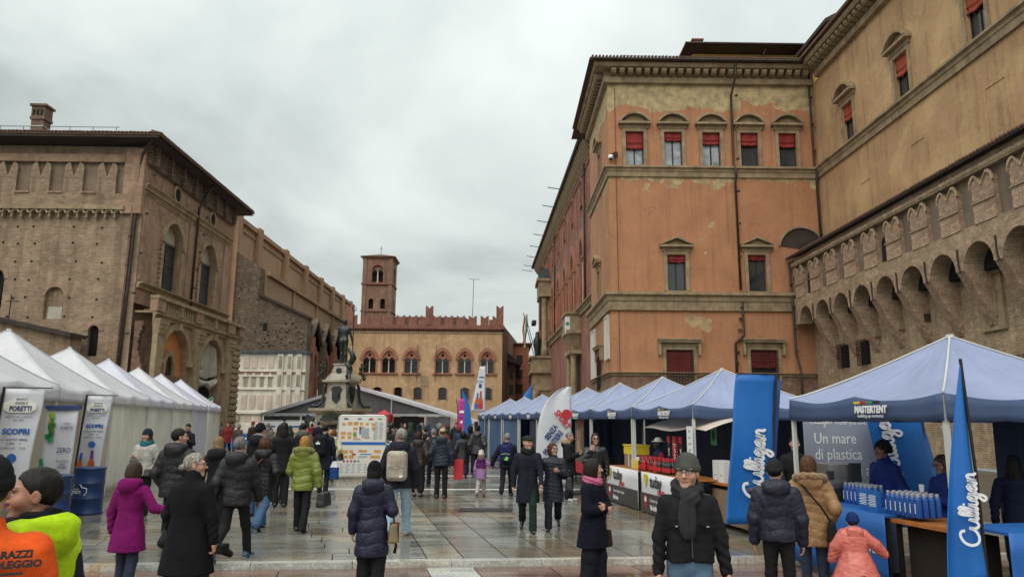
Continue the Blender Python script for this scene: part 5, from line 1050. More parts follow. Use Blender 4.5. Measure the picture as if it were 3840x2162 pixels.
for (x, y, lb) in ((-8.5, 15.9, 'tall blue steel barrel with white brewery emblem, right one of two'), (-7.95, 13.7, 'blue steel barrel nearer the left edge, half hidden behind the man in yellow')):
    T = thing('steel_barrel', lb, 'barrel', (x, y, 0), R_(-18), 'blue steel barrels by the beer banners')
    pr = [(.29, 0), (.305, .01), (.305, .04), (.29, .06), (.29, .3), (.302, .315), (.302, .33), (.29, .345), (.29, .6), (.302, .615), (.302, .63), (.29, .645), (.29, .88), (.305, .9), (.305, .93), (.29, .94)]
    MB().lathe(pr, 0, 0, 0, 36).build('drum', 'barrel_blue', T, smooth=True, local=True); MB().lathe([(.285, .9), (.285, .925)], 0, 0, 0, 36).build('lid', 'barrel_blue', T, local=True)
    w = MB(); P_ = [(-.17, .0), (-.2, .05), (-.2, .13), (-.11, .15), (-.08, .21), (.08, .21), (.11, .15), (.2, .13), (.2, .05), (.17, 0)]
    for k in range(10):
        (a0, b0), (a1, b1) = P_[k], P_[(k+1) % 10]; w.tube([(.296*math.sin(a0/.29), -.296*math.cos(a0/.29), .4+b0), (.296*math.sin(a1/.29), -.296*math.cos(a1/.29), .4+b1)], .009, 5)
    w.build('emblem', 'ink_white', T, local=True)
    text('PORETTI', .085, 'ink_white', T, (0, -.306, .43), (1, 0, 0), (0, 0, 1), .001, sx=.72, bold=.003, local=True); text('ANGELO', .035, 'ink_white', T, (0, -.304, .51), (1, 0, 0), (0, 0, 1), .001, local=True)
T = feather('feather_flag', 'green edged white feather flag behind the far end of the white tents', (-16.3, 42.6, 0), 3.1, .8, 'banner_white', -1, 0); q = MB(); q.tube([(-.78, -.04, 1.5), (-.66, -.04, 2.35), (-.4, -.04, 2.85), (0, -.04, 3.1)], .06, 6); q.build('edge', 'ink_green', T, local=True)
# white feather banner in front of the blue tents
T = thing('feather_banner', 'white feather banner reading sport senza frontiere between the blue tents', 'banner', (1.92, 20.6, 0), R_(8)); q = MB()
q.grid(lambda s, t: (-(.86+.14*(1-t))*(1-s)*(math.sqrt(max(0, 1-((t-.55)/.455)**2)) if t > .55 else 1), .03*math.sin(s*7+t*6), .25+2.62*t), 14, 30); q.build('cloth', 'banner_white', T, smooth=True, local=True, thick=.006)
MB().tube([(.01, 0, 0), (.01, 0, 2.88)], .018, 6).build('pole', 'alu', T, local=True); MB().box(-.3, .3, -.2, .2, .002, .04).build('base_plate', 'iron', T, local=True)
rv = (math.cos(R_(52)), 0, math.sin(R_(52))); uv_ = (-math.sin(R_(52)), 0, math.cos(R_(52)))
text('SENZA', .2, 'ink_navy', T, (-.5, -.06, 1.6), rv, uv_, .001, sx=.75, bold=.008, local=True); text('FRONTIERE', .2, 'ink_navy', T, (-.45, -.06, 1.32), rv, uv_, .001, sx=.75, bold=.008, local=True); text('SPORT', .24, 'ink_red', T, (-.3, -.06, 1.93), (math.cos(R_(-52)), 0, math.sin(R_(-52))), (math.sin(R_(52)), 0, math.cos(R_(52))), .001, sx=.8, bold=.01, local=True)
MB((-.12, -.05, 2.12), (1, 0, 0), (0, -1, 0)).ring(0, 0, 0, .14, 0, 360, 0, .002, 16).build('ball_print', 'ink_red', T, local=True); MB().box(-.42, -.02, -.055, -.05, .42, .75).build('frame_print', 'ink_grey', T, local=True); text('SPORT', .14, 'ink_red', T, (-.22, -.06, .6), (1, 0, 0), (0, 0, 1), .001, sx=.8, local=True); text('PER TUTTI', .09, 'ink_navy', T, (-.22, -.06, .47), (1, 0, 0), (0, 0, 1), .001, sx=.8, local=True)
# tall narrow beer flag at the far end of the blue row, magenta feather and blue sails
T = thing('beer_flag', 'tall slim white flag with two printed bottles above the far blue tents', 'banner', (-.78, 36.5, 0), R_(3)); q = MB()
q.grid(lambda s, t: (-.58*(1-s)*(1-.55*t)-.1*(1-t)*(1-s), .02*math.sin(s*4+t*5), 2.35+2.2*t-.25*(1-s)*(1-t)*0), 8, 16); q.build('cloth', 'banner_white', T, smooth=True, local=True, thick=.006); MB().tube([(.01, 0, 0), (.01, 0, 4.6)], .02, 6).build('pole', 'alu', T, local=True)
bottle_print(T, -.2, 2.5, .85, 'amber', 'ink_red', -.03); bottle_print(T, -.42, 2.5, .75, 'amber', 'ink_blue', -.03, .1); text('SCOPRI', .16, 'ink_blue', T, (-.25, -.03, 3.75), (1, 0, 0), (0, 0, 1), .001, sx=.6, local=True); MB().box(-.3, -.16, -.03, -.025, 3.5, 3.7).box(-.3, -.05, -.03, -.025, 4.0, 4.05).build('badge_print', 'ink_navy', T, local=True)
T = feather('feather_flag', 'magenta and white patterned feather flag beside the marquee entrance', (-2.05, 36, 0), 2.95, .32, 'ink_magenta', 1, 0, 'rect', .3)
for i in range(9): MB().box(.03+.05*(i % 3), .2+.03*(i % 4), -.075, -.07, .6+.24*i, .68+.24*i+.03*(i % 2)).build('pattern_print', 'ink_white' if i % 2 else 'ink_purple', T, local=True)
feather('feather_flag', 'blue feather flag rising just behind the magenta one', (-2.0, 39, 0), 3.5, .5, 'flag_blue', 1, 0, 'feather', .4); feather('feather_flag', 'small blue feather flag above the far blue tent roofs', (1.95, 47, 0), 4.2, .75, 'flag_blue', -1, 0, 'feather', 1.5)
# blue sail banners with looping lettering
T = rect_banner('sail_banner', 'tall blue banner with vertical looping white lettering before the blue tents', (4.56, 13.2, 0), .76, .22, 2.78, 'flag_blue', R_(6), 1, .3)
q = MB(); q.grid(lambda s, t: (.38+.12*s+.3*(t-1), .04+.05*s, .3+2.4*t), 3, 8); q.build('edge_sleeve', 'flag_blue_dark', T, smooth=True, local=True, thick=.006)
ll = Vector((.12, 0, 1)).normalized(); script_word(T, (-.06, -.062, .62), ll, (-1, 0, .12), .165, w=.3, local=True); 
T = thing('sail_banner', 'folded deep blue sail banner standing in front of the near tent post', 'banner', (4.86, 7.7, 0), R_(4)); q = MB()
q.grid(lambda s, t: (-.36*(1-s)*(1-t**1.3)-.03+.05*(1-t)*s, .07*math.sin(s*6+t*2)*(1-t)+.02, .42+2.2*t-.12*(1-s)*(1-t)), 14, 24); q.build('cloth', 'flag_blue', T, smooth=True, local=True, thick=.008)
MB().tube([(.02, 0, -.02), (.02, .02, 1.4), (-.03, .02, 2.62)], .016, 6).build('pole', 'iron', T, local=True); MB().box(-.2, .25, -.2, .2, -.0, .04).build('base_plate', 'iron', T, local=True)
script_word(T, (-.1, -.09, .74), (.045, 0, 1), (-1, 0, .05), .098, w=.28, local=True)
# ------------------------------------------------------------------ information board
T = thing('map_board', 'white information board with orange town map standing in the middle of the crowd', 'sign', (-4.68, 25.6, 0), R_(4))
MB().box(-.78, .78, -.03, .03, .12, 2.06).build('panel', 'plaque', T, local=True); q = MB(); q.tube([(-.8, 0, .1), (-.8, 0, 2.0), (-.72, 0, 2.08), (.72, 0, 2.08), (.8, 0, 2.0), (.8, 0, .1)], .025, 8); q.build('frame', 'alu', T, local=True)
for x in (-.78, .78): MB().box(x-.03, x+.03, -.3, .3, .0, .05).build('foot', 'iron', T, local=True)
def prints(T, m, rects, d=-.032): 
    b = MB()
    for (x0, x1, z0, z1) in rects: b.box(x0, x1, d-.003, d, z0, z1)
    return b.build('print', m, T, local=True)
RR = random.Random(3); rects = []
for x in np.arange(-.72, .34, .2):
    for z in np.arange(1.28, 1.86, .15):
        if RR.random() < .85: rects.append((x+RR.uniform(0, .04), x+RR.uniform(.12, .19), z+RR.uniform(0, .03), z+RR.uniform(.09, .14)))
for x0, x1, z0, z1 in ((-.72, -.45, .82, .93), (-.72, -.45, .66, .76), (-.4, -.25, .66, .76), (.3, .62, .66, .76), (.42, .64, .84, .94), (-.4, -.28, .84, .93), (-.1, .18, .86, .94)): rects.append((x0, x1, z0, z1))
prints(T, 'ink_orange', rects); prints(T, 'ink_blue', [(-.78, .78, 1.1, 1.2), (-.1, -.04, 1.45, 1.7), (-.04, .32, .78, .81)]); prints(T, 'ink_grey', [(-.02, .22, 1.34, 1.66), (-.3, -.05, 1.27, 1.32), (-.1, .2, .69, .74)], -.036); prints(T, 'ink_red', [(-.32, -.18, .77, .82), (.2, .32, 1.93, 1.97)], -.037); prints(T, 'ink_green', [(-.3, -.2, 1.4, 1.48)], -.037)
prints(T, 'ink_grey', [(.38, .38+RR.uniform(.1, .17), z, z+.012) for z in np.arange(1.28, 1.88, .03)]+[(.57, .57+RR.uniform(.08, .16), z, z+.012) for z in np.arange(1.28, 1.88, .03)]+[(x, x+RR.uniform(.06, .14), z, z+.03) for z in (.2, .28, .36, .44) for x in (-.7, -.5, -.3, -.1, .1, .3, .5)])
for i, m in enumerate(('ink_purple', 'ink_red', 'ink_red', 'ink_navy', 'ink_green')): prints(T, m, [(-.6+.12*i, -.54+.12*i, .54, .6)], -.036)
for s_, x, m in (('NETTUNO', -.55, 'ink_black'), ('PIAZZA', -.1, 'ink_blue'), ('BOLOGNA', .3, 'ink_red'), ('EVENTI', .58, 'ink_green')): prints(T, m, [(x-.08, x+.08, 1.94, 1.965), (x-.06, x+.04, 1.975, 1.995)])
# ------------------------------------------------------------------ stall counters
RT = R_(10.3); uD = Vector((-math.sin(RT), math.cos(RT), 0)); vD = Vector((math.cos(RT), math.sin(RT), 0))
def counter(name, label, pos, half, depth, h, topm, frontm, rz=RT):
    """draped table: local x towards the tent, y along the row; front at x = 0"""
    T = thing(name, label, 'table', pos, rz); MB().box(0, depth, -half, half, h-.03, h).build('tabletop', topm, T, local=True)
    q = MB(); q.grid(lambda s, t: (-.012-.012*math.sin(s*half*14)*(1-t), -half+2*half*s, .03+(h-.028)*t), 40, 4); q.build('front_cloth', frontm, T, smooth=True, local=True, thick=.004)
    for x in (.05, depth-.05):
        for y in (-half+.05, half-.05): MB().box(x-.02, x+.02, y-.02, y+.02, 0, h-.03).build('leg', 'iron', T, local=True)
    return T
mat('cloth_white', (.72, .72, .74), .6, .1, 2, .1, 8); mat('cloth_grey', (.075, .066, .062), .6, .15, 2, .1, 8); mat('cloth_blue', (.012, .12, .42), .55, .12, 2, .1, 8)
def fpos(c, along, out): p = Vector((c[0], c[1], 0))+uD*along-vD*out; return (p.x, p.y, 0)
for (al, half, lb, w1, w2) in ((1.9, 1.1, 'white and grey draped counter with yellow crates, far one of two', 'Bologna', 'tuday'), (-.62, 1.22, 'white and grey draped counter with red bottles, near one of two', 'Via Indipendenza', 'tuday')):
    T = counter('stall_counter', lb, fpos(BP[7], al, 1.72), half, .75, .86, 'wood_orange', 'cloth_white')
    MB().box(-.035, -.028, -half, half, .03, .43).build('lower_band', 'cloth_grey', T, local=True)
    L = (0, -1, 0); Z_ = (0, 0, 1)
    text(w2, .34, 'ink_black', T, (-.034, half-.55, .58), L, Z_, .001, 'LEFT', sx=.85, local=True, bold=.008); text('CONAD', .13, 'ink_red', T, (-.034, half-.95, .45), L, Z_, .001, 'LEFT', sx=.8, local=True, bold=.006); text('Ci trovi in pieno Centro', .1, 'ink_white', T, (-.04, half-.55, .27), L, Z_, .001, 'LEFT', sx=.8, local=True); text(w1, .14, 'ink_white', T, (-.04, half-.55, .11), L, Z_, .001, 'LEFT', sx=.8, shear=.15, bold=.006, local=True)
    f = MB((-.034, half-.32, .72), (0, -1, 0), (-1, 0, 0)); f.ring(-.06, .05, 0, .07, 0, 360, 0, .002, 10).ring(.06, .05, 0, .07, 0, 360, 0, .0021, 10).ring(0, -.04, 0, .07, 0, 360, 0, .0022, 10).poly([(-.05, -.08), (.05, -.08), (0, -.2)], 0, .0023).build('flower_print', 'ink_yellow', T, local=True)
    f = MB((-.037, half-.3, .3), (0, -1, 0), (-1, 0, 0)); f.ring(0, 0, .06, .1, 0, 360, 0, .002, 14).poly([(-.09, -.05), (.09, -.05), (0, -.22)], 0, .0021).build('pin_print', 'ink_red', T, local=True); f = MB((-.039, half-.3, .3), (0, -1, 0), (-1, 0, 0)); f.ring(0, 0, 0, .06, 0, 360, 0, .002, 12).build('pin_centre_print', 'ink_white', T, local=True)
mat('bottle_dark', (.015, .012, .012), .12, .2, 3, 0, spec=.7); mat('bottle_red', (.45, .015, .01), .2, .2, 3, 0, spec=.6)
bp0 = None; RB = random.Random(5); nb = 0
def bottle(pos, m, capm, sc, label, group, name='bottle', kind='wine'):
    key = 'tmpl_%s_%s' % (m, kind)
    if key not in BOT:
        T = thing(name, label, 'bottle', pos, 0, group)
        if kind == 'wine':
            MB().lathe([(.036, 0), (.038, .01), (.038, .17), (.03, .2), (.015, .235), (.014, .29)], 0, 0, 0, 10).build('glass_body', m, T, smooth=True, local=True); MB().lathe([(.016, .25), (.017, .3), (.012, .305)], 0, 0, 0, 8).build('cap', capm, T, local=True); MB().lathe([(.0385, .05), (.0385, .13)], 0, 0, 0, 10).build('paper_label', 'ink_red', T, local=True)
        else:
            MB().lathe([(.036, 0), (.037, .01), (.037, .2), (.032, .22), (.02, .232)], 0, 0, 0, 12).build('flask_body', m, T, smooth=True, local=True); MB().lathe([(.021, .226), (.022, .262), (.015, .268)], 0, 0, 0, 10).build('cap', capm, T, local=True); MB().box(-.0405, -.0365, -.006, .006, .05, .16).build('logo', 'ink_white', T, local=True)
        BOT[key] = T
    else:
        S0 = BOT[key]; T = S0.copy(); COL.objects.link(T); T.location = pos
        for c in S0.children: k = c.copy(); COL.objects.link(k); k.parent = T
        tag(T, label, 'bottle', group)
    T.scale = (sc, sc, sc); return T
BOT = {}
for gi, (al, kind) in enumerate(((.98, 'bottle_dark'), (.78, 'bottle_red'), (.30, 'bottle_dark'), (.1, 'bottle_red'), (-.12, 'bottle_dark'), (-.4, 'bottle_dark'), (-.58, 'bottle_dark'))):
    for i in range(2):
        for j in range(3):
            p = fpos(BP[7], al-.085*i+.02, 1.6-.09*j); bottle((p[0], p[1], .862), kind, 'ink_red', 1.05, 'red capped %s bottle in the rows on the red bottle counter' % ('dark' if kind == 'bottle_dark' else 'bright red'), 'red capped bottles on the stall counter')
T = thing('yellow_crate', 'yellow plastic crate piled on the counter beside the bottles', 'crate', fpos(BP[7], 1.55, 1.3)[:2]+(.862,), RT)
MB().box(-.2, .2, -.3, .3, .0, .02).box(-.2, -.18, -.3, .3, .02, .2).box(.18, .2, -.3, .3, .02, .2).box(-.18, .18, -.3, -.28, .02, .2).box(-.18, .18, .28, .3, .02, .2).build('tub', 'ink_yellow', T, local=True); MB().box(-.17, .17, -.25, .25, .02, .26).build('contents', 'cloth_white', T, local=True)
T = thing('yellow_crate', 'yellow plastic crate stacked on a cardboard box at the back of the counter', 'crate', fpos(BP[7], 2.15, 1.25)[:2]+(1.162,), RT)
MB().box(-.2, .2, -.34, .34, .0, .2).build('tub', 'ink_yellow', T, local=True); MB().box(-.22, .22, -.36, .36, .2, .23).build('rim', 'ink_yellow', T, local=True)
T = thing('cardboard_box', 'brown cardboard box under the yellow crate on the counter', 'box', fpos(BP[7], 2.15, 1.25)[:2]+(.862,), RT); MB().box(-.2, .2, -.3, .3, 0, .297).build('carton', 'cardboard', T, local=True); MB().box(-.202, -.2, -.02, .02, 0, .29).build('tape', 'ink_white', T, local=True)
# scarf rack, price lists, white boxes, crates at the stall
for k, (al, m1, m2, lb) in enumerate(((.12, 'ink_black', 'ink_red', 'black and red football scarf hanging left on the stall rack'), (-.18, 'ink_red', 'ink_black', 'broad red scarf with white letters hanging in the middle of the stall rack'), (-.5, 'ink_black', 'ink_red', 'black and red football scarf hanging right on the stall rack'))):
    p = fpos(BP[7], al, 1.25); T = thing('football_scarf', lb, 'scarf', (p[0], p[1], .9), RT, 'football scarves on the stall rack'); w = .2 if k == 1 else .13
    MB().box(-.02, .02, -w/2, w/2, .02, .74).build('panel', m1, T, local=True); MB().box(-.026, -.021, -w/2, w/2 if k != 1 else -w/2+.03, .6 if k != 1 else .02, .74).build('stripe', m2, T, local=True); text('JUNO' if k == 1 else 'BFC', .15 if k == 1 else .1, 'ink_white', T, (-.03, 0, .4), (0, 0, -1), (0, -1, 0), .001, local=True); MB().box(-.015, .015, -.01, .01, -.04, .02).build('rack_rod', 'iron', T, local=True)
for k, (z0, z1, dy) in enumerate(((1.32, 1.86, 0), (.86, 1.3, -.06))):
    p = fpos(BP[7], -1.62+dy, 1.56); T = thing('price_list', ('upper' if k == 0 else 'lower')+' white price sheet fixed to the stall post', 'sign', (p[0], p[1], z0), RT)
    MB().box(-.004, .004, -.13, .13, 0, z1-z0).build('sheet', 'white_paint', T, local=True)
    for i in range(4 if k == 0 else 3): text(('4 €', '4 €', '1,4 €', '8 €')[i], .07, 'ink_black', T, (-.007, 0, z1-z0-.12-.12*i), (0, -1, 0), (0, 0, 1), .0005, local=True)
T = thing('trestle_table', 'orange wooden trestle table at the back of the bottle stall', 'table', fpos(BP[7], -2.3, .9), RT); MB().box(-.3, .3, -1.0, .75, .78, .82).build('tabletop', 'wood_orange', T, local=True); MB().box(-.25, .25, -.9, .7, .1, .7).build('under_cloth', 'cardboard', T, local=True)
for y in (-.9, .65): MB().box(-.28, .28, y-.02, y+.02, 0, .779).build('leg', 'iron', T, local=True)
for k, (al, lb) in enumerate(((-1.75, 'front white gift box on the orange trestle table'), (-2.0, 'rear white gift box on the orange trestle table'))):
    p = fpos(BP[7], al, 1.0); T = thing('white_box', lb, 'box', (p[0], p[1], .822), RT); MB().box(-.12, .12, -.1, .1, 0, .4).build('carton', 'white_paint', T, local=True); MB().box(-.122, -.12, -.06, .06, .12, .14).build('print', 'ink_grey', T, local=True)
for k, (al, z) in enumerate(((-2.5, .822), (-2.5, 1.05), (-2.72, .822), (-2.45, 1.28), (-2.75, 1.05))):
    p = fpos(BP[7], al, .6); T = thing('wooden_crate', ('bottom left', 'middle left', 'bottom right', 'top', 'upper right')[k]+' wooden crate of the stack behind the white boxes', 'crate', (p[0], p[1], z), RT, 'wooden crates stacked in the stall')
    for zz in (.02, .09, .16):
        MB().box(-.15, -.135, -.1, .1, zz, zz+.05).build('slat', 'cardboard', T, local=True); MB().box(.135, .15, -.1, .1, zz, zz+.05).build('slat', 'cardboard', T, local=True); MB().box(-.135, .135, -.1, -.09, zz, zz+.05).build('slat', 'cardboard', T, local=True); MB().box(-.135, .135, .09, .1, zz, zz+.05).build('slat', 'cardboard', T, local=True)
    MB().box(-.134, .134, -.089, .089, 0, .02).build('floor_board', 'cardboard', T, local=True)
# grey awning inside the tent, green poster, ball-player poster
p = fpos(BP[7], -.3, 1.0); T = thing('inner_awning', 'pale grey fabric awning hanging inside the bottle stall', 'awning', (p[0], p[1], 0), RT); q = MB(); q.grid(lambda s, t: (-.45+.9*t, -1.8+3.3*s, 1.78+.22*math.sin(math.pi*t*.5)+.03*math.sin(s*9)), 18, 5); q.build('cloth', 'tent_beige', T, smooth=True, local=True, thick=.006); MB().tube([(.4, -1.8, 1.98), (.4, 1.5, 1.98)], .015, 6).build('rail', 'alu', T, local=True)
p = fpos(BP[7], -1.5, 1.0); T = thing('green_poster', 'small green poster hanging by the stall post', 'poster', (p[0], p[1], 1.5), RT); MB().box(-.004, .004, -.12, .12, 0, .36).build('sheet', 'ink_green', T, local=True); MB((-.006, 0, .18), (0, -1, 0), (-1, 0, 0)).ring(0, 0, 0, .07, 0, 360, 0, .002, 10, 1.5).build('print', 'ink_black', T, local=True)
p = fpos(BP[5], .1, 1.3); T = thing('player_poster', 'tall poster showing a ball player reaching up, beside the man in the fur hood', 'poster', (p[0], p[1], .1), RT); mat('poster_ground', (.2, .17, .12), .5, .5, 5, 0, col2=(.05, .045, .04))
MB().box(-.01, .01, -.45, .45, .5, 1.95).build('sheet', 'poster_ground', T, local=True); MB().box(-.014, -.01, -.44, .44, .3, .62).build('red_band', 'ink_red', T, local=True); f = MB((-.013, 0, 0), (0, -1, 0), (-1, 0, 0)); f.ring(.2, 1.78, 0, .14, 0, 360, 0, .002, 14).build('ball_print', 'ink_red', T, local=True); mat('skin_print', (.45, .24, .15), .5, .1, 4, 0); f = MB((-.013, 0, 0), (0, -1, 0), (-1, 0, 0)); f.ring(-.15, 1.45, 0, .12, 0, 360, 0, .002, 12, 1.3).poly([(-.05, 1.2), (.12, 1.65), (.2, 1.62), (.06, 1.12)], 0, .0021).poly([(-.3, .8), (.2, .8), (.1, 1.25), (-.25, 1.28)], 0, .0018).build('player_print', 'skin_print', T, local=True)
for y in (-.44, .44): MB().box(-.02, .02, y-.02, y+.02, 0, .5).build('leg', 'iron', T, local=True)
# ------------------------------------------------------------------ water stall in the near tent
C8 = BP[8]
def f8(al, out, z=0): p = Vector((C8[0], C8[1], z))+uD*al-vD*out; return (p.x, p.y, z)
T = counter('stall_counter', 'bright blue draped counter of the water stall behind the child in the red poncho', f8(.42, 1.62), .98, .7, .88, 'cloth_blue', 'cloth_blue')
script_word(T, (-.03, .86, .42), (0, -1, 0), (0, 0, 1), .105, w=.2, local=True); text('Water you love.', .17, 'ink_white', T, (-.03, .06, .42), (0, -1, 0), (0, 0, 1), .001, 'LEFT', sx=.78, local=True, bold=.003)
T = thing('bench_table', 'orange edged wooden table between the two blue counters', 'table', f8(-1.0, 1.35), RT); MB().box(-.2, .5, -.44, .44, .8, .84).build('tabletop', 'wood_orange', T, local=True); MB().box(.0, .45, -.42, .42, .05, .75).build('dark_boxes', 'hole', T, local=True)
for y in (-.4, .4): MB().box(-.15, -.1, y-.02, y+.02, 0, .8).build('leg', 'iron', T, local=True)
T = thing('stall_counter', 'blue draped counter with white looping lettering at the bottom right corner', 'table', f8(-1.55, .3), RT); MB().box(-.95, 1.6, -.35, .3, .83, .86).build('tabletop', 'cloth_blue', T, local=True); q = MB(); q.grid(lambda s, t: (-.95+2.55*s, -.362-.012*math.sin(s*30)*(1-t), .03+.83*t), 40, 4); q.build('front_cloth', 'cloth_blue', T, smooth=True, local=True, thick=.004); script_word(T, (-.6, -.385, .42), (1, 0, 0), (0, 0, 1), .115, w=.22, local=True)
mat('flask_blue', (.008, .07, .3), .3, .1, 3, 0, spec=.6); mat('flask_cap', (.5, .52, .54), .35, .1, 3, 0, metal=.5)
for (al, out, nx, ny, z, nm) in ((-.42, 1.45, 7, 4, .882, 'blue water flask with silver cap on the counter beside the seller'), (.75, 1.2, 7, 3, .882, 'blue water flask with silver cap lined up behind the steel dispenser'), (-1.5, -.15, 6, 4, .862, 'blue water flask with silver cap on the counter by the sail banner')):
    for i in range(nx):
        for j in range(ny): bottle(f8(al-.082*i, out-.085*j, z), 'flask_blue', 'flask_cap', 1.0, nm, 'blue water flasks on the stall counters', 'water_flask', 'flask')
for (al, out, lb) in ((-.05, 1.5, 'small blue printed box standing left beside the flasks'), (-.3, 1.56, 'small blue printed box standing right beside the flasks'), (1.05, 1.45, 'blue printed box below the steel dispenser')):
    T = thing('printed_box', lb, 'box', f8(al, out, .882), RT); MB().box(-.03, .03, -.09, .09, 0, .25).build('carton', 'cloth_blue', T, local=True)
    for i in range(7): MB().box(-.033, -.03, -.07, .05+.02*(i % 2), .07+.02*i, .078+.02*i).build('print_line', 'ink_white', T, local=True)
T = thing('water_dispenser', 'stainless steel water dispenser on the blue counter', 'dispenser', f8(1.1, 1.25, .882), RT); mat('steel', (.5, .47, .42), .25, .15, 1, .02, 10, metal=.9)
MB().box(-.15, .3, -.28, .28, .18, .5).build('cabinet', 'steel', T, local=True); MB().box(.16, .32, -.33, -.285, .0, .52).build('dark_side', 'ink_black', T, local=True); MB().box(-.1, .2, -.27, .27, 0, .18).build('base', 'ink_black', T, local=True); MB().box(-.22, -.15, -.4, -.33, .3, .42).build('tap', 'ink_black', T, local=True)
T = thing('stall_poster', 'grey water poster with large white words at the back of the near stall', 'poster', (5.55, 12.1, 0), R_(6)); MB().box(-.68, .75, 0, .02, .5, 2.15).build('panel', 'banner_grey', T, local=True)
Lx = ((1, 0, 0), (0, 0, 1)); text('Un mare\ndi plastica\nnon piace a\nnessuno', .25, 'ink_white', T, (-.52, -.003, 1.62), *Lx, .001, 'LEFT', sx=.82, local=True); script_word(T, (-.58, -.004, 1.93), *Lx, .052, w=.2, local=True); text('Water you love.', .1, 'ink_white', T, (-.15, -.003, 1.92), *Lx, .001, 'LEFT', sx=.85, local=True)
for x in (-.6, .68): MB().box(x-.02, x+.02, .0, .02, 0, .5).build('leg', 'alu', T, local=True)
T = thing('sail_banner', 'slanting blue sail banner with white letters behind the seller', 'banner', (6.35, 11.9, 0), R_(4)); q = MB(); q.grid(lambda s, t: (-.55+.95*s+.35*(1-t), .03*math.sin(s*5+t*3), .35+1.8*t), 8, 12); q.build('cloth', 'flag_blue', T, smooth=True, local=True, thick=.006); MB().tube([(.45, .03, 0), (.42, .03, 2.15)], .018, 6).build('pole', 'iron', T, local=True); script_word(T, (-.02, -.05, 1.0), (-.17, 0, 1), (-1, 0, -.17), .16, w=.25, local=True)
# barriers with blue banners by the church steps, and litter of the square
for k, (x, y, w, lb) in enumerate(((-17.4, 46, 2.6, 'blue and white event banner on a low barrier, left end'), (-14.6, 44.5, 2.2, 'blue and white event banner on a low barrier, right of the first'))):
    T = thing('event_barrier', lb, 'barrier', (x, y, 0), R_(6), 'low event barriers'); MB().box(-w/2, w/2, -.02, .02, .2, 1.05).build('banner', 'cloth_blue', T, local=True); MB().box(-w/2+.1, w/2-.2, -.025, -.02, .75, .85).build('print', 'ink_white', T, local=True)
    for s_ in (-1, 1): MB().box(s_*w/2-.03, s_*w/2+.03, -.25, .25, 0, .05).box(s_*w/2-.025, s_*w/2+.025, -.02, .02, .05, 1.1).build('leg', 'alu', T, local=True)
for k in range(4):
    x = -18.8+2.05*k; T = thing('event_barrier', 'white sponsor barrier by the basin, %s from the left' % ('first', 'second', 'third', 'fourth')[k], 'barrier', (x, 62, 0), 0, 'white sponsor barriers by the basin'); MB().box(-.95, .95, -.02, .02, .75, 1.75).build('banner', 'white_paint', T, local=True); MB().box(-.3, .3, -.026, -.02, 1.25, 1.4).build('print', 'ink_blue', T, local=True); MB().tube([(-.97, 0, 0), (-.97, 0, 1.7), (-.85, 0, 1.8), (.85, 0, 1.8), (.97, 0, 1.7), (.97, 0, 0)], .03, 6).build('frame', 'alu', T, local=True)
# ------------------------------------------------------------------ figures: smooth signed-distance bodies, meshed by surface nets
f32 = np.float32
def V3(*a): return np.array(a, f32)
def cap_(P, a, b, ra, rb):
    a, b = np.asarray(a, f32), np.asarray(b, f32); ba = b-a; q = P-a; h = np.clip(q@ba/max(1e-9, float(ba@ba)), 0, 1)
    return np.linalg.norm(q-h[..., None]*ba, axis=-1)-(ra+(rb-ra)*h), h
def cap(P, a, b, ra, rb): return cap_(P, a, b, ra, rb)[0]
def ell(P, c, r):
    q = P-np.asarray(c, f32); r = np.asarray(r, f32); k0 = np.linalg.norm(q/r, axis=-1); k1 = np.linalg.norm(q/(r*r), axis=-1)+1e-9
    return k0*(k0-1)/k1
def smin(a, b, k): h = np.maximum(k-np.abs(a-b), 0)/k; return np.minimum(a, b)-h*h*k*.25
def smax(a, b, k): return -smin(-a, -b, k)
_W = rng.normal(size=(9, 3)).astype(f32)
def wob(P, f, ph=0.): 
    s = 0
    for i in range(5): s = s+np.sin((P@_W[i])*f*(.8+.25*i)+ph*(i+1)+i)
    return s/5
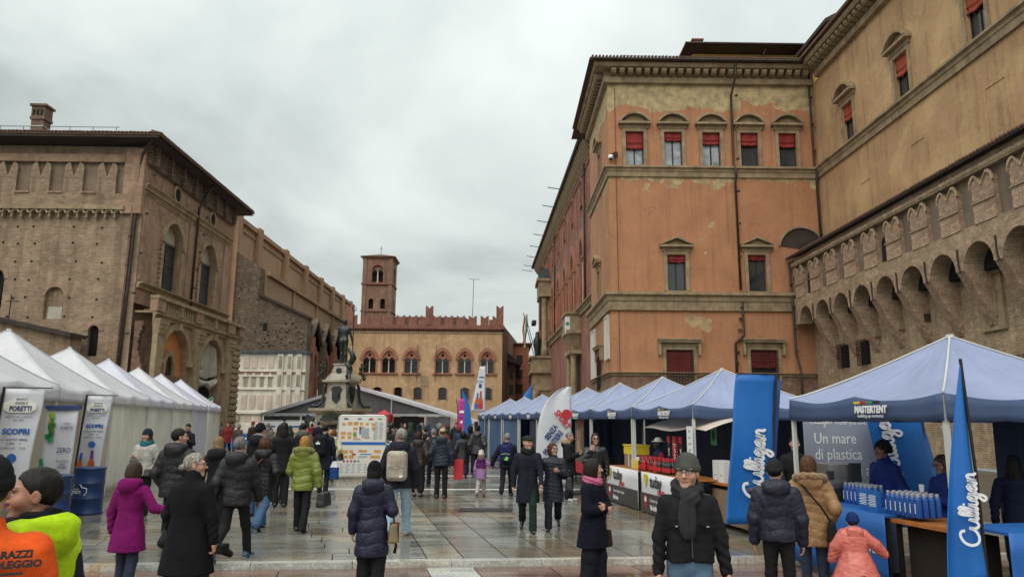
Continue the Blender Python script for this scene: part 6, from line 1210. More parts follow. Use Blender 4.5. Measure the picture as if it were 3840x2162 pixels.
def surfnet(fn, lo, hi, h):
    lo = np.asarray(lo, f32); n = np.ceil((np.asarray(hi, f32)-lo)/h).astype(int)+1
    ax = [lo[i]+h*np.arange(n[i], dtype=f32) for i in range(3)]; G = np.stack(np.meshgrid(*ax, indexing='ij'), -1)
    V = fn(G.reshape(-1, 3)).reshape(n).astype(f32); I = V < 0
    C = [V[a:n[0]-1+a, b:n[1]-1+b, c:n[2]-1+c] for a in (0, 1) for b in (0, 1) for c in (0, 1)]; S = sum((c < 0).astype(np.int8) for c in C)
    act = (S > 0) & (S < 8); ix = np.argwhere(act); cv = np.stack([c[act] for c in C], 1); off = np.array([(a, b, c) for a in (0, 1) for b in (0, 1) for c in (0, 1)], f32)
    acc = np.zeros((len(ix), 3), f32); cnt = np.zeros(len(ix), f32)
    for a, b in ((0, 1), (2, 3), (4, 5), (6, 7), (0, 2), (1, 3), (4, 6), (5, 7), (0, 4), (1, 5), (2, 6), (3, 7)):
        va, vb = cv[:, a], cv[:, b]; m = (va < 0) != (vb < 0); t = np.where(m, va/np.where(m, va-vb, 1), 0)[:, None]
        acc += np.where(m[:, None], off[a]+t*(off[b]-off[a]), 0); cnt += m
    vt = lo+h*(ix+acc/cnt[:, None]); idm = -np.ones(act.shape, np.int64); idm[act] = np.arange(len(ix)); F = []
    for k in range(3):
        o = [0, 0, 0]; o[k] = 1; A_0 = I[:n[0]-o[0], :n[1]-o[1], :n[2]-o[2]]; A_1 = I[o[0]:, o[1]:, o[2]:]; e = np.argwhere(A_0 != A_1); p, q = (k+1) % 3, (k+2) % 3
        e = e[(e[:, p] > 0) & (e[:, q] > 0) & (e[:, p] < n[p]-1) & (e[:, q] < n[q]-1)]
        if not len(e): continue
        def cell(dp, dq): c = e.copy(); c[:, p] -= dp; c[:, q] -= dq; return idm[c[:, 0], c[:, 1], c[:, 2]]
        Q = np.stack([cell(1, 1), cell(0, 1), cell(0, 0), cell(1, 0)], 1); fl = ~A_0[e[:, 0], e[:, 1], e[:, 2]]; Q[fl] = Q[fl][:, ::-1]; F.append(Q)
    return vt, (np.concatenate(F) if F else np.zeros((0, 4), int))
def npmesh(name, parts, m, parent, cols=None):
    vs = []; fs = []; k = 0
    for v, f in parts: vs.append(v); fs.append(f+k); k += len(v)
    v = np.concatenate(vs).astype(f32); f = np.concatenate(fs).astype(np.int32); f = f[(f >= 0).all(1)]
    me = bpy.data.meshes.new(name); me.vertices.add(len(v)); me.vertices.foreach_set('co', v.ravel()); me.loops.add(f.size); me.loops.foreach_set('vertex_index', f.ravel()); me.polygons.add(len(f)); me.polygons.foreach_set('loop_start', np.arange(0, f.size, 4, dtype=np.int32))
    me.polygons.foreach_set('use_smooth', np.ones(len(f), bool))
    if cols is not None:
        c = np.concatenate(cols).astype(f32); a = me.color_attributes.new('Col', 'FLOAT_COLOR', 'POINT'); a.data.foreach_set('color', np.concatenate([c, np.ones((len(c), 1), f32)], 1).ravel())
    me.update(); me.validate(); me.materials.append(MATS[m] if isinstance(m, str) else m); o = bpy.data.objects.new(name, me); COL.objects.link(o); o.parent = parent; return o
mat('skin', (.5, .3, .22), .5, .1, 30, .08, 160, attr=True, spec=.4, bd=.002)
def strands(t, src, base, mix, noise, ramp):
    mp = N('ShaderNodeMapping', t); mp.inputs['Scale'].default_value = (90, 90, 9); lk(t, src, mp.inputs[0]); n = noise(1.0, 4, mp.outputs[0]); b = t.nodes['Principled BSDF']
    bp = N('ShaderNodeBump', t); bp.inputs['Strength'].default_value = .9; bp.inputs['Distance'].default_value = .008; lk(t, n, bp.inputs['Height']); lk(t, bp.outputs[0], b.inputs['Normal'])
    return mix(ramp(n, .35, .65), mix(1., base, (.45, .45, .45), 'MULTIPLY'), mix(1., base, (1.5, 1.45, 1.4), 'MULTIPLY'))
mat('hair_m', (.03, .02, .015), .5, .3, 40, 0, 90, attr=True, spec=.22, extra=strands)
mat('fur', (.4, .4, .1), .9, .4, 60, .9, 120, attr=True, bd=.01, sheen=.4)
def clothm(col, kind):
    c = lin(col); nm = 'cloth_%s_%s' % (kind, '_'.join('%03d' % int(x*999) for x in c))
    if kind == 'puffer': return mat(nm, c, .5, .25, 7, .9, 13, spec=.42, bd=.02)
    if kind == 'shiny': return mat(nm, c, .3, .2, 6, .8, 13, spec=.6, bd=.018)
    if kind == 'denim': return mat(nm, c, .85, .35, 3.5, .4, 24, bd=.008, col2=tuple(min(1, x*1.7) for x in c))
    if kind == 'film': return mat(nm, c, .32, .12, 3, .5, 5, spec=.5, bd=.03, trans=.15)
    if kind == 'wool': return mat(nm, c, .95, .25, 5, .5, 60, sheen=0., bd=.006, spec=.2)
    return mat(nm, c, .8, .3, 5, .8, 11, bd=.02, spec=.28)
ARMS = dict(down=((.25, -.05, -1), (.05, .14, -1)), pocket=((.34, -.22, -1), (-.28, .42, -.8)), phone=((.2, .12, -1), (-.45, .8, .3)), crossed=((.2, .3, -1), (-1, .42, .12)), crossed2=((.22, .2, -1), (-.95, .62, .0)), mouth=((.2, .45, -.8), (-.42, .3, .95)), hold=((.28, .05, -1), (.02, .75, -.35)), link=((.55, -.05, -.8), (.75, .35, -.12)), swingf=((.2, .32, -.95), (.04, .45, -.9)), swingb=((.26, -.34, -.92), (.08, -.12, -1)), carry=((.29, -.02, -1), (.16, .06, -1)), bag=((.3, -.12, -1), (-.1, .75, .1)), camera=((.25, .5, -.6), (-.35, .4, .9)), side=((.55, .05, -.75), (.35, .25, -.85)), back=((.35, -.3, -1), (-.6, -.25, -.55)), trident=((.4, .25, -.75), (.2, .5, -.75)), up=((.5, .5, .3), (-.1, .5, .9)))
def norm(v): v = np.asarray(v, float); return v/np.linalg.norm(v)
def skeleton(sp):
    J = {}; legs = sp.get('legs', ((2, 2), (-2, 3))); st = sp.get('stance', .085); low = 9; tmp = {}
    for s, (th, kb) in zip((-1, 1), legs):
        th, kb = R_(th), R_(kb); hip = np.array([s*.09, 0, .92]); kn = hip+.43*np.array([s*.02, math.sin(th), -math.cos(th)]); an = kn+.405*np.array([s*(st-.085)*.6, math.sin(th-kb), -math.cos(th-kb)]); fa = th-kb; tmp[s] = (hip, kn, an, fa); low = min(low, an[2]-(.085 if fa > -.5 else .13))
    for s in (-1, 1): J[s] = [p-np.array([0, 0, low]) for p in tmp[s][:3]]+[tmp[s][3]]
    J['dz'] = -low; ln = sp.get('lean', 0.); sw = sp.get('shw', .185)
    for s, a in zip((-1, 1), sp.get('arms', ('down', 'down'))):
        e, w = ARMS[a] if isinstance(a, str) else a
        sh = np.array([s*sw, ln*.5, 1.385-low]); el_ = sh+.285*norm((s*e[0], e[1], e[2])); wr = el_+.255*norm((s*w[0], w[1], w[2])); J[('a', s)] = (sh, el_, wr, a)
    J['head'] = np.array([0, .018+ln*.62, 1.632-low]); return J
def rot_head(yaw, pitch, tilt=0.): return np.array((Matrix.Rotation(R_(yaw), 3, 'Z') @ Matrix.Rotation(R_(pitch), 3, 'X') @ Matrix.Rotation(R_(tilt), 3, 'Y')), f32)
def headsdf(P):
    d = smin(ell(P, (0, -.014, .03), (.075, .095, .088)), ell(P, (0, .022, -.045), (.057, .066, .072)), .045)
    d = smin(d, ell(P, (0, .07, -.092), (.03, .024, .022)), .03)
    ax = P.copy(); ax[:, 0] = np.abs(ax[:, 0])
    d = smin(d, ell(ax, (.043, .058, -.022), (.022, .026, .022)), .03); d = smin(d, ell(ax, (.03, .079, .034), (.026, .014, .009)), .018)
    d = smax(d, -ell(ax, (.031, .1, .012), (.02, .019, .012)), .012); d = np.minimum(d, ell(ax, (.031, .077, .011), (.0135, .0125, .0125)))
    d = smin(d, cap(P, (0, .084, .022), (0, .111, -.02), .0085, .0135), .014); d = smin(d, ell(ax, (.012, .1, -.024), (.008, .011, .008)), .01)
    d = smin(d, ell(P, (0, .088, -.05), (.023, .01, .0055)), .007); d = smin(d, ell(P, (0, .087, -.06), (.02, .0095, .006)), .007)
    d = smin(d, ell(ax, (.078, -.008, -.002), (.009, .02, .032)), .012); d = smax(d, -ell(ax, (.09, -.002, .0), (.008, .011, .02)), .006)
    return smin(d, cap(P, (0, -.015, -.06), (0, -.035, -.22), .05, .056), .03)
def headcol(v, skin, lips, brow, stub, eye=(.05, .03, .02)):
    c = np.tile(np.array(skin, f32), (len(v), 1)); ax = np.abs(v[:, 0]); y, z = v[:, 1], v[:, 2]
    m = (y > .05) & (z < -.035) | ((z < -.03) & (y > 0)); 
    if stub is not None: k = np.clip((-.03-z)/.025, 0, 1)*np.clip((y+.01)/.03, 0, 1)*.6; c = c*(1-k[:, None])+np.array(stub, f32)*k[:, None]
    ck = np.exp(-((ax-.045)**2+(z+.02)**2)/.0006)*(y > .03); c[:, 1] -= .03*ck; c[:, 2] -= .02*ck
    l = (ax < .024) & (np.abs(z+.055) < .0095) & (y > .08); c[l] = lips
    b = (ax > .012) & (ax < .05) & (np.abs(z-.036-.1*(ax-.03)*(ax < .035)) < .0055) & (y > .06); c[b] = brow
    e = np.sqrt((ax-.031)**2+(y-.077)**2+(z-.011)**2) < .0145; e &= (y > .082)&(np.abs(z-.011) < .0075); c[e] = (.4, .37, .35); i = e & ((ax-.031)**2+(z-.011)**2 < .0058**2); c[i] = eye
    u = (np.abs(z-.0195) < .0035) & (np.abs(ax-.031) < .017) & (y > .076); c[u] = np.array(brow)*.8
    return c
def handsdf(curl, s):
    """s = side; axes: x thumb side, y palm normal, z along the fingers"""
    F = []
    for i, (x0, L) in enumerate(((.031, .072), (.0105, .08), (-.0105, .074), (-.031, .058))):
        p = np.array([x0, 0, .088]); a = curl*.5
        for k, (f, r) in enumerate(((.45, .0088), (.32, .0082), (.23, .0074))):
            a += curl*(.55 if k == 0 else .8); q = p+L*f*np.array([.06*(x0/.031), math.sin(a), math.cos(a)]); F.append((p, q, r, r*.93)); p = q
    t0 = np.array([.03, .004, .02]); t1 = t0+.045*norm((.75, .3, .75)); t2 = t1+.034*norm((.25, .35+.4*curl, .9)); F += [(t0, t1, .0125, .0105), (t1, t2, .0102, .0085)]
    def fn(P):
        d = smin(ell(P, (.002, .0, .05), (.042, .0155, .052)), cap(P, (0, 0, -.05), (0, 0, .02), .026, .028), .03); d = smin(d, ell(P, (.026, .006, .03), (.018, .014, .03)), .02); g = None
        for a, b, r0, r1 in F: k = cap(P, a, b, r0, r1); g = k if g is None else np.minimum(g, k)
        return smin(d, g, .008)
    return fn
def torso(P, prof, yoff=0., dz=0., ln=0.):
    z = P[:, 2]-dz; pz = [q[0] for q in prof][::-1]; wx = np.interp(z, pz, [q[1] for q in prof][::-1]); wy = np.interp(z, pz, [q[2] for q in prof][::-1]); yo = np.interp(z, pz, [(q[3] if len(q) > 3 else 0) for q in prof][::-1])+ln*np.clip((z-.9)/.55, 0, 1)*.5
    k = (np.abs(P[:, 0]/wx)**2.3+np.abs((P[:, 1]-yo)/wy)**2.3)**(1/2.3); return (k-1)*np.minimum(wx, wy)*.92
def person(label, x, y, sp, name='person', group='people in the square', z=None):
    """sp: h, face (0 = back to the camera, 180 = towards it), legs, arms, top, hair, hat ..."""
    z = (LOW if y < 11.0+.09*x+.1 else 0.) if z is None else z; hh = sp.get('h', 1.72); k = hh/1.75; res = sp.get('res', .016)
    T = thing(name, label, name, (x, y, z), R_(sp.get('face', 0)), group); T.scale = (k, k, k); J = skeleton(sp); dz = J['dz']; ln = sp.get('lean', 0.); fem = sp.get('fem', False); hk = sp.get('headk', 1.05); fat = sp.get('fat', 1.); near = res < .02
    skin = np.array(lin(sp.get('skin', (.47, .27, .19))), f32); hc = lin(sp.get('haircol', (.03, .022, .016))); ph = (x*1.7+y*.6) % 6.28
    Rh = rot_head(sp.get('look', 0), sp.get('nod', 0), sp.get('tilt', 0)); hp = J['head'].astype(f32)
    def put(v): return (v*hk)@Rh.T+hp
    parts = []; cols = []
    # --- skin body, one figure: head, trunk, limbs and hands
    hr = sp.get('hres', .007 if near else .012); v, f = surfnet(headsdf, (-.11, -.14, -.25), (.11, .14, .14), hr); br = tuple(min(.5, c*1.1+.01) for c in hc)
    cols.append(headcol(v, skin, (skin*np.array([.85, .55, .55]) if fem else skin*np.array([.75, .55, .53])), np.array(sp.get('brow', br), f32), sp.get('stub'))); parts.append((put(v), f))
    bare = sp.get('bare', 0)
    def bodyf(P):
        tp = [(1.47, .06, .06), (1.42, .15, .085), (1.3, .165, .1), (1.1, .12, .08), (.95, .12, .08), (.85, .11, .08)] if not bare else [(1.5, .07, .07), (1.455, .13, .085, -.01), (1.38, .2, .11, -.01), (1.26, .2, .115, -.005), (1.1, .155, .1, .0), (.99, .16, .105, -.01), (.86, .165, .115, -.02), (.78, .12, .1, -.01)]
        d = smax(torso(P, tp, 0, dz, ln), np.abs(P[:, 2]-dz-(1.155 if not bare else 1.14))-.35, .05); d = smin(d, cap(P, hp-np.array([0, .02, .05], f32), (0, ln*.5, 1.42+dz), .05, .06), .04)
        for s in (-1, 1):
            h_, kn, an, _ = J[s]; r = (.07, .05, .036) if not bare else (.092, .062, .04)
            d = smin(d, cap(P, h_, kn, r[0], r[1]), .04); d = smin(d, cap(P, kn, an, r[1], r[2]), .02); sh, el_, wr, _ = J[('a', s)]; ra = (.042, .036, .027) if not bare else (.062, .046, .032)
            d = smin(d, cap(P, sh, el_, ra[0], ra[1]), .04); d = smin(d, cap(P, el_, wr, ra[1], ra[2]), .02)
            if bare:
                d = smin(d, ell(P, kn+.35*(an-kn)+np.array([0, -.02, 0]), (.055, .06, .11)), .03); d = smin(d, ell(P, (s*.085, -.06, .9+dz), (.1, .105, .11)), .035); d = smin(d, ell(P, sh+np.array([0, 0, -.02]), (.075, .075, .08)), .04); d = smin(d, ell(P, (s*.09, -.055, 1.3+dz), (.095, .06, .12)), .05); d = smin(d, ell(P, (s*.1, .08, 1.3+dz), (.095, .05, .07)), .04)
                d = smin(d, cap(P, an+np.array([0, -.03, -.05]), an+np.array([s*.03, .15, -.065]), .04, .03), .03)
        return d
    w = .62; v, f = surfnet(bodyf, (-w, -.5, .03), (w, .6, 1.62+dz), max(res, .02) if not bare else res); parts.append((v, f)); cols.append(np.tile(skin, (len(v), 1)))
    gl = sp.get('glove')
    for s in (-1, 1):
        sh, el_, wr, a = J[('a', s)]
        if sp.get('nohand', a == 'pocket' or (a == 'back')) is True: continue
        Lz = norm(wr-el_); inw = np.array([-s, .15, 0.]) if a not in ('phone', 'hold', 'camera', 'mouth') else np.array([-s*.35, 0, .8 if a in ('phone', 'hold') else -.3]); 
        if a == 'mouth': inw = np.array([-s*.2, -1, .0])
        Ny = norm(inw-Lz*(inw@Lz)); Tx = np.cross(Ny, Lz)
        if a in ('down', 'swingf', 'swingb', 'carry', 'side') and Tx[1] < 0: Tx = -Tx
        if a in ('phone', 'hold', 'mouth', 'camera') and Tx[0]*s > 0 and a != 'mouth': Tx = -Tx
        curl = sp.get('curl', {}).get(s, .4 if a in ('down', 'swingf', 'swingb', 'mouth') else .85); v, f = surfnet(handsdf(curl, s), (-.06, -.05, -.06), (.085, .085, .185), .006 if near else .009); parts.append((v@np.stack([Tx, Ny, Lz]).astype(f32)+wr.astype(f32)+(Lz*.015).astype(f32), f)); cols.append(np.tile(np.array(gl if gl else skin*np.array([1.0, .93, .9]), f32), (len(v), 1)))
    if sp.get('statue'): npmesh('body', parts, sp['statue'], T); return T
    npmesh('body', parts, 'skin', T, cols)
    # --- trousers
    bt = sp.get('bottom', {}); bw, bh = bt.get('w', .078), bt.get('hem', .06); bk = bt.get('thigh', .092)*fat
    if bt.get('skip') is None:
        def tro(P):
            d = smax(ell(P, (0, -.008, .96+dz), (.172*fat, .126*fat, .2)), P[:, 2]-dz-max(1.0, min(1.1, sp['top'].get('hem', .8)+.1)), .03)
            for s in (-1, 1):
                h_, kn, an, _ = J[s]; k1 = kn+np.array([0, .012, 0]); a2 = an+(an-kn)*(.085-bh)/.405
                d = smin(d, cap(P, h_, k1, bk, max(.07, bw*.9)), .03); d = smin(d, cap(P, k1, a2, max(.068, bw*.88), bw*.86), .03); d = np.where(P[:, 2] < a2[2]-.0, np.maximum(d, .02), d) if False else d
            d = d+.012*np.abs(wob(P*np.array([1, 1, 1.3], f32), 11, ph))-.003+.004*wob(P*np.array([1, 1, 2.6], f32), 30, ph)
            return d
        v, f = surfnet(tro, (-.36, -.52, .035), (.36, .56, 1.08+dz), min(res*1.15, .03)); npmesh('trousers', [(v, f)], clothm(bt.get('col', (.012, .012, .015)), bt.get('kind', 'plain')), T)
    # --- shoes
    for s in (-1, 1):
        h_, kn, an, fa = J[s]; toe = min(.5, max(-1.0, fa if fa < -.25 else 0)); di = np.array([s*.12, math.cos(toe), math.sin(toe)]); di /= np.linalg.norm(di); up = np.cross(np.array([1, 0, 0]), di); sl = sp.get('shoecol', (.015, .014, .013)); bo = sp.get('boot', 0)
        a0 = an+np.array([0, 0, -.045])-di*.045; b0 = an+di*.145+np.array([0, 0, -.055])
        def sho(P):
            d = smin(cap(P, a0, b0, .04, .034), cap(P, an+np.array([0, -.01, -.03]), an+(kn-an)*(.1+bo*.5)+np.array([0, -.005, 0]), .043, .046+bo*.012), .04); q = (P-an.astype(f32))@up.astype(f32); return smax(d, -(q+.083), .006)
        lo = np.minimum(np.minimum(a0, b0), an)-.08; hi = np.maximum(np.maximum(a0, b0), an+(kn-an)*(.15+bo*.5))+.08; v, f = surfnet(sho, lo, hi, .009 if near else .016); so = npmesh('shoe', [(v, f)], clothm(sl, 'shiny' if sp.get('shoeshine', 1) else 'plain'), T)
        if sp.get('sole'):
            def sole(P): q = (P-an.astype(f32))@up.astype(f32); d = cap(P, a0, b0, .045, .04); return smax(smax(d, -(q+.09), .004), q+.062, .004)
            v, f = surfnet(sole, lo-.01, hi, .009 if near else .016); npmesh('sole', [(v, f)], clothm(sp['sole'], 'plain'), so)
    # --- top garment
    tp = sp['top']; hem = tp.get('hem', .8); b_ = tp.get('bulk', 0.); fl = tp.get('flare', 0.); kind = tp.get('kind', 'plain'); qs = tp.get('quilt', 0); qa = tp.get('qamp', .012)*.8; sw = sp.get('shw', .185)
    W = fat*(.93 if fem else 1.); pr = [(1.525, .07+b_*.3, .075+b_*.3, .0), (1.485, .088, .088, -.005), (1.455, .125, .105, -.01), (1.41, sw-.005, .125+b_*.5, -.012), (1.36, sw+.02, .138+b_*.7, -.01), (1.28, (sw+.012)*W+b_*.8, .138*W+b_*.8, -.005), (1.1, (.168 if fem else .182)*W+b_*.8, .13*W+b_*.8, 0), (.93, (.19 if fem else .186)*W+b_*.8+fl*.25, .145*W+b_*.8+fl*.2, -.005), (.75, .198*W+b_*.8+fl*.55, .155*W+b_*.8+fl*.45, -.005), (.5, .205*W+b_*.8+fl, .165*W+b_*.8+fl*.8, -.005)]
    def topf(P):
        zz = P[:, 2]-dz; d = torso(P, pr, 0, dz, ln); sel = lambda zr: np.sin(math.pi*(zz+.02*np.sin(P[:, 0]*14+ph)+tp.get('chev', 0)*np.abs(P[:, 0])-zr)/qs) if qs else 0
        if qs: d = d-qa*(np.abs(sel(hem))**.45-.7)*(.75+.4*wob(P, 9, ph))
        d = smax(d, zz-1.525, .012); d = smax(d, hem+dz*0-zz, .012)
        for s in (-1, 1):
            sh, el_, wr, a = J[('a', s)]; r0, r1, r2 = .07*(.93 if fem else 1)+b_*.65, .064+b_*.6, .05+b_*.4; d1, h1 = cap_(P, sh, el_, r0, r1); d2, h2 = cap_(P, el_, wr+(wr-el_)*(.02), r1, r2)
            if qs: d1 = d1-qa*.7*(np.abs(np.sin(math.pi*h1*.285/qs*1.0+.4))**.6-.62); d2 = d2-qa*.7*(np.abs(np.sin(math.pi*h2*.26/qs+.9))**.6-.62)
            else: d2 = d2+.005*np.sin(h2*20+3*P[:, 0]*20)
            d = np.where(zz > 1.24, smin(d, smin(d1, d2, .03), .05), smin(d, smin(d1, d2, .03), .012+.038*np.clip((zz-1.1)/.14, 0, 1)))
        if tp.get('collar'): d = smin(d, smax(cap(P, (0, -.012+ln*.55, 1.46+dz), (0, .0+ln*.6, 1.46+tp['collar']+dz), .088, .078), -cap(P, (0, .02+ln*.6, 1.46+dz), (0, .03+ln*.6, 1.8+dz), .055, .062), .015), .02)
        ho = tp.get('hood')
        if ho in ('down', 'fur'): 
            hd = smin(ell(P, (0, -.125+ln*.5, 1.45+dz), (.15, .085, .105)), ell(P, (0, -.06+ln*.5, 1.5+dz), (.165, .12, .06)), .05); hd = smax(hd, -ell(P, (0, .0+ln*.5, 1.6+dz), (.105, .11, .13)), .03); d = smin(d, hd+.008*wob(P, 22, ph), .025)
        if ho == 'up':
            q = (P-hp)@Rh/hk; hd = smin(ell(q, (0, -.02, .02), (.115, .132, .14)), ell(q, (0, -.05, -.12), (.13, .12, .1)), .06); d = smin(d, smax(hd, -ell(q, (0, .1, -.01), (.075, .1, .105)), .02), .04)
        w_ = .016*np.abs(wob(P*np.array([1, 1, .75], f32), 8, ph))-.006+.009*np.abs(wob(P*np.array([1.3, 1.3, .6], f32), 17, ph+1))+.005*np.abs(wob(P*np.array([.6, .6, 1.5], f32), 38, ph+2))+.008*np.exp(-(P[:, 0]/.009)**2)*(P[:, 1] > 0) if not qs else .004*wob(P, 18, ph)+.005*np.abs(wob(P*np.array([2.2, 2.2, .5], f32), 24, ph))+.003*wob(P*np.array([2.6, 2.6, .8], f32), 40, ph)
        return d+w_*tp.get('wr', 1.)
    mx = max(abs(J[('a', s)][j][0]) for s in (-1, 1) for j in (0, 1, 2))+.12; my0 = min(-.34, min(J[('a', s)][j][1] for s in (-1, 1) for j in (1, 2))-.1); my1 = max(.34, max(J[('a', s)][j][1] for s in (-1, 1) for j in (1, 2))+.1); mz0 = min(hem+0, min(J[('a', s)][2][2] for s in (-1, 1))-dz-.07); mz1 = max(1.62, max(J[('a', s)][2][2]-dz for s in (-1, 1))+.08) if tp.get('hood') != 'up' else 1.85
    mx = max(mx, .34); v, f = surfnet(topf, (-mx, my0, mz0+dz-.02), (mx, my1, mz1+dz), res); o = npmesh(tp.get('name', 'coat'), [(v, f)], clothm(tp['col'], kind), T)
    if tp.get('zip') and near:
        zs_ = np.linspace(hem+.05, 1.47, 14); ys = [float(np.interp(z_, [q[0] for q in pr][::-1], [q[2]+(q[3] if len(q) > 3 else 0) for q in pr][::-1]))+ln*min(1, max(0, (z_-.9)/.55))*.5 for z_ in zs_]; MB().tube([(0, y_+.006, z_+dz) for y_, z_ in zip(ys, zs_)], .0055, 5).build('zip', clothm(tp['zip'], 'shiny'), o, local=True)
    if near and tp.get('cuff'):
        for s in (-1, 1): sh, el_, wr, a = J[('a', s)]; w0 = wr-(wr-el_)*.16; MB().tube([tuple(w0), tuple(wr+(wr-el_)*.05)], [.05+b_*.3, .044], 12).build('cuff', clothm(tp['cuff'], 'wool'), o, smooth=True, local=True)
    if tp.get('two'):                              # yoke of a second colour
        me = o.data; me.materials.append(clothm(tp['two'], kind)); zc = np.array([p.center.z for p in me.polygons])-dz; xc = np.array([abs(p.center.x) for p in me.polygons]); me.polygons.foreach_set('material_index', ((zc > tp.get('twoz', 1.16)) & (xc < .2)).astype(np.int32))
    if tp.get('sleeve'):
        me = o.data; me.materials.append(clothm(tp['sleeve'], 'plain')); C_c = np.array([p.center[:] for p in me.polygons], f32); dA = np.minimum(*[np.minimum(cap(C_c, J[('a', s)][0]+.35*(J[('a', s)][1]-J[('a', s)][0]), J[('a', s)][1], .07, .065), cap(C_c, J[('a', s)][1], J[('a', s)][2], .065, .05)) for s in (-1, 1)]); me.polygons.foreach_set('material_index', (dA < .018+b_*.5).astype(np.int32)*(torso(C_c, pr, 0, dz, ln) > .006).astype(np.int32))
    if tp.get('hood') == 'fur':
        def fur(P):
            d = None
            for i in range(12):
                a0, a1 = R_(-210+ i*20), R_(-210+(i+1)*20); q0 = (.165*math.cos(a0), -.05+.13*math.sin(a0)+ln*.5, 1.49+dz-.03*math.sin(a0)); q1 = (.165*math.cos(a1), -.05+.13*math.sin(a1)+ln*.5, 1.49+dz-.03*math.sin(a1)); k_ = cap(P, q0, q1, .05, .05); d = k_ if d is None else np.minimum(d, k_)
            return d+.011*wob(P, 60, ph)+.009*wob(P, 105, ph)
        v, f = surfnet(fur, (-.3, -.32, 1.34+dz), (.3, .2, 1.62+dz), .009 if near else .016); npmesh('fur_trim', [(v, f)], 'fur', T, [np.tile(np.array(lin(tp.get('fur', (.3, .2, .11))), f32), (len(v), 1))*(1+.35*wob(v.astype(f32), 70, 2)[:, None])])
    # --- hair, hat, face things
    st = sp.get('hair', 'short'); hr2 = .0075 if near else .013
    def hairf(P):
        ax = np.abs(P[:, 0]); face = smin((P[:, 1]-.04)*.8-(P[:, 2]-.045)*.6, .082-P[:, 2], .02); n = .0035*wob(P, 60, ph)+.004*wob(P*np.array([1, 1, .35], f32), 120, ph)
        d = ell(P, (0, -.018, .034), (.083, .104, .098))
        if st == 'short': return smax(smax(d, face, .01), -.055-P[:, 2], .01)+n*.7
        if st == 'bald': return smax(smax(smax(d+.003, face, .01), -.05-P[:, 2], .01), P[:, 2]-.045, .015)+n*.5
        if st == 'bun': return smin(smax(smax(d, face, .01), -.05-P[:, 2], .01), ell(P, (0, -.128, -.015), (.036, .034, .034)), .02)+n
        big = dict(bob=((.096, .112, .15), -.13), long=((.1, .115, .26), -.3), curly=((.118, .125, .15), -.13), tail=((.088, .108, .12), -.08), afro=((.105, .118, .13), -.03))[st]
        d = smin(d, ell(P, (0, -.03, dict(bob=.118, long=.105, curly=.15, tail=.115, afro=.15)[st]-big[0][2]), big[0]), .03); d = smax(d, big[1]-P[:, 2], .02); hole = smax(smax(.035-P[:, 1], P[:, 2]-(.07 if st != 'afro' else .05)+.6*ax*(ax > .03), .02), ax-(.062 if st != 'tail' else .075), .02); d = smax(d, -hole, .012)
        return d+(n if st not in ('curly', 'afro') else .011*wob(P, 52, ph)+.009*wob(P, 90, ph+2))
    if st != 'none': v, f = surfnet(hairf, (-.15, -.19, -.33 if st == 'long' else -.17), (.15, .14, .19), hr2); npmesh('hair', [(put(v), f)], 'hair_m', T, [np.tile(np.array(hc, f32), (len(v), 1))*(1+.3*wob(v*np.array([1, 1, .2], f32), 80, 1)[:, None])])
    ht = sp.get('hat')
    if ht:
        def hatf(P):
            if ht[0] == 'beanie':
                d = ell(P, (0, -.02, .045), (.09, .112, .108)); tilt = P[:, 2]-.1*P[:, 1]; d = smax(d, .018-tilt, .008); cuff = smax(smax(ell(P, (0, -.02, .04), (.096, .118, .112)), .012-tilt, .006), tilt-.058, .008); d = np.minimum(d, cuff)+.0025*np.sin(np.arctan2(P[:, 1]+.02, P[:, 0])*44)
                if len(ht) > 2: d = smin(d, ell(P, (0, -.03, .165), (.03, .03, .03))+.006*wob(P, 80), .01)
                return d
            if ht[0] == 'cap': return smin(smax(ell(P, (0, -.01, .075), (.105, .13, .055)), .04-P[:, 2]+.12*P[:, 1], .01), smax(ell(P, (0, .085, .058), (.075, .06, .014)), -.02-P[:, 1], .01), .015)+.002*wob(P, 40)
            return smin(smax(ell(P, (0, -.015, .08), (.088, .105, .09)), .06-P[:, 2], .006), smax(ell(P, (0, -.01, .066), (.15, .165, .012)), -9-P[:, 2], .01), .008)
        v, f = surfnet(hatf, (-.18, -.2, -.03), (.18, .2, .22), hr2); npmesh('hat', [(put(v), f)], clothm(ht[1], 'wool'), T)
        if len(ht) > 3:
            for s in (-1, 1): v, f = surfnet(lambda P: ell(P, (s*.06, -.02, .14), (.025, .018, .03)), (-.12, -.06, .09), (.12, .02, .19), .008); npmesh('hat_ear', [(put(v), f)], clothm(ht[1], 'wool'), T)
    if sp.get('glasses'):
        g_ = MB(); Q = lambda *p: tuple(put(np.array([p], f32))[0])
        for s in (-1, 1):
            g_.tube([Q(s*.033+.024*math.cos(t), .108-.2*abs(s*.033+.024*math.cos(t)-0)*.35, .01+.019*math.sin(t)) for t in np.linspace(0, 6.283, 15)], .0028, 5); g_.tube([Q(s*.057, .096, .014), Q(s*.079, .04, .016), Q(s*.082, -.01, .012)], .0025, 5)
        g_.tube([Q(-.01, .108, .014), Q(.01, .108, .014)], .0026, 5); go = g_.build('glasses', 'ink_black', T, local=True)
        if sp['glasses'] == 'sun':
            for s in (-1, 1): MB().tube([Q(s*.033, .1, .01), Q(s*.033, .106, .01)], .022, 10).build('lens', 'glass_dark', go, local=True)
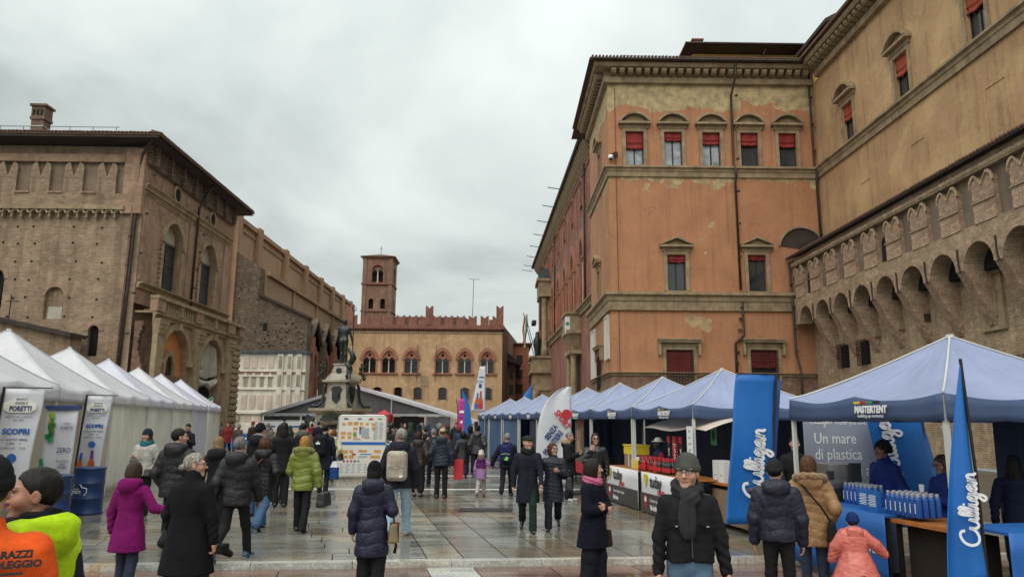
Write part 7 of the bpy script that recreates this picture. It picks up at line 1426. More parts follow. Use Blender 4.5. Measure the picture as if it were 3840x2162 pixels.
    if sp.get('scarf'):
        sc = sp['scarf']
        def scf(P):
            q = P-np.array([0, ln*.5, dz+sc.get('up', 0)], f32); a = np.arctan2(q[:, 1], q[:, 0]); rr = np.hypot(q[:, 0], q[:, 1]+.0); d = np.hypot(rr-.095, (q[:, 2]-1.49+.03*np.sin(a))*.75)-.042+.006*np.sin(q[:, 2]*90+a*4)
            if sc.get('tail'): d = smin(d, smax(ell(q, (.03, .165, 1.27), (.075, .03, .2)), 1.1-q[:, 2], .01)+.004*np.sin(q[:, 0]*110), .03); d = smin(d, ell(q, (.0, .13, 1.42), (.08, .06, .07))+.005*np.sin(q[:, 2]*100+q[:, 0]*60), .03)
            return d+.003*wob(P, 40)
        v, f = surfnet(scf, (-.2, -.2, 1.05+dz), (.2, .28, 1.63+dz), .0085 if near else .014); npmesh('scarf', [(v, f)], clothm(sc['col'], 'wool'), T)
    return T
# ------------------------------------------------------------------ the fountain
FT_ = (-11.7, 55.0)
mat('marble_worn', (.48, .43, .34), .6, .4, 1.2, .4, 14, col2=(.28, .25, .19), streak=.6)
T = thing('neptune_fountain', 'marble fountain with bronze figures and tall pedestal in the middle of the square', 'fountain', (*FT_, 0), R_(-14))
MB().lathe([(6.0, 0), (6.0, .15), (5.6, .2), (5.6, .3), (5.2, .35)], 0, 0, 0, 8).build('step', 'marble_dirty', T, local=True); MB().lathe([(4.9, .3), (4.9, .95), (5.15, 1.05), (5.15, 1.25), (4.75, 1.25), (4.7, .7), (1.5, .7)], 0, 0, 0, 8).build('basin', 'marble_pink', T, local=True)
def sq(b, z0, z1, w0, w1, d0=None, d1=None): d0, d1 = d0 or w0, d1 or w1; b.hexa([(-w0, -d0, z0), (w0, -d0, z0), (w0, d0, z0), (-w0, d0, z0), (-w1, -d1, z1), (w1, -d1, z1), (w1, d1, z1), (-w1, d1, z1)]); return b
sq(MB(), .7, 2.35, 1.36, 1.32).build('lower_block', 'marble_dirty', T, local=True); sq(sq(MB(), 2.35, 2.55, 1.45, 1.65), 2.55, 2.72, 1.7, 1.7).build('lower_cornice', 'marble_dirty', T, local=True)
sq(MB(), 2.72, 4.5, .86, .74).build('main_block', 'marble_worn', T, local=True); sq(sq(MB(), 4.5, 4.62, .82, 1.02), 4.62, 4.78, 1.06, 1.06).build('upper_cornice', 'marble_worn', T, local=True)
b = MB(); sq(b, 4.78, 5.0, .9, .8); sq(b, 5.0, 5.35, .8, .54); sq(b, 5.35, 5.85, .58, .44); sq(b, 5.85, 5.97, .52, .52); b.build('top_pedestal', 'marble_worn', T, local=True)
for a in range(4):
    M_ = Matrix.Rotation(R_(90*a), 3, 'Z'); U_, D_ = M_ @ Vector((1, 0, 0)), M_ @ Vector((0, -1, 0)); fr = dict(O=(0, 0, 0), U=U_, D=D_)
    MB(**fr).poly([(-.32, 3.9), (-.3, 3.35), (0, 3.05), (.3, 3.35), (.32, 3.9), (.42, 4.1), (.2, 4.3), (-.2, 4.3), (-.42, 4.1)], .74, .9).ring(0, 3.75, .0, .24, 0, 360, .88, .98, 12, 1.2).build('bronze_shield', 'bronze', T, local=True); MB(**fr).ring(0, 5.45, 0, .2, 0, 360, .5, .68, 10).build('bronze_mask', 'bronze', T, local=True)
    MB(**fr).hexa([(-.55, 1.38, 1.55), (.55, 1.38, 1.55), (.35, 1.8, 1.6), (-.35, 1.8, 1.6), (-1.0, 1.38, 1.85), (1.0, 1.38, 1.85), (.8, 2.1, 1.85), (-.8, 2.1, 1.85)]).build('shell_basin', 'marble_dirty', T, local=True); MB(**fr).ring(0, 2.12, 0, .75, 0, 360, 1.38, 1.5, 12, .22).ring(0, 1.92, 0, .6, 0, 360, 1.9, 2.05, 12, .3).build('bronze_garland', 'bronze', T, local=True)
    MB(**fr).box(-.5, .5, 1.42, 1.55, .72, 1.5).build('niche', 'hole', T, local=True); MB(**fr).ring(0, 1.15, 0, .26, 0, 360, 1.55, 1.68, 10, 1.2).build('bronze_mask', 'bronze', T, local=True)
    for s in (-1, 1): MB(**fr).box(s*.72-.16, s*.72+.16, 1.4, 1.62, .72, 1.54).build('console', 'marble_dirty', T, local=True)
    c = Vector((.98, -.98, 0)); c.rotate(Matrix.Rotation(R_(90*a), 3, 'Z')); n_ = c.normalized()
    q = MB(); q.tube([tuple(n_*r+Vector((0, 0, z))) for r, z in ((1.2, 4.5), (1.32, 4.2), (1.34, 3.6), (1.45, 3.15), (1.75, 2.85), (2.1, 2.9), (2.25, 2.8))], [.1, .12, .11, .1, .12, .1, .06], 10); q.build('bronze_scroll', 'bronze', T, smooth=True, local=True)
K = dict
def statue(name, label, lx, ly, z, h, face, arms, legs=((2, 2), (-2, 3)), lean=0., extra=None, res=.03, hair='curly', fat=1.):
    p = Vector((lx, ly, 0)); p.rotate(Matrix.Rotation(R_(-14), 3, 'Z')); S_ = person(label, FT_[0]+p.x, FT_[1]+p.y, K(h=h, face=face-14, bare=1, statue='bronze', arms=arms, legs=legs, lean=lean, res=res, hres=.012), name='statue', group='bronze figures of the fountain', z=z); S_['category'] = 'statue'
    return S_
S_ = statue('neptune', 'tall bronze nude with trident seen from behind on top of the fountain', 0, 0, 5.97, 3.3, 6, (((.3, .5, -.5), (.2, .9, .1)), ((.3, .12, -.95), (.12, .3, -.95))), ((14, 22), (-3, 2)), res=.022)
k_ = 3.3/1.75; v, f = surfnet(lambda P: smin(smax(ell(P, (0, -.01, .03), (.1, .12, .115)), (P[:, 1]-.05)*.8-(P[:, 2]-.03)*.6, .02), ell(P, (0, .06, -.11), (.05, .04, .06)), .02)+.01*wob(P, 60), (-.15, -.17, -.2), (.15, .15, .19), .012); npmesh('hair', [(v+V3(0, .018, 1.632+.0), f)], 'bronze', S_)
tr = MB(); tr.tube([(.31, .18, .05), (.33, .1, 2.15)], .022, 8); tr.tube([(.25, .1, 2.12), (.27, .1, 2.28)], .014, 6).tube([(.33, .1, 2.1), (.33, .1, 2.36)], .014, 6).tube([(.41, .1, 2.12), (.39, .1, 2.28)], .014, 6).tube([(.24, .1, 2.12), (.42, .1, 2.12)], .016, 6); tr.build('trident', 'bronze', S_, local=True)
dq = MB(); dq.tube([(.2, .1, .1), (.33, .05, .08), (.42, .0, .22), (.36, -.02, .42), (.24, .0, .5), (.2, .02, .62)], [.06, .12, .13, .09, .06, .03], 10); dq.build('dolphin', 'bronze', S_, smooth=True, local=True)
pl = ('left front', 'right front', 'right rear', 'left rear')
for i, (sx, sy) in enumerate(((-1, -1), (1, -1), (1, 1), (-1, 1))):
    S_ = statue('putto', 'crouching bronze cherub at the %s corner of the pedestal' % pl[i], sx*.98, sy*.98, 4.72, 1.5, (150, -150, -40, 40)[i], ('hold', 'up'), ((70, 80), (40, 90)), .1); 
    q = MB(); q.tube([(.15, .3, .1), (.25, .38, .3), (.2, .45, .6)], [.1, .08, .03], 8); q.build('fish', 'bronze', S_, smooth=True, local=True)
    S_ = statue('siren', 'bronze siren seated at the %s foot of the pedestal' % pl[i], sx*1.75, sy*1.75, .75, 1.9, (135, -135, -45, 45)[i], ('bag', 'bag'), ((75, 60), (75, 60)), -.1); q = MB(); q.tube([(0, .2, .25), (.1, .35, .05), (-.1, .4, -.1), (.0, .2, -.2)], [.2, .18, .14, .08], 10); q.build('tail', 'bronze', S_, smooth=True, local=True)
# ------------------------------------------------------------------ the people
BLK, NVY, CHAR = (.009, .009, .011), (.009, .012, .026), (.022, .021, .022)
GREY_H, BROWN_H, DARK_H, BLOND_H = (.22, .21, .2), (.045, .022, .014), (.012, .009, .008), (.38, .2, .06)
WALK, WALK2, STAND = ((20, 5), (-15, 30)), ((-16, 32), (18, 4)), ((2, 2), (-2, 3))
PP = {}
def loc_on(T, p): v = Vector(p)*T.scale[0]; v.rotate(Matrix.Rotation(T.rotation_euler.z, 3, 'Z')); return Vector(T.location)+v
def acc(T, name, label, cat, p=(0, 0, 0), group=None):
    o = thing(name, label, cat, loc_on(T, p), T.rotation_euler.z, group); o.scale = T.scale; return o
def rbox(P, c, r, rad): q = np.abs(P-np.array(c, f32))-np.array(r, f32)+rad; return np.linalg.norm(np.maximum(q, 0), axis=-1)+np.minimum(q.max(-1), 0)-rad
def backpack(T, label, col, trim, size=(.155, .085, .22), z=1.2, y=-.26, kind='plain', logo=None):
    A = acc(T, 'backpack', label, 'backpack', (0, y, z)); v, f = surfnet(lambda P: smin(rbox(P, (0, 0, 0), size, .07), rbox(P, (0, -size[1]*.85, -size[2]*.42), (size[0]*.8, .04, size[2]*.42), .035), .012)+.004*wob(P, 16), (-.25, -.2, -.32), (.25, .16, .32), .012); npmesh('pack', [(v, f)], clothm(col, kind), A)
    for s in (-1, 1): MB().tube([(s*.1, .1, -.16), (s*.14, .2, .05), (s*.13, .22, .2), (s*.1, .14, .3), (s*.08, .03, size[2]-.03)], .022, 6).build('strap', clothm(trim, 'plain'), A, local=True)
    q = MB(); q.tube([(-size[0]*.75, -size[1]-.045, -.01), (0, -size[1]-.06, .01), (size[0]*.75, -size[1]-.045, -.01)], .008, 5); q.tube([(-.12, -size[1]*.6, .1), (-.1, -size[1]*.75, .17), (0, -size[1]*.8, .205), (.1, -size[1]*.75, .17), (.12, -size[1]*.6, .1)], .007, 5); q.build('zip', clothm(logo or trim, 'plain'), A, local=True)
    return A
def handbag(T, label, col, p, w=.16, h=.13, d=.06, handle=.12, kind='plain', strap=None, hcol=None, name='handbag'):
    A = acc(T, name, label, 'bag', p); v, f = surfnet(lambda P: rbox(P*np.array([1, 1, 1], f32), (0, 0, 0), (d+.03*0, w, h), .02)+P[:, 2]*.12*(1-0)+.003*wob(P, 22), (-d-.08, -w-.06, -h-.06), (d+.08, w+.06, h+.06), .011); npmesh('pouch', [(v, f)], clothm(col, kind), A)
    if handle:
        for s in (-1, 1): MB().tube([(s*d*.5, -w*.5, h-.01), (s*d*.3, -w*.35, h+handle*.8), (0, 0, h+handle), (s*d*.3, w*.35, h+handle*.8), (s*d*.5, w*.5, h-.01)], .007, 6).build('handle', clothm(hcol or col, kind), A, local=True)
    if strap: MB().tube(strap, .012, 6).build('strap', clothm(hcol or col, kind), A, local=True)
    return A
def P(key, label, x, y, **sp): PP[key] = person(label, x, y, sp); return PP[key]
# -- left foreground
T = P('vest', 'worker in an orange vest with black print at the bottom left corner', -2.2, 3.3, h=1.83, face=26, res=.012, hres=.007, arms=('down', 'down'), hair='short', haircol=DARK_H, hat=('beanie', (.014, .015, .018)), top=K(col=(.82, .1, .008), hem=.86, bulk=.02, name='vest', collar=.03, wr=.9), bottom=K(col=NVY), legs=STAND)
for s_, sz, z_, dx in (('MARAZZI', .038, 1.395, .045), ('NOLEGGIO', .038, 1.358, .045)): text(s_, sz, 'ink_black', T, (dx, -.184, z_), (1, 0, 0), (0, 0, 1), .003, 'LEFT', sx=1.0, bold=.002, local=True)
text('m', .13, 'ink_black', T, (-.065, -.186, 1.358), (1, 0, 0), (0, 0, 1), .003, 'LEFT', sx=.85, bold=.004, local=True); MB().box(-.1, .18, -.19, -.178, 1.333, 1.34).build('print_rule', 'ink_black', T, local=True); text('Eventi - Cantieri - Logistica', .042, 'ink_black', T, (.03, -.19, 1.293), (1, 0, 0), (0, 0, 1), .003, 'CENTER', sx=.72, bold=.001, local=True)
T = P('hivis', 'man in a fluorescent yellow hooded jacket looking left at the bottom left', -2.27, 3.78, h=1.765, shw=.165, face=66, look=56, res=.011, hres=.005, hair='short', haircol=(.012, .009, .008), skin=(.36, .185, .115), stub=(.2, .11, .075), top=K(col=(.5, .78, .005), sleeve=(.01, .012, .02), hem=.84, bulk=.012, hood='down', name='jacket', wr=1.4), scarf=K(col=(.008, .008, .01)), bottom=K(col=NVY), arms=('down', 'down'))
T = P('magenta', 'woman in a magenta coat holding the arm of the man in black', -4.3, 9.0, h=1.51, face=-8, fem=True, res=.013, arms=('down', 'link'), hair='bob', haircol=(.05, .03, .018), top=K(col=(.2, .008, .115), kind='wool', hem=.6, flare=.06, hood='down', collar=.03), bottom=K(col=(.012, .018, .035), kind='denim'), shoecol=BLK, legs=((6, 4), (-4, 6)))
T = P('ponytail', 'man in a long black coat with grey hair bun and glasses looking right', -3.2, 8.0, h=1.68, face=-14, look=-58, res=.013, hres=.006, fat=1.12, arms=(((.3, -.1, -1), (-.1, .35, -.9)), 'carry'), hair='bun', haircol=(.3, .28, .24), glasses=True, top=K(col=(.008, .008, .01), kind='wool', hem=.52, flare=.06, collar=.07), bottom=K(col=(.014, .02, .04), kind='denim'), legs=WALK2, skin=(.5, .28, .2))
A = acc(T, 'camera', 'black photo camera in the hand of the man with the grey bun', 'camera', (.36, .08, .74)); v, f = surfnet(lambda P_: smin(rbox(P_, (0, 0, 0), (.045, .07, .05), .015), cap(P_, (.0, .03, -.03), (.03, .1, -.07), .04, .036), .01), (-.1, -.12, -.15), (.12, .18, .1), .009); npmesh('camera_body', [(v, f)], clothm(BLK, 'plain'), A)
P('dark_puffer', 'tall man in a black puffer jacket with its hood down beside the white tents', -4.95, 11.7, h=1.82, face=-4, look=-50, arms=('pocket', 'pocket'), hair='short', haircol=DARK_H, top=K(col=BLK, kind='puffer', quilt=.11, bulk=.03, hem=.78, hood='down'), bottom=K(col=BLK), legs=WALK)
P('grey_behind', 'grey haired person half hidden behind the tall man in black puffer', -5.6, 13.2, h=1.72, face=0, res=.02, hair='short', haircol=GREY_H, top=K(col=CHAR, hem=.8), legs=STAND)
T = P('white_jacket', 'woman in a white padded jacket and dark beanie facing the camera', -7.25, 15.6, h=1.7, face=172, fem=True, arms=('pocket', 'phone'), hair='long', haircol=(.06, .025, .02), hat=('beanie', (.012, .03, .045)), top=K(col=(.55, .53, .48), hem=.82, bulk=.025, collar=.05), bottom=K(col=BLK), scarf=K(col=(.02, .16, .2)))
handbag(T, 'small patterned bag at the hip of the woman in white', (.12, .1, .09), (-.2, .16, .9), .1, .07, .05, 0)
P('phone_man', 'man in navy looking at his phone by the far white tent', -10.55, 25.6, h=1.75, face=175, nod=-22, arms=('phone', 'phone'), hair='short', haircol=DARK_H, res=.02, top=K(col=NVY, hem=.86, collar=.04), bottom=K(col=CHAR))
T = P('grey_walker', 'grey haired man in black puffer jacket walking away in white soled trainers', -3.72, 10.85, h=1.72, face=-6, arms=('swingb', 'swingf'), hair='short', haircol=(.17, .165, .16), top=K(col=BLK, kind='puffer', quilt=.12, bulk=.028, hem=.8, hood='down'), bottom=K(col=BLK, w=.062), legs=((-14, 34), (20, 4)), sole=(.6, .6, .56), shoecol=(.02, .06, .12))
P('blonde_dark', 'blonde woman in dark jacket half hidden left of the grey haired walker', -4.78, 12.9, h=1.63, face=0, fem=True, res=.02, hair='long', haircol=(.24, .15, .07), top=K(col=BLK, hem=.8, hood='down'))
T = P('curly', 'woman with curly brown hair in a long black puffer and flared jeans', -4.28, 13.85, h=1.63, face=-8, fem=True, arms=('pocket', 'pocket'), hair='curly', haircol=(.09, .035, .018), top=K(col=BLK, kind='puffer', quilt=.085, bulk=.02, hem=.56, hood='down', chev=.35), bottom=K(col=(.035, .085, .17), kind='denim', w=.1, thigh=.085, hem=.035), legs=WALK)
acc_ = acc(T, 'shoulder_strap', 'brown leather strap across the back of the curly haired woman', 'bag', (0, -.17, 1.2)); MB().tube([(-.16, .03, -.1), (-.04, -.02, .05), (.08, .02, .17)], .022, 6).build('strap', clothm((.12, .04, .02), 'plain'), acc_, local=True)
T = P('lime', 'blonde woman in a shiny lime green puffer with fur collar', -3.5, 13.6, h=1.64, face=-5, fem=True, res=.012, arms=('hold', 'carry'), hair='bob', haircol=(.4, .2, .045), top=K(col=(.2, .235, .035), kind='shiny', quilt=.135, qamp=.024, bulk=.034, hem=.76, hood='fur', fur=(.2, .2, .03)), bottom=K(col=BLK, w=.085), legs=((8, 4), (-8, 12)), glove=(.008, .008, .009))
handbag(T, 'large black handbag carried by the woman in lime green', BLK, (.4, .06, .6), .19, .13, .08, .16, 'shiny')
P('cap_back', 'man in dark knit cap and black jacket behind the curly haired woman', -4.95, 15.6, h=1.83, face=-20, res=.02, hair='short', haircol=DARK_H, hat=('beanie', (.012, .012, .02)), top=K(col=BLK, hem=.8, hood='down'), bottom=K(col=(.03, .06, .12), kind='denim'), scarf=K(col=(.3, .3, .3)))
P('bun_dark', 'dark haired woman with a black coat behind the knit cap man', -4.95, 17.3, h=1.86, face=10, res=.022, fem=True, hair='long', haircol=DARK_H, top=K(col=BLK, hem=.7))
P('orange_coat', 'person in a tan coat glimpsed left of the knit cap man', -5.85, 18.5, h=1.7, face=-60, res=.022, hair='bob', haircol=BROWN_H, top=K(col=(.28, .17, .07), hem=.7))
P('hood_black', 'person in black with the hood up standing left of the fountain pedestal', -5.2, 18.0, h=1.78, face=0, res=.02, hair='none', top=K(col=BLK, hem=.72, hood='up'), bottom=K(col=BLK), legs=STAND)
T = P('pack_grey', 'man in grey green jacket with black backpack before the fountain', -5.72, 22.0, h=1.82, face=-6, res=.02, hair='short', haircol=DARK_H, top=K(col=(.1, .11, .09), hem=.85, hood='down'), bottom=K(col=CHAR)); backpack(T, 'black backpack on the man in grey green', BLK, BLK)
T = P('pack_navy', 'person in a long navy coat with black logo backpack left of the map board', -4.72, 20.4, h=1.8, face=-12, res=.02, hair='short', haircol=DARK_H, top=K(col=NVY, hem=.6), bottom=K(col=BLK)); A = backpack(T, 'black backpack with white three leaf emblem', (.006, .007, .012), BLK, (.17, .09, .25), 1.23)
MB((0, -.15, .06), (1, 0, 0), (0, -1, 0)).poly([(-.05, -.03), (.05, -.03), (.06, .02), (.02, .0), (0, .06), (-.02, 0), (-.06, .02)], 0, .012).build('emblem', 'ink_white', A, local=True)
A = acc(T, 'shopping_bag', 'blue and white bag hanging beside the navy coat', 'bag', (.3, .0, .62)); MB().box(-.1, .1, -.06, .06, -.22, .05).build('body', 'flag_blue_dark', A, local=True); MB().hexa([(-.1, -.06, .05), (.1, -.06, .05), (.1, .06, .05), (-.1, .06, .05), (-.05, -.02, .2), (.05, -.02, .2), (.05, .02, .2), (-.05, .02, .2)]).build('top', 'cloth_white', A, local=True)
T = P('cream', 'woman in a cream puffer and rust beanie left of the map board', -5.35, 24.3, h=1.62, face=-10, fem=True, res=.02, arms=('down', 'pocket'), hair='long', haircol=BROWN_H, hat=('beanie', (.2, .06, .03), 1), top=K(col=(.6, .55, .36), kind='puffer', quilt=.16, bulk=.035, hem=.84, hood='down'), bottom=K(col=(.04, .09, .18), kind='denim'), legs=WALK, sole=(.6, .6, .55)); handbag(T, 'brown bag at the hip of the woman in cream', (.06, .035, .03), (.27, .05, .84), .11, .12, .06, 0, strap=[(0, 0, .12), (-.12, -.22, .35), (-.32, -.12, .58)])
# -- middle
T = P('navy_near', 'woman in a long navy puffer and black beanie seen from behind, nearest the middle', -1.5, 9.1, h=1.51, face=3, fem=True, res=.011, hres=.007, arms=('down', 'bag'), hair='bob', haircol=DARK_H, hat=('beanie', (.007, .007, .008)), top=K(col=(.009, .011, .034), kind='puffer', quilt=.165, qamp=.018, bulk=.026, hem=.53, flare=.02, hood='down', collar=.05), bottom=K(col=BLK, w=.11, thigh=.1), legs=((3, 2), (-3, 4)))
A = handbag(T, 'beige patterned handbag on the arm of the navy puffer woman', (.27, .2, .11), (.3, -.03, .84), .125, .12, .055, 0, 'wool', strap=[(0, .05, .1), (-.04, .1, .3), (-.06, .04, .43)], hcol=(.05, .03, .02)); MB().box(-.06, .066, -.018, .018, -.13, .125).build('leather_stripe', clothm((.13, .055, .025), 'plain'), A, local=True); MB().tube([(0, .13, -.05), (.02, .15, -.2), (.0, .15, -.3)], [.01, .02, .028], 6).build('tassel', clothm((.05, .03, .02), 'plain'), A, local=True)
T = P('beige_pack', 'grey haired man with a beige backpack and light jeans walking away', -1.72, 13.05, h=1.82, face=-2, look=35, res=.013, arms=('pocket', 'down'), hair='short', haircol=(.3, .28, .25), top=K(col=(.012, .012, .024), hem=.8, bulk=.03, hood='down'), bottom=K(col=(.2, .28, .34), kind='denim', w=.088), legs=WALK2, sole=(.5, .48, .42), shoecol=(.4, .38, .33)); A = backpack(T, 'beige backpack on the grey haired man', (.46, .4, .31), (.012, .012, .02), (.165, .09, .235), 1.14, -.27, logo=(.3, .26, .2)); MB().box(.06, .11, -.13, -.118, -.17, -.14).build('label_patch', 'ink_white', A, local=True)
T = P('hood_paper', 'man in a dark hooded jacket holding papers beside the map board', -4.0, 26.8, h=1.72, face=175, res=.02, arms=('phone', 'pocket'), hair='short', haircol=DARK_H, top=K(col=CHAR, hem=.8, hood='up'), bottom=K(col=NVY), shoecol=(.12, .06, .03), boot=.4, glasses=True); A = acc(T, 'paper_sheet', 'white leaflet in the hand of the hooded man', 'paper', (-.12, .28, 1.1)); MB().box(-.11, .11, -.004, .004, -.16, .14).build('sheet', 'white_paint', A, local=True); MB().box(-.08, .08, .004, .006, -.1, .0).build('print', 'ink_blue', A, local=True)
P('brown', 'woman in a brown jacket and wide cropped black trousers standing in the middle', -2.12, 19.7, h=1.63, face=-10, look=-40, fem=True, res=.016, arms=('pocket', 'pocket'), hair='bob', haircol=(.03, .012, .012), top=K(col=(.035, .024, .018), hem=.8, hood='down', bulk=.02, kind='puffer', quilt=.2), bottom=K(col=BLK, w=.11, thigh=.1, hem=.2))
P('camera_man', 'person in dark clothes raising a phone between the brown jacket and the blue puffer', -1.98, 22.4, h=1.72, face=10, res=.02, arms=('camera', 'camera'), hair='short', haircol=GREY_H, top=K(col=CHAR, hem=.82), bottom=K(col=NVY), legs=WALK)
T = P('bald_blue', 'balding man in a dark blue quilted jacket standing in the middle', -1.5, 19.4, h=1.74, face=-4, look=25, res=.016, arms=('pocket', 'down'), hair='bald', haircol=(.1, .08, .06), skin=(.5, .29, .2), top=K(col=(.012, .02, .04), kind='puffer', quilt=.085, bulk=.025, hem=.8, hood='down'), bottom=K(col=BLK), stance=.12)
A = acc(T, 'red_bag', 'red shopping bag beside the man in dark blue', 'bag', (.42, .2, .78)); MB().box(-.12, .12, -.05, .05, -.33, .17).build('body', 'ink_red', A, local=True); MB().tube([(-.06, 0, .17), (0, 0, .3), (.06, 0, .17)], .006, 5).build('handle', 'ink_red', A, local=True)
P('curl_black', 'woman with big black curls and dark puffer behind the red bag', -1.3, 26.2, h=1.57, face=5, fem=True, res=.02, arms=('pocket', 'pocket'), hair='curly', haircol=DARK_H, top=K(col=CHAR, kind='puffer', quilt=.07, bulk=.02, hem=.62), bottom=K(col=NVY), legs=WALK)
P('stripe', 'man in a striped black puffer and dark beanie beside the far blue tent', -.78, 25.9, h=1.74, face=-12, res=.02, arms=('pocket', 'pocket'), hair='short', haircol=DARK_H, hat=('beanie', (.01, .016, .012)), top=K(col=(.02, .02, .024), kind='shiny', quilt=.075, qamp=.02, bulk=.028, hem=.82, hood='down'), bottom=K(col=BLK), sole=(.5, .5, .5))
P('dark_left', 'dark haired person standing just left of the striped puffer', -1.1, 27.5, h=1.76, face=0, res=.022, hair='bob', haircol=DARK_H, top=K(col=BLK, hem=.8))
T = P('girl', 'little girl in a lilac and purple jacket, white hat and pink boots', -.5, 19.9, h=1.14, face=-5, headk=1.28, res=.016, shw=.16, arms=('down', ((.75, .1, -.55), (.9, .25, -.25))), hair='bob', haircol=(.3, .18, .08), hat=('beanie', (.6, .56, .48), 0, 1), top=K(col=(.36, .2, .42), kind='puffer', quilt=.16, bulk=.035, hem=.7, hood='down', two=(.11, .012, .11), twoz=1.12), bottom=K(col=(.5, .44, .42), w=.09), shoecol=(.35, .02, .12), boot=.75, legs=WALK2)
T = P('blue_pack', 'man in navy with a blue and neon green backpack holding the girl by the hand', .17, 19.7, h=1.64, face=-6, look=25, res=.016, arms=(((.5, .0, -.9), (.35, .2, -.9)), 'swingf'), hair='short', haircol=(.25, .24, .22), top=K(col=NVY, hem=.82, bulk=.02), bottom=K(col=BLK), legs=((-16, 32), (18, 4)), sole=(.5, .5, .5)); A = backpack(T, 'blue backpack with neon green piping', (.012, .016, .1), (.02, .03, .16), (.16, .09, .23), 1.18, -.25, logo=(.35, .75, .03)); MB((.02, -.135, -.12), (1, 0, 0), (0, -1, 0)).poly([(-.06, -.04), (.04, -.05), (.06, .03), (.0, .05)], 0, .02).build('reflector', clothm((.3, .75, .03), 'plain'), A, local=True)
P('cap', 'elderly man in flat cap, navy overcoat and green trousers walking forward', .5, 13.8, h=1.7, face=178, look=30, res=.012, hres=.006, arms=('swingf', 'down'), hair='short', haircol=GREY_H, hat=('cap', (.028, .028, .022)), skin=(.5, .27, .19), top=K(col=(.008, .011, .022), hem=.55, flare=.03, collar=.06, zip=(.01, .012, .02)), bottom=K(col=(.006, .028, .022), w=.082), legs=WALK, scarf=K(col=(.012, .012, .014)))
T = P('wife', 'woman with red brown hair and glasses in navy quilted coat beside flat cap man', .98, 14.05, h=1.56, face=176, look=32, fem=True, res=.012, hres=.006, arms=('mouth2' if 0 else 'phone', 'link'), hair='bob', haircol=(.08, .022, .012), glasses=True, top=K(col=(.01, .014, .028), kind='puffer', quilt=.075, qamp=.012, bulk=.024, hem=.58, flare=.02, collar=.06, zip=(.03, .03, .04)), bottom=K(col=NVY, w=.09, hem=.08), legs=WALK2); handbag(T, 'black handbag on the elbow of the woman in navy', BLK, (-.33, .06, .92), .17, .13, .06, .14, 'shiny')
T = P('fur_man', 'grey haired man in black parka with fur hood looking at his phone', 1.72, 18.9, h=1.66, face=-105, nod=-18, res=.014, arms=('phone', 'phone'), hair='short', haircol=(.22, .21, .2), top=K(col=BLK, hem=.66, bulk=.03, hood='fur', fur=(.3, .2, .1)), bottom=K(col=NVY), sole=(.6, .6, .55), shoecol=(.5, .5, .48)); A = acc(T, 'phone', 'dark mobile phone in the hands of the parka man', 'phone', (0, .36, 1.24)); MB().box(-.04, .04, -.005, .005, -.07, .07).build('case', 'ink_black', A, local=True)
P('mouth', 'dark haired woman in sunglasses covering her mouth with her hand', 2.05, 16.3, h=1.68, face=182, fem=True, res=.013, hres=.006, arms=('down', 'mouth'), hair='long', haircol=(.03, .015, .012), glasses='sun', top=K(col=BLK, hem=.6, bulk=.015, kind='shiny'), bottom=K(col=BLK))
T = P('crossed', 'woman with dark bob, pink scarf and navy coat standing with folded arms', 1.12, 9.2, h=1.56, face=232, look=38, fem=True, res=.011, hres=.005, arms=('crossed', 'crossed2'), hair='bob', haircol=(.02, .011, .008), top=K(col=(.007, .008, .017), kind='wool', hem=.62, flare=.06, bulk=.01), bottom=K(col=(.007, .008, .016), w=.12, thigh=.105), scarf=K(col=(.55, .13, .25)), skin=(.5, .28, .2)); handbag(T, 'small brown shoulder bag of the woman with folded arms', (.035, .014, .016), (-.26, .02, .72), .1, .11, .05, 0, strap=[(0, 0, .1), (.03, .05, .35), (.1, .08, .6)])
T = P('beanie', 'man in grey beanie, round glasses and dark scarf walking towards the camera', 1.55, 6.3, h=1.735, face=176, look=-22, res=.0095, hres=.0042, fat=1.02, shw=.175, headk=1.13, arms=('carry', 'down'), hair='short', haircol=(.25, .24, .23), hat=('beanie', (.085, .085, .075)), glasses=True, skin=(.52, .29, .2), stub=(.42, .27, .2), top=K(col=(.0075, .008, .01), hem=.93, bulk=.014, collar=.05, name='jacket', wr=1.25, zip=(.05, .05, .05), cuff=(.008, .008, .009)), bottom=K(col=(.06, .11, .17), kind='denim', w=.09), legs=((12, 4), (-8, 14)), brow=(.12, .1, .085), scarf=K(col=(.035, .035, .037), tail=1, up=.022), curl={-1: .95, 1: .45})
for s_ in (-1, 1): MB().box(s_*.125-.05, s_*.125+.05, .146, .162, 1.215, 1.235).build('pocket_flap', clothm((.012, .012, .014), 'wool'), T, local=True); MB().box(s_*.125-.012, s_*.125+.008, .16, .168, 1.206, 1.216).build('zip_pull', 'alu', T, local=True)
A = acc(T, 'plastic_bag', 'navy and white plastic bag in the hand of the man in the grey beanie', 'bag', (-.38, .04, .68)); v, f = surfnet(lambda P_: smin(ell(P_, (0, 0, -.16), (.11, .07, .14)), cap(P_, (0, 0, -.1), (0, 0, .03), .05, .014), .05)+.008*wob(P_, 30), (-.18, -.14, -.34), (.18, .14, .06), .01); npmesh('sack', [(v, f)], clothm((.012, .018, .05), 'shiny'), A); MB().tube([(0, .02, -.06), (0, .03, .0), (0, .0, .05)], .014, 6).build('knot', clothm((.6, .6, .6), 'shiny'), A, local=True)
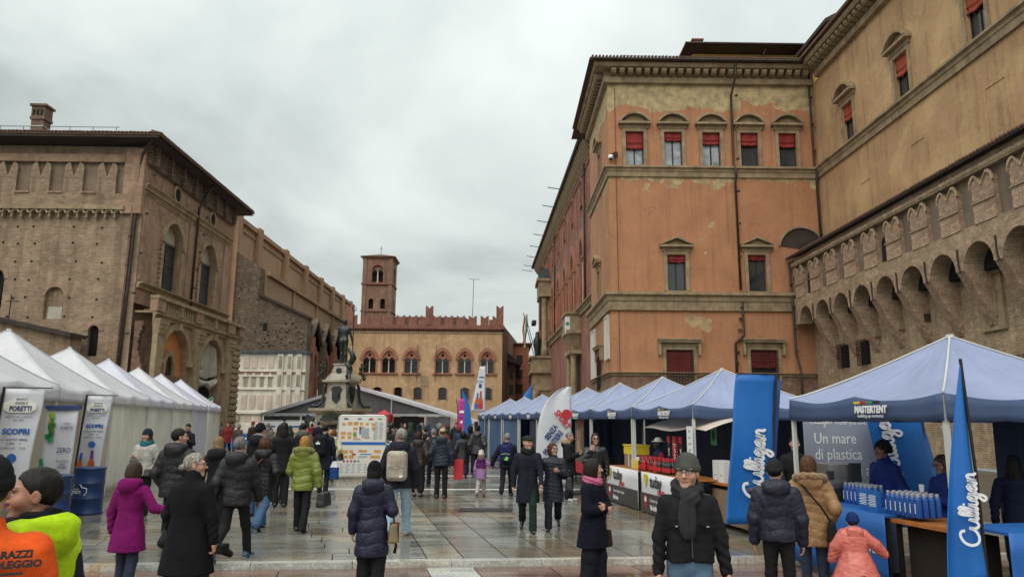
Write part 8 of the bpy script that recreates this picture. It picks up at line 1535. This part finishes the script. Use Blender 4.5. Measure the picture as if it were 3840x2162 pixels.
# -- right
T = P('navy_cap', 'person in a navy puffer jacket and dark knitted cap before the water stall', 2.98, 8.2, h=1.6, face=-18, look=-15, res=.011, hres=.007, arms=('down', 'down'), hair='short', haircol=DARK_H, hat=('beanie', (.02, .022, .022)), top=K(col=(.01, .013, .03), kind='puffer', quilt=.13, bulk=.036, hem=.86, hood='down'), bottom=K(col=BLK, w=.066), legs=STAND)
T = P('tan', 'woman in tan puffer and fur hood before the water stall', 3.68, 9.0, h=1.62, face=-20, look=-20, fem=True, res=.011, hres=.007, arms=('pocket', 'pocket'), hair='bob', haircol=(.09, .035, .015), top=K(col=(.36, .2, .085), kind='puffer', quilt=.1, bulk=.03, hem=.66, hood='fur', fur=(.26, .14, .06)), bottom=K(col=(.014, .024, .05), kind='denim', w=.066), legs=STAND)
A = handbag(T, 'black crossbody bag of the woman in tan', BLK, (.22, -.17, .86), .1, .13, .05, 0, strap=[(0, 0, .1), (-.12, -.06, .3), (-.33, .0, .56)])
T = P('child', 'child in a coral red rain poncho and blue hat before the blue counter', 3.95, 8.55, h=1.0, face=-12, headk=1.3, res=.012, shw=.17, arms=(((.55, .1, -.8), (.3, .2, -.9)), ((.75, .1, -.6), (.6, .2, -.6))), hair='short', haircol=BROWN_H, hat=('beanie', (.012, .03, .12)), top=K(col=(.78, .2, .155), kind='film', hem=.34, flare=.22, bulk=.085, wr=1.7, name='poncho', hood='down'), bottom=K(col=CHAR), scarf=K(col=(.45, .38, .5)), nohand=True)
P('seller', 'young seller in a bright blue jacket facing left behind the blue counter', 5.38, 10.55, h=1.76, face=98, look=12, res=.013, hres=.006, hair='afro', haircol=DARK_H, skin=(.3, .16, .1), arms=('pocket', 'down'), top=K(col=(.012, .03, .2), hem=.8, bulk=.03, collar=.06), bottom=K(col=(.1, .13, .16), kind='denim'))
T = P('seller_woman', 'woman seller in blue with glasses holding a cup behind the tent post', 5.62, 9.55, h=1.62, face=95, nod=-15, fem=True, res=.014, arms=('phone', 'phone'), hair='long', haircol=(.08, .045, .03), glasses=True, skin=(.36, .2, .14), top=K(col=(.012, .03, .18), hem=.8, bulk=.02, hood='down')); A = acc(T, 'paper_cup', 'white paper cup in the hands of the woman seller', 'cup', (0, .34, 1.27)); MB().lathe([(.028, 0), (.036, .1)], 0, 0, 0, 12).build('cup', 'white_paint', A, local=True)
P('stall_dark', 'person with long dark hair in shadow at the right edge of the water stall', 6.55, 9.6, h=1.63, face=-30, res=.016, fem=True, hair='long', haircol=DARK_H, top=K(col=(.01, .015, .05), hem=.7))
P('poster_holder', 'person in dark clothes at the left edge of the grey water poster', 5.05, 12.9, h=1.7, face=170, res=.018, hair='short', haircol=DARK_H, arms=('pocket', 'hold'), top=K(col=BLK, hem=.8))
P('blue_sleeve', 'person in a bright blue jacket half hidden by the tall blue banner', 4.62, 14.3, h=1.6, face=90, res=.016, hair='short', haircol=DARK_H, arms=('bag', 'bag'), top=K(col=(.015, .08, .4), hem=.78, bulk=.03), bottom=K(col=(.05, .05, .045)))
p = fpos(BP[7], .35, .95); T = P('stall_woman', 'woman with grey scarf standing inside the red bottle stall', p[0], p[1], h=1.62, face=110, look=-20, fem=True, res=.018, hair='bob', haircol=(.09, .06, .04), top=K(col=(.03, .028, .025), hem=.7), scarf=K(col=(.09, .08, .06)), skin=(.4, .22, .16))
# jersey mannequin
p = fpos(BP[7], .62, 1.3); M0 = person('mannequin in a red and blue football jersey, white shorts and white hat', p[0], p[1], K(h=1.55, face=100, res=.016, arms=('down', 'down'), hair='none', hat=('fedora', (.55, .52, .46)), skin=(.02, .02, .02), top=K(col=(.26, .012, .03), hem=.82, name='jersey', two=(.012, .014, .045), twoz=1.33), bottom=K(col=(.62, .62, .7), w=.1, thigh=.11)), name='mannequin', group=None)
# -- the crowd beyond
RC = random.Random(11); CC = [BLK, NVY, CHAR, (.05, .035, .03), (.12, .1, .085), (.3, .03, .03), (.02, .05, .11), (.18, .16, .14), (.03, .05, .03)]; HC = [DARK_H, BROWN_H, GREY_H, BLOND_H, (.05, .03, .02)]
cn = ['black', 'navy', 'charcoal', 'dark brown', 'taupe', 'red', 'blue', 'pale grey', 'dark green']; hn = ['dark', 'brown', 'grey', 'fair', 'chestnut']
spots = [(-2.9, 29), (-2.3, 30.5), (-3.4, 31.5), (-1.7, 31), (-2.7, 33.5), (-3.6, 34.5), (-1.9, 35), (-4.3, 36), (-3.1, 37.5), (-2.3, 39), (-3.9, 40.5), (-4.8, 38), (-1.6, 41), (-5.4, 41.5), (-3.0, 43), (-4.4, 44.5), (-5.9, 45), (-2.1, 46), (-5.1, 48), (-6.8, 47), (-7.2, 50), (-3.7, 49.5), (-1.5, 50), (-6.1, 52), (-2.8, 53.5), (-4.6, 55), (-12.2, 38.5), (-13.1, 40), (-11.4, 41), (-14.2, 41), (-12.6, 43.5), (-15.3, 42.5), (-10.6, 44), (-13.8, 45), (-9.6, 36.5), (-10.3, 33.5), (-16.4, 44.2), (-8.8, 42.5), (-11.6, 46.5), (-7.6, 38)]
where = ['before the marquee', 'near the barriers']
for i, (x, y) in enumerate(spots):
    c, h_ = (i*5+i//9) % 9, (i*3+i//5) % 5; L = x < -7.5; st = ('short', 'bob', 'long', 'curly', 'short')[(i*7) % 5]; hood = (None, 'down', 'up')[(i*4+i//7) % 3]; hat = [None, None, None, (.3, .04, .04), (.02, .03, .06), (.3, .28, .25)][(i*11) % 6]; hem = (.8, .6, .72)[i % 3]
    lb = '%s haired %s in %s %s%s%s, %s' % (hn[h_], ('person', 'woman', 'walker', 'adult')[i % 4], cn[c], {.8: 'jacket', .6: 'long coat', .72: 'coat'}[hem], {None: '', 'down': ' with hood', 'up': ', hood up'}[hood], {(.3, .04, .04): ' and red hat', (.02, .03, .06): ' and navy hat', (.3, .28, .25): ' and pale hat'}.get(hat, ''), where[L])
    if not hat and not hood: lb = lb.replace(', ', ' bareheaded, ')
    person(lb, x, y, K(h=RC.uniform(1.58, 1.82), face=RC.choice((0, 10, -20, 170, 60, -70, 190)), res=.034, hres=.017, legs=RC.choice((STAND, WALK, WALK2)), arms=(RC.choice(('pocket', 'down')), RC.choice(('pocket', 'down', 'phone'))), hair='none' if hood == 'up' else st, haircol=HC[h_], hat=('beanie', hat) if hat and hood != 'up' else None, nohand=True, top=K(col=CC[c], hem=hem, hood=hood, bulk=.02), bottom=K(col=RC.choice((BLK, NVY, (.03, .06, .12))))), group='people in the far crowd')
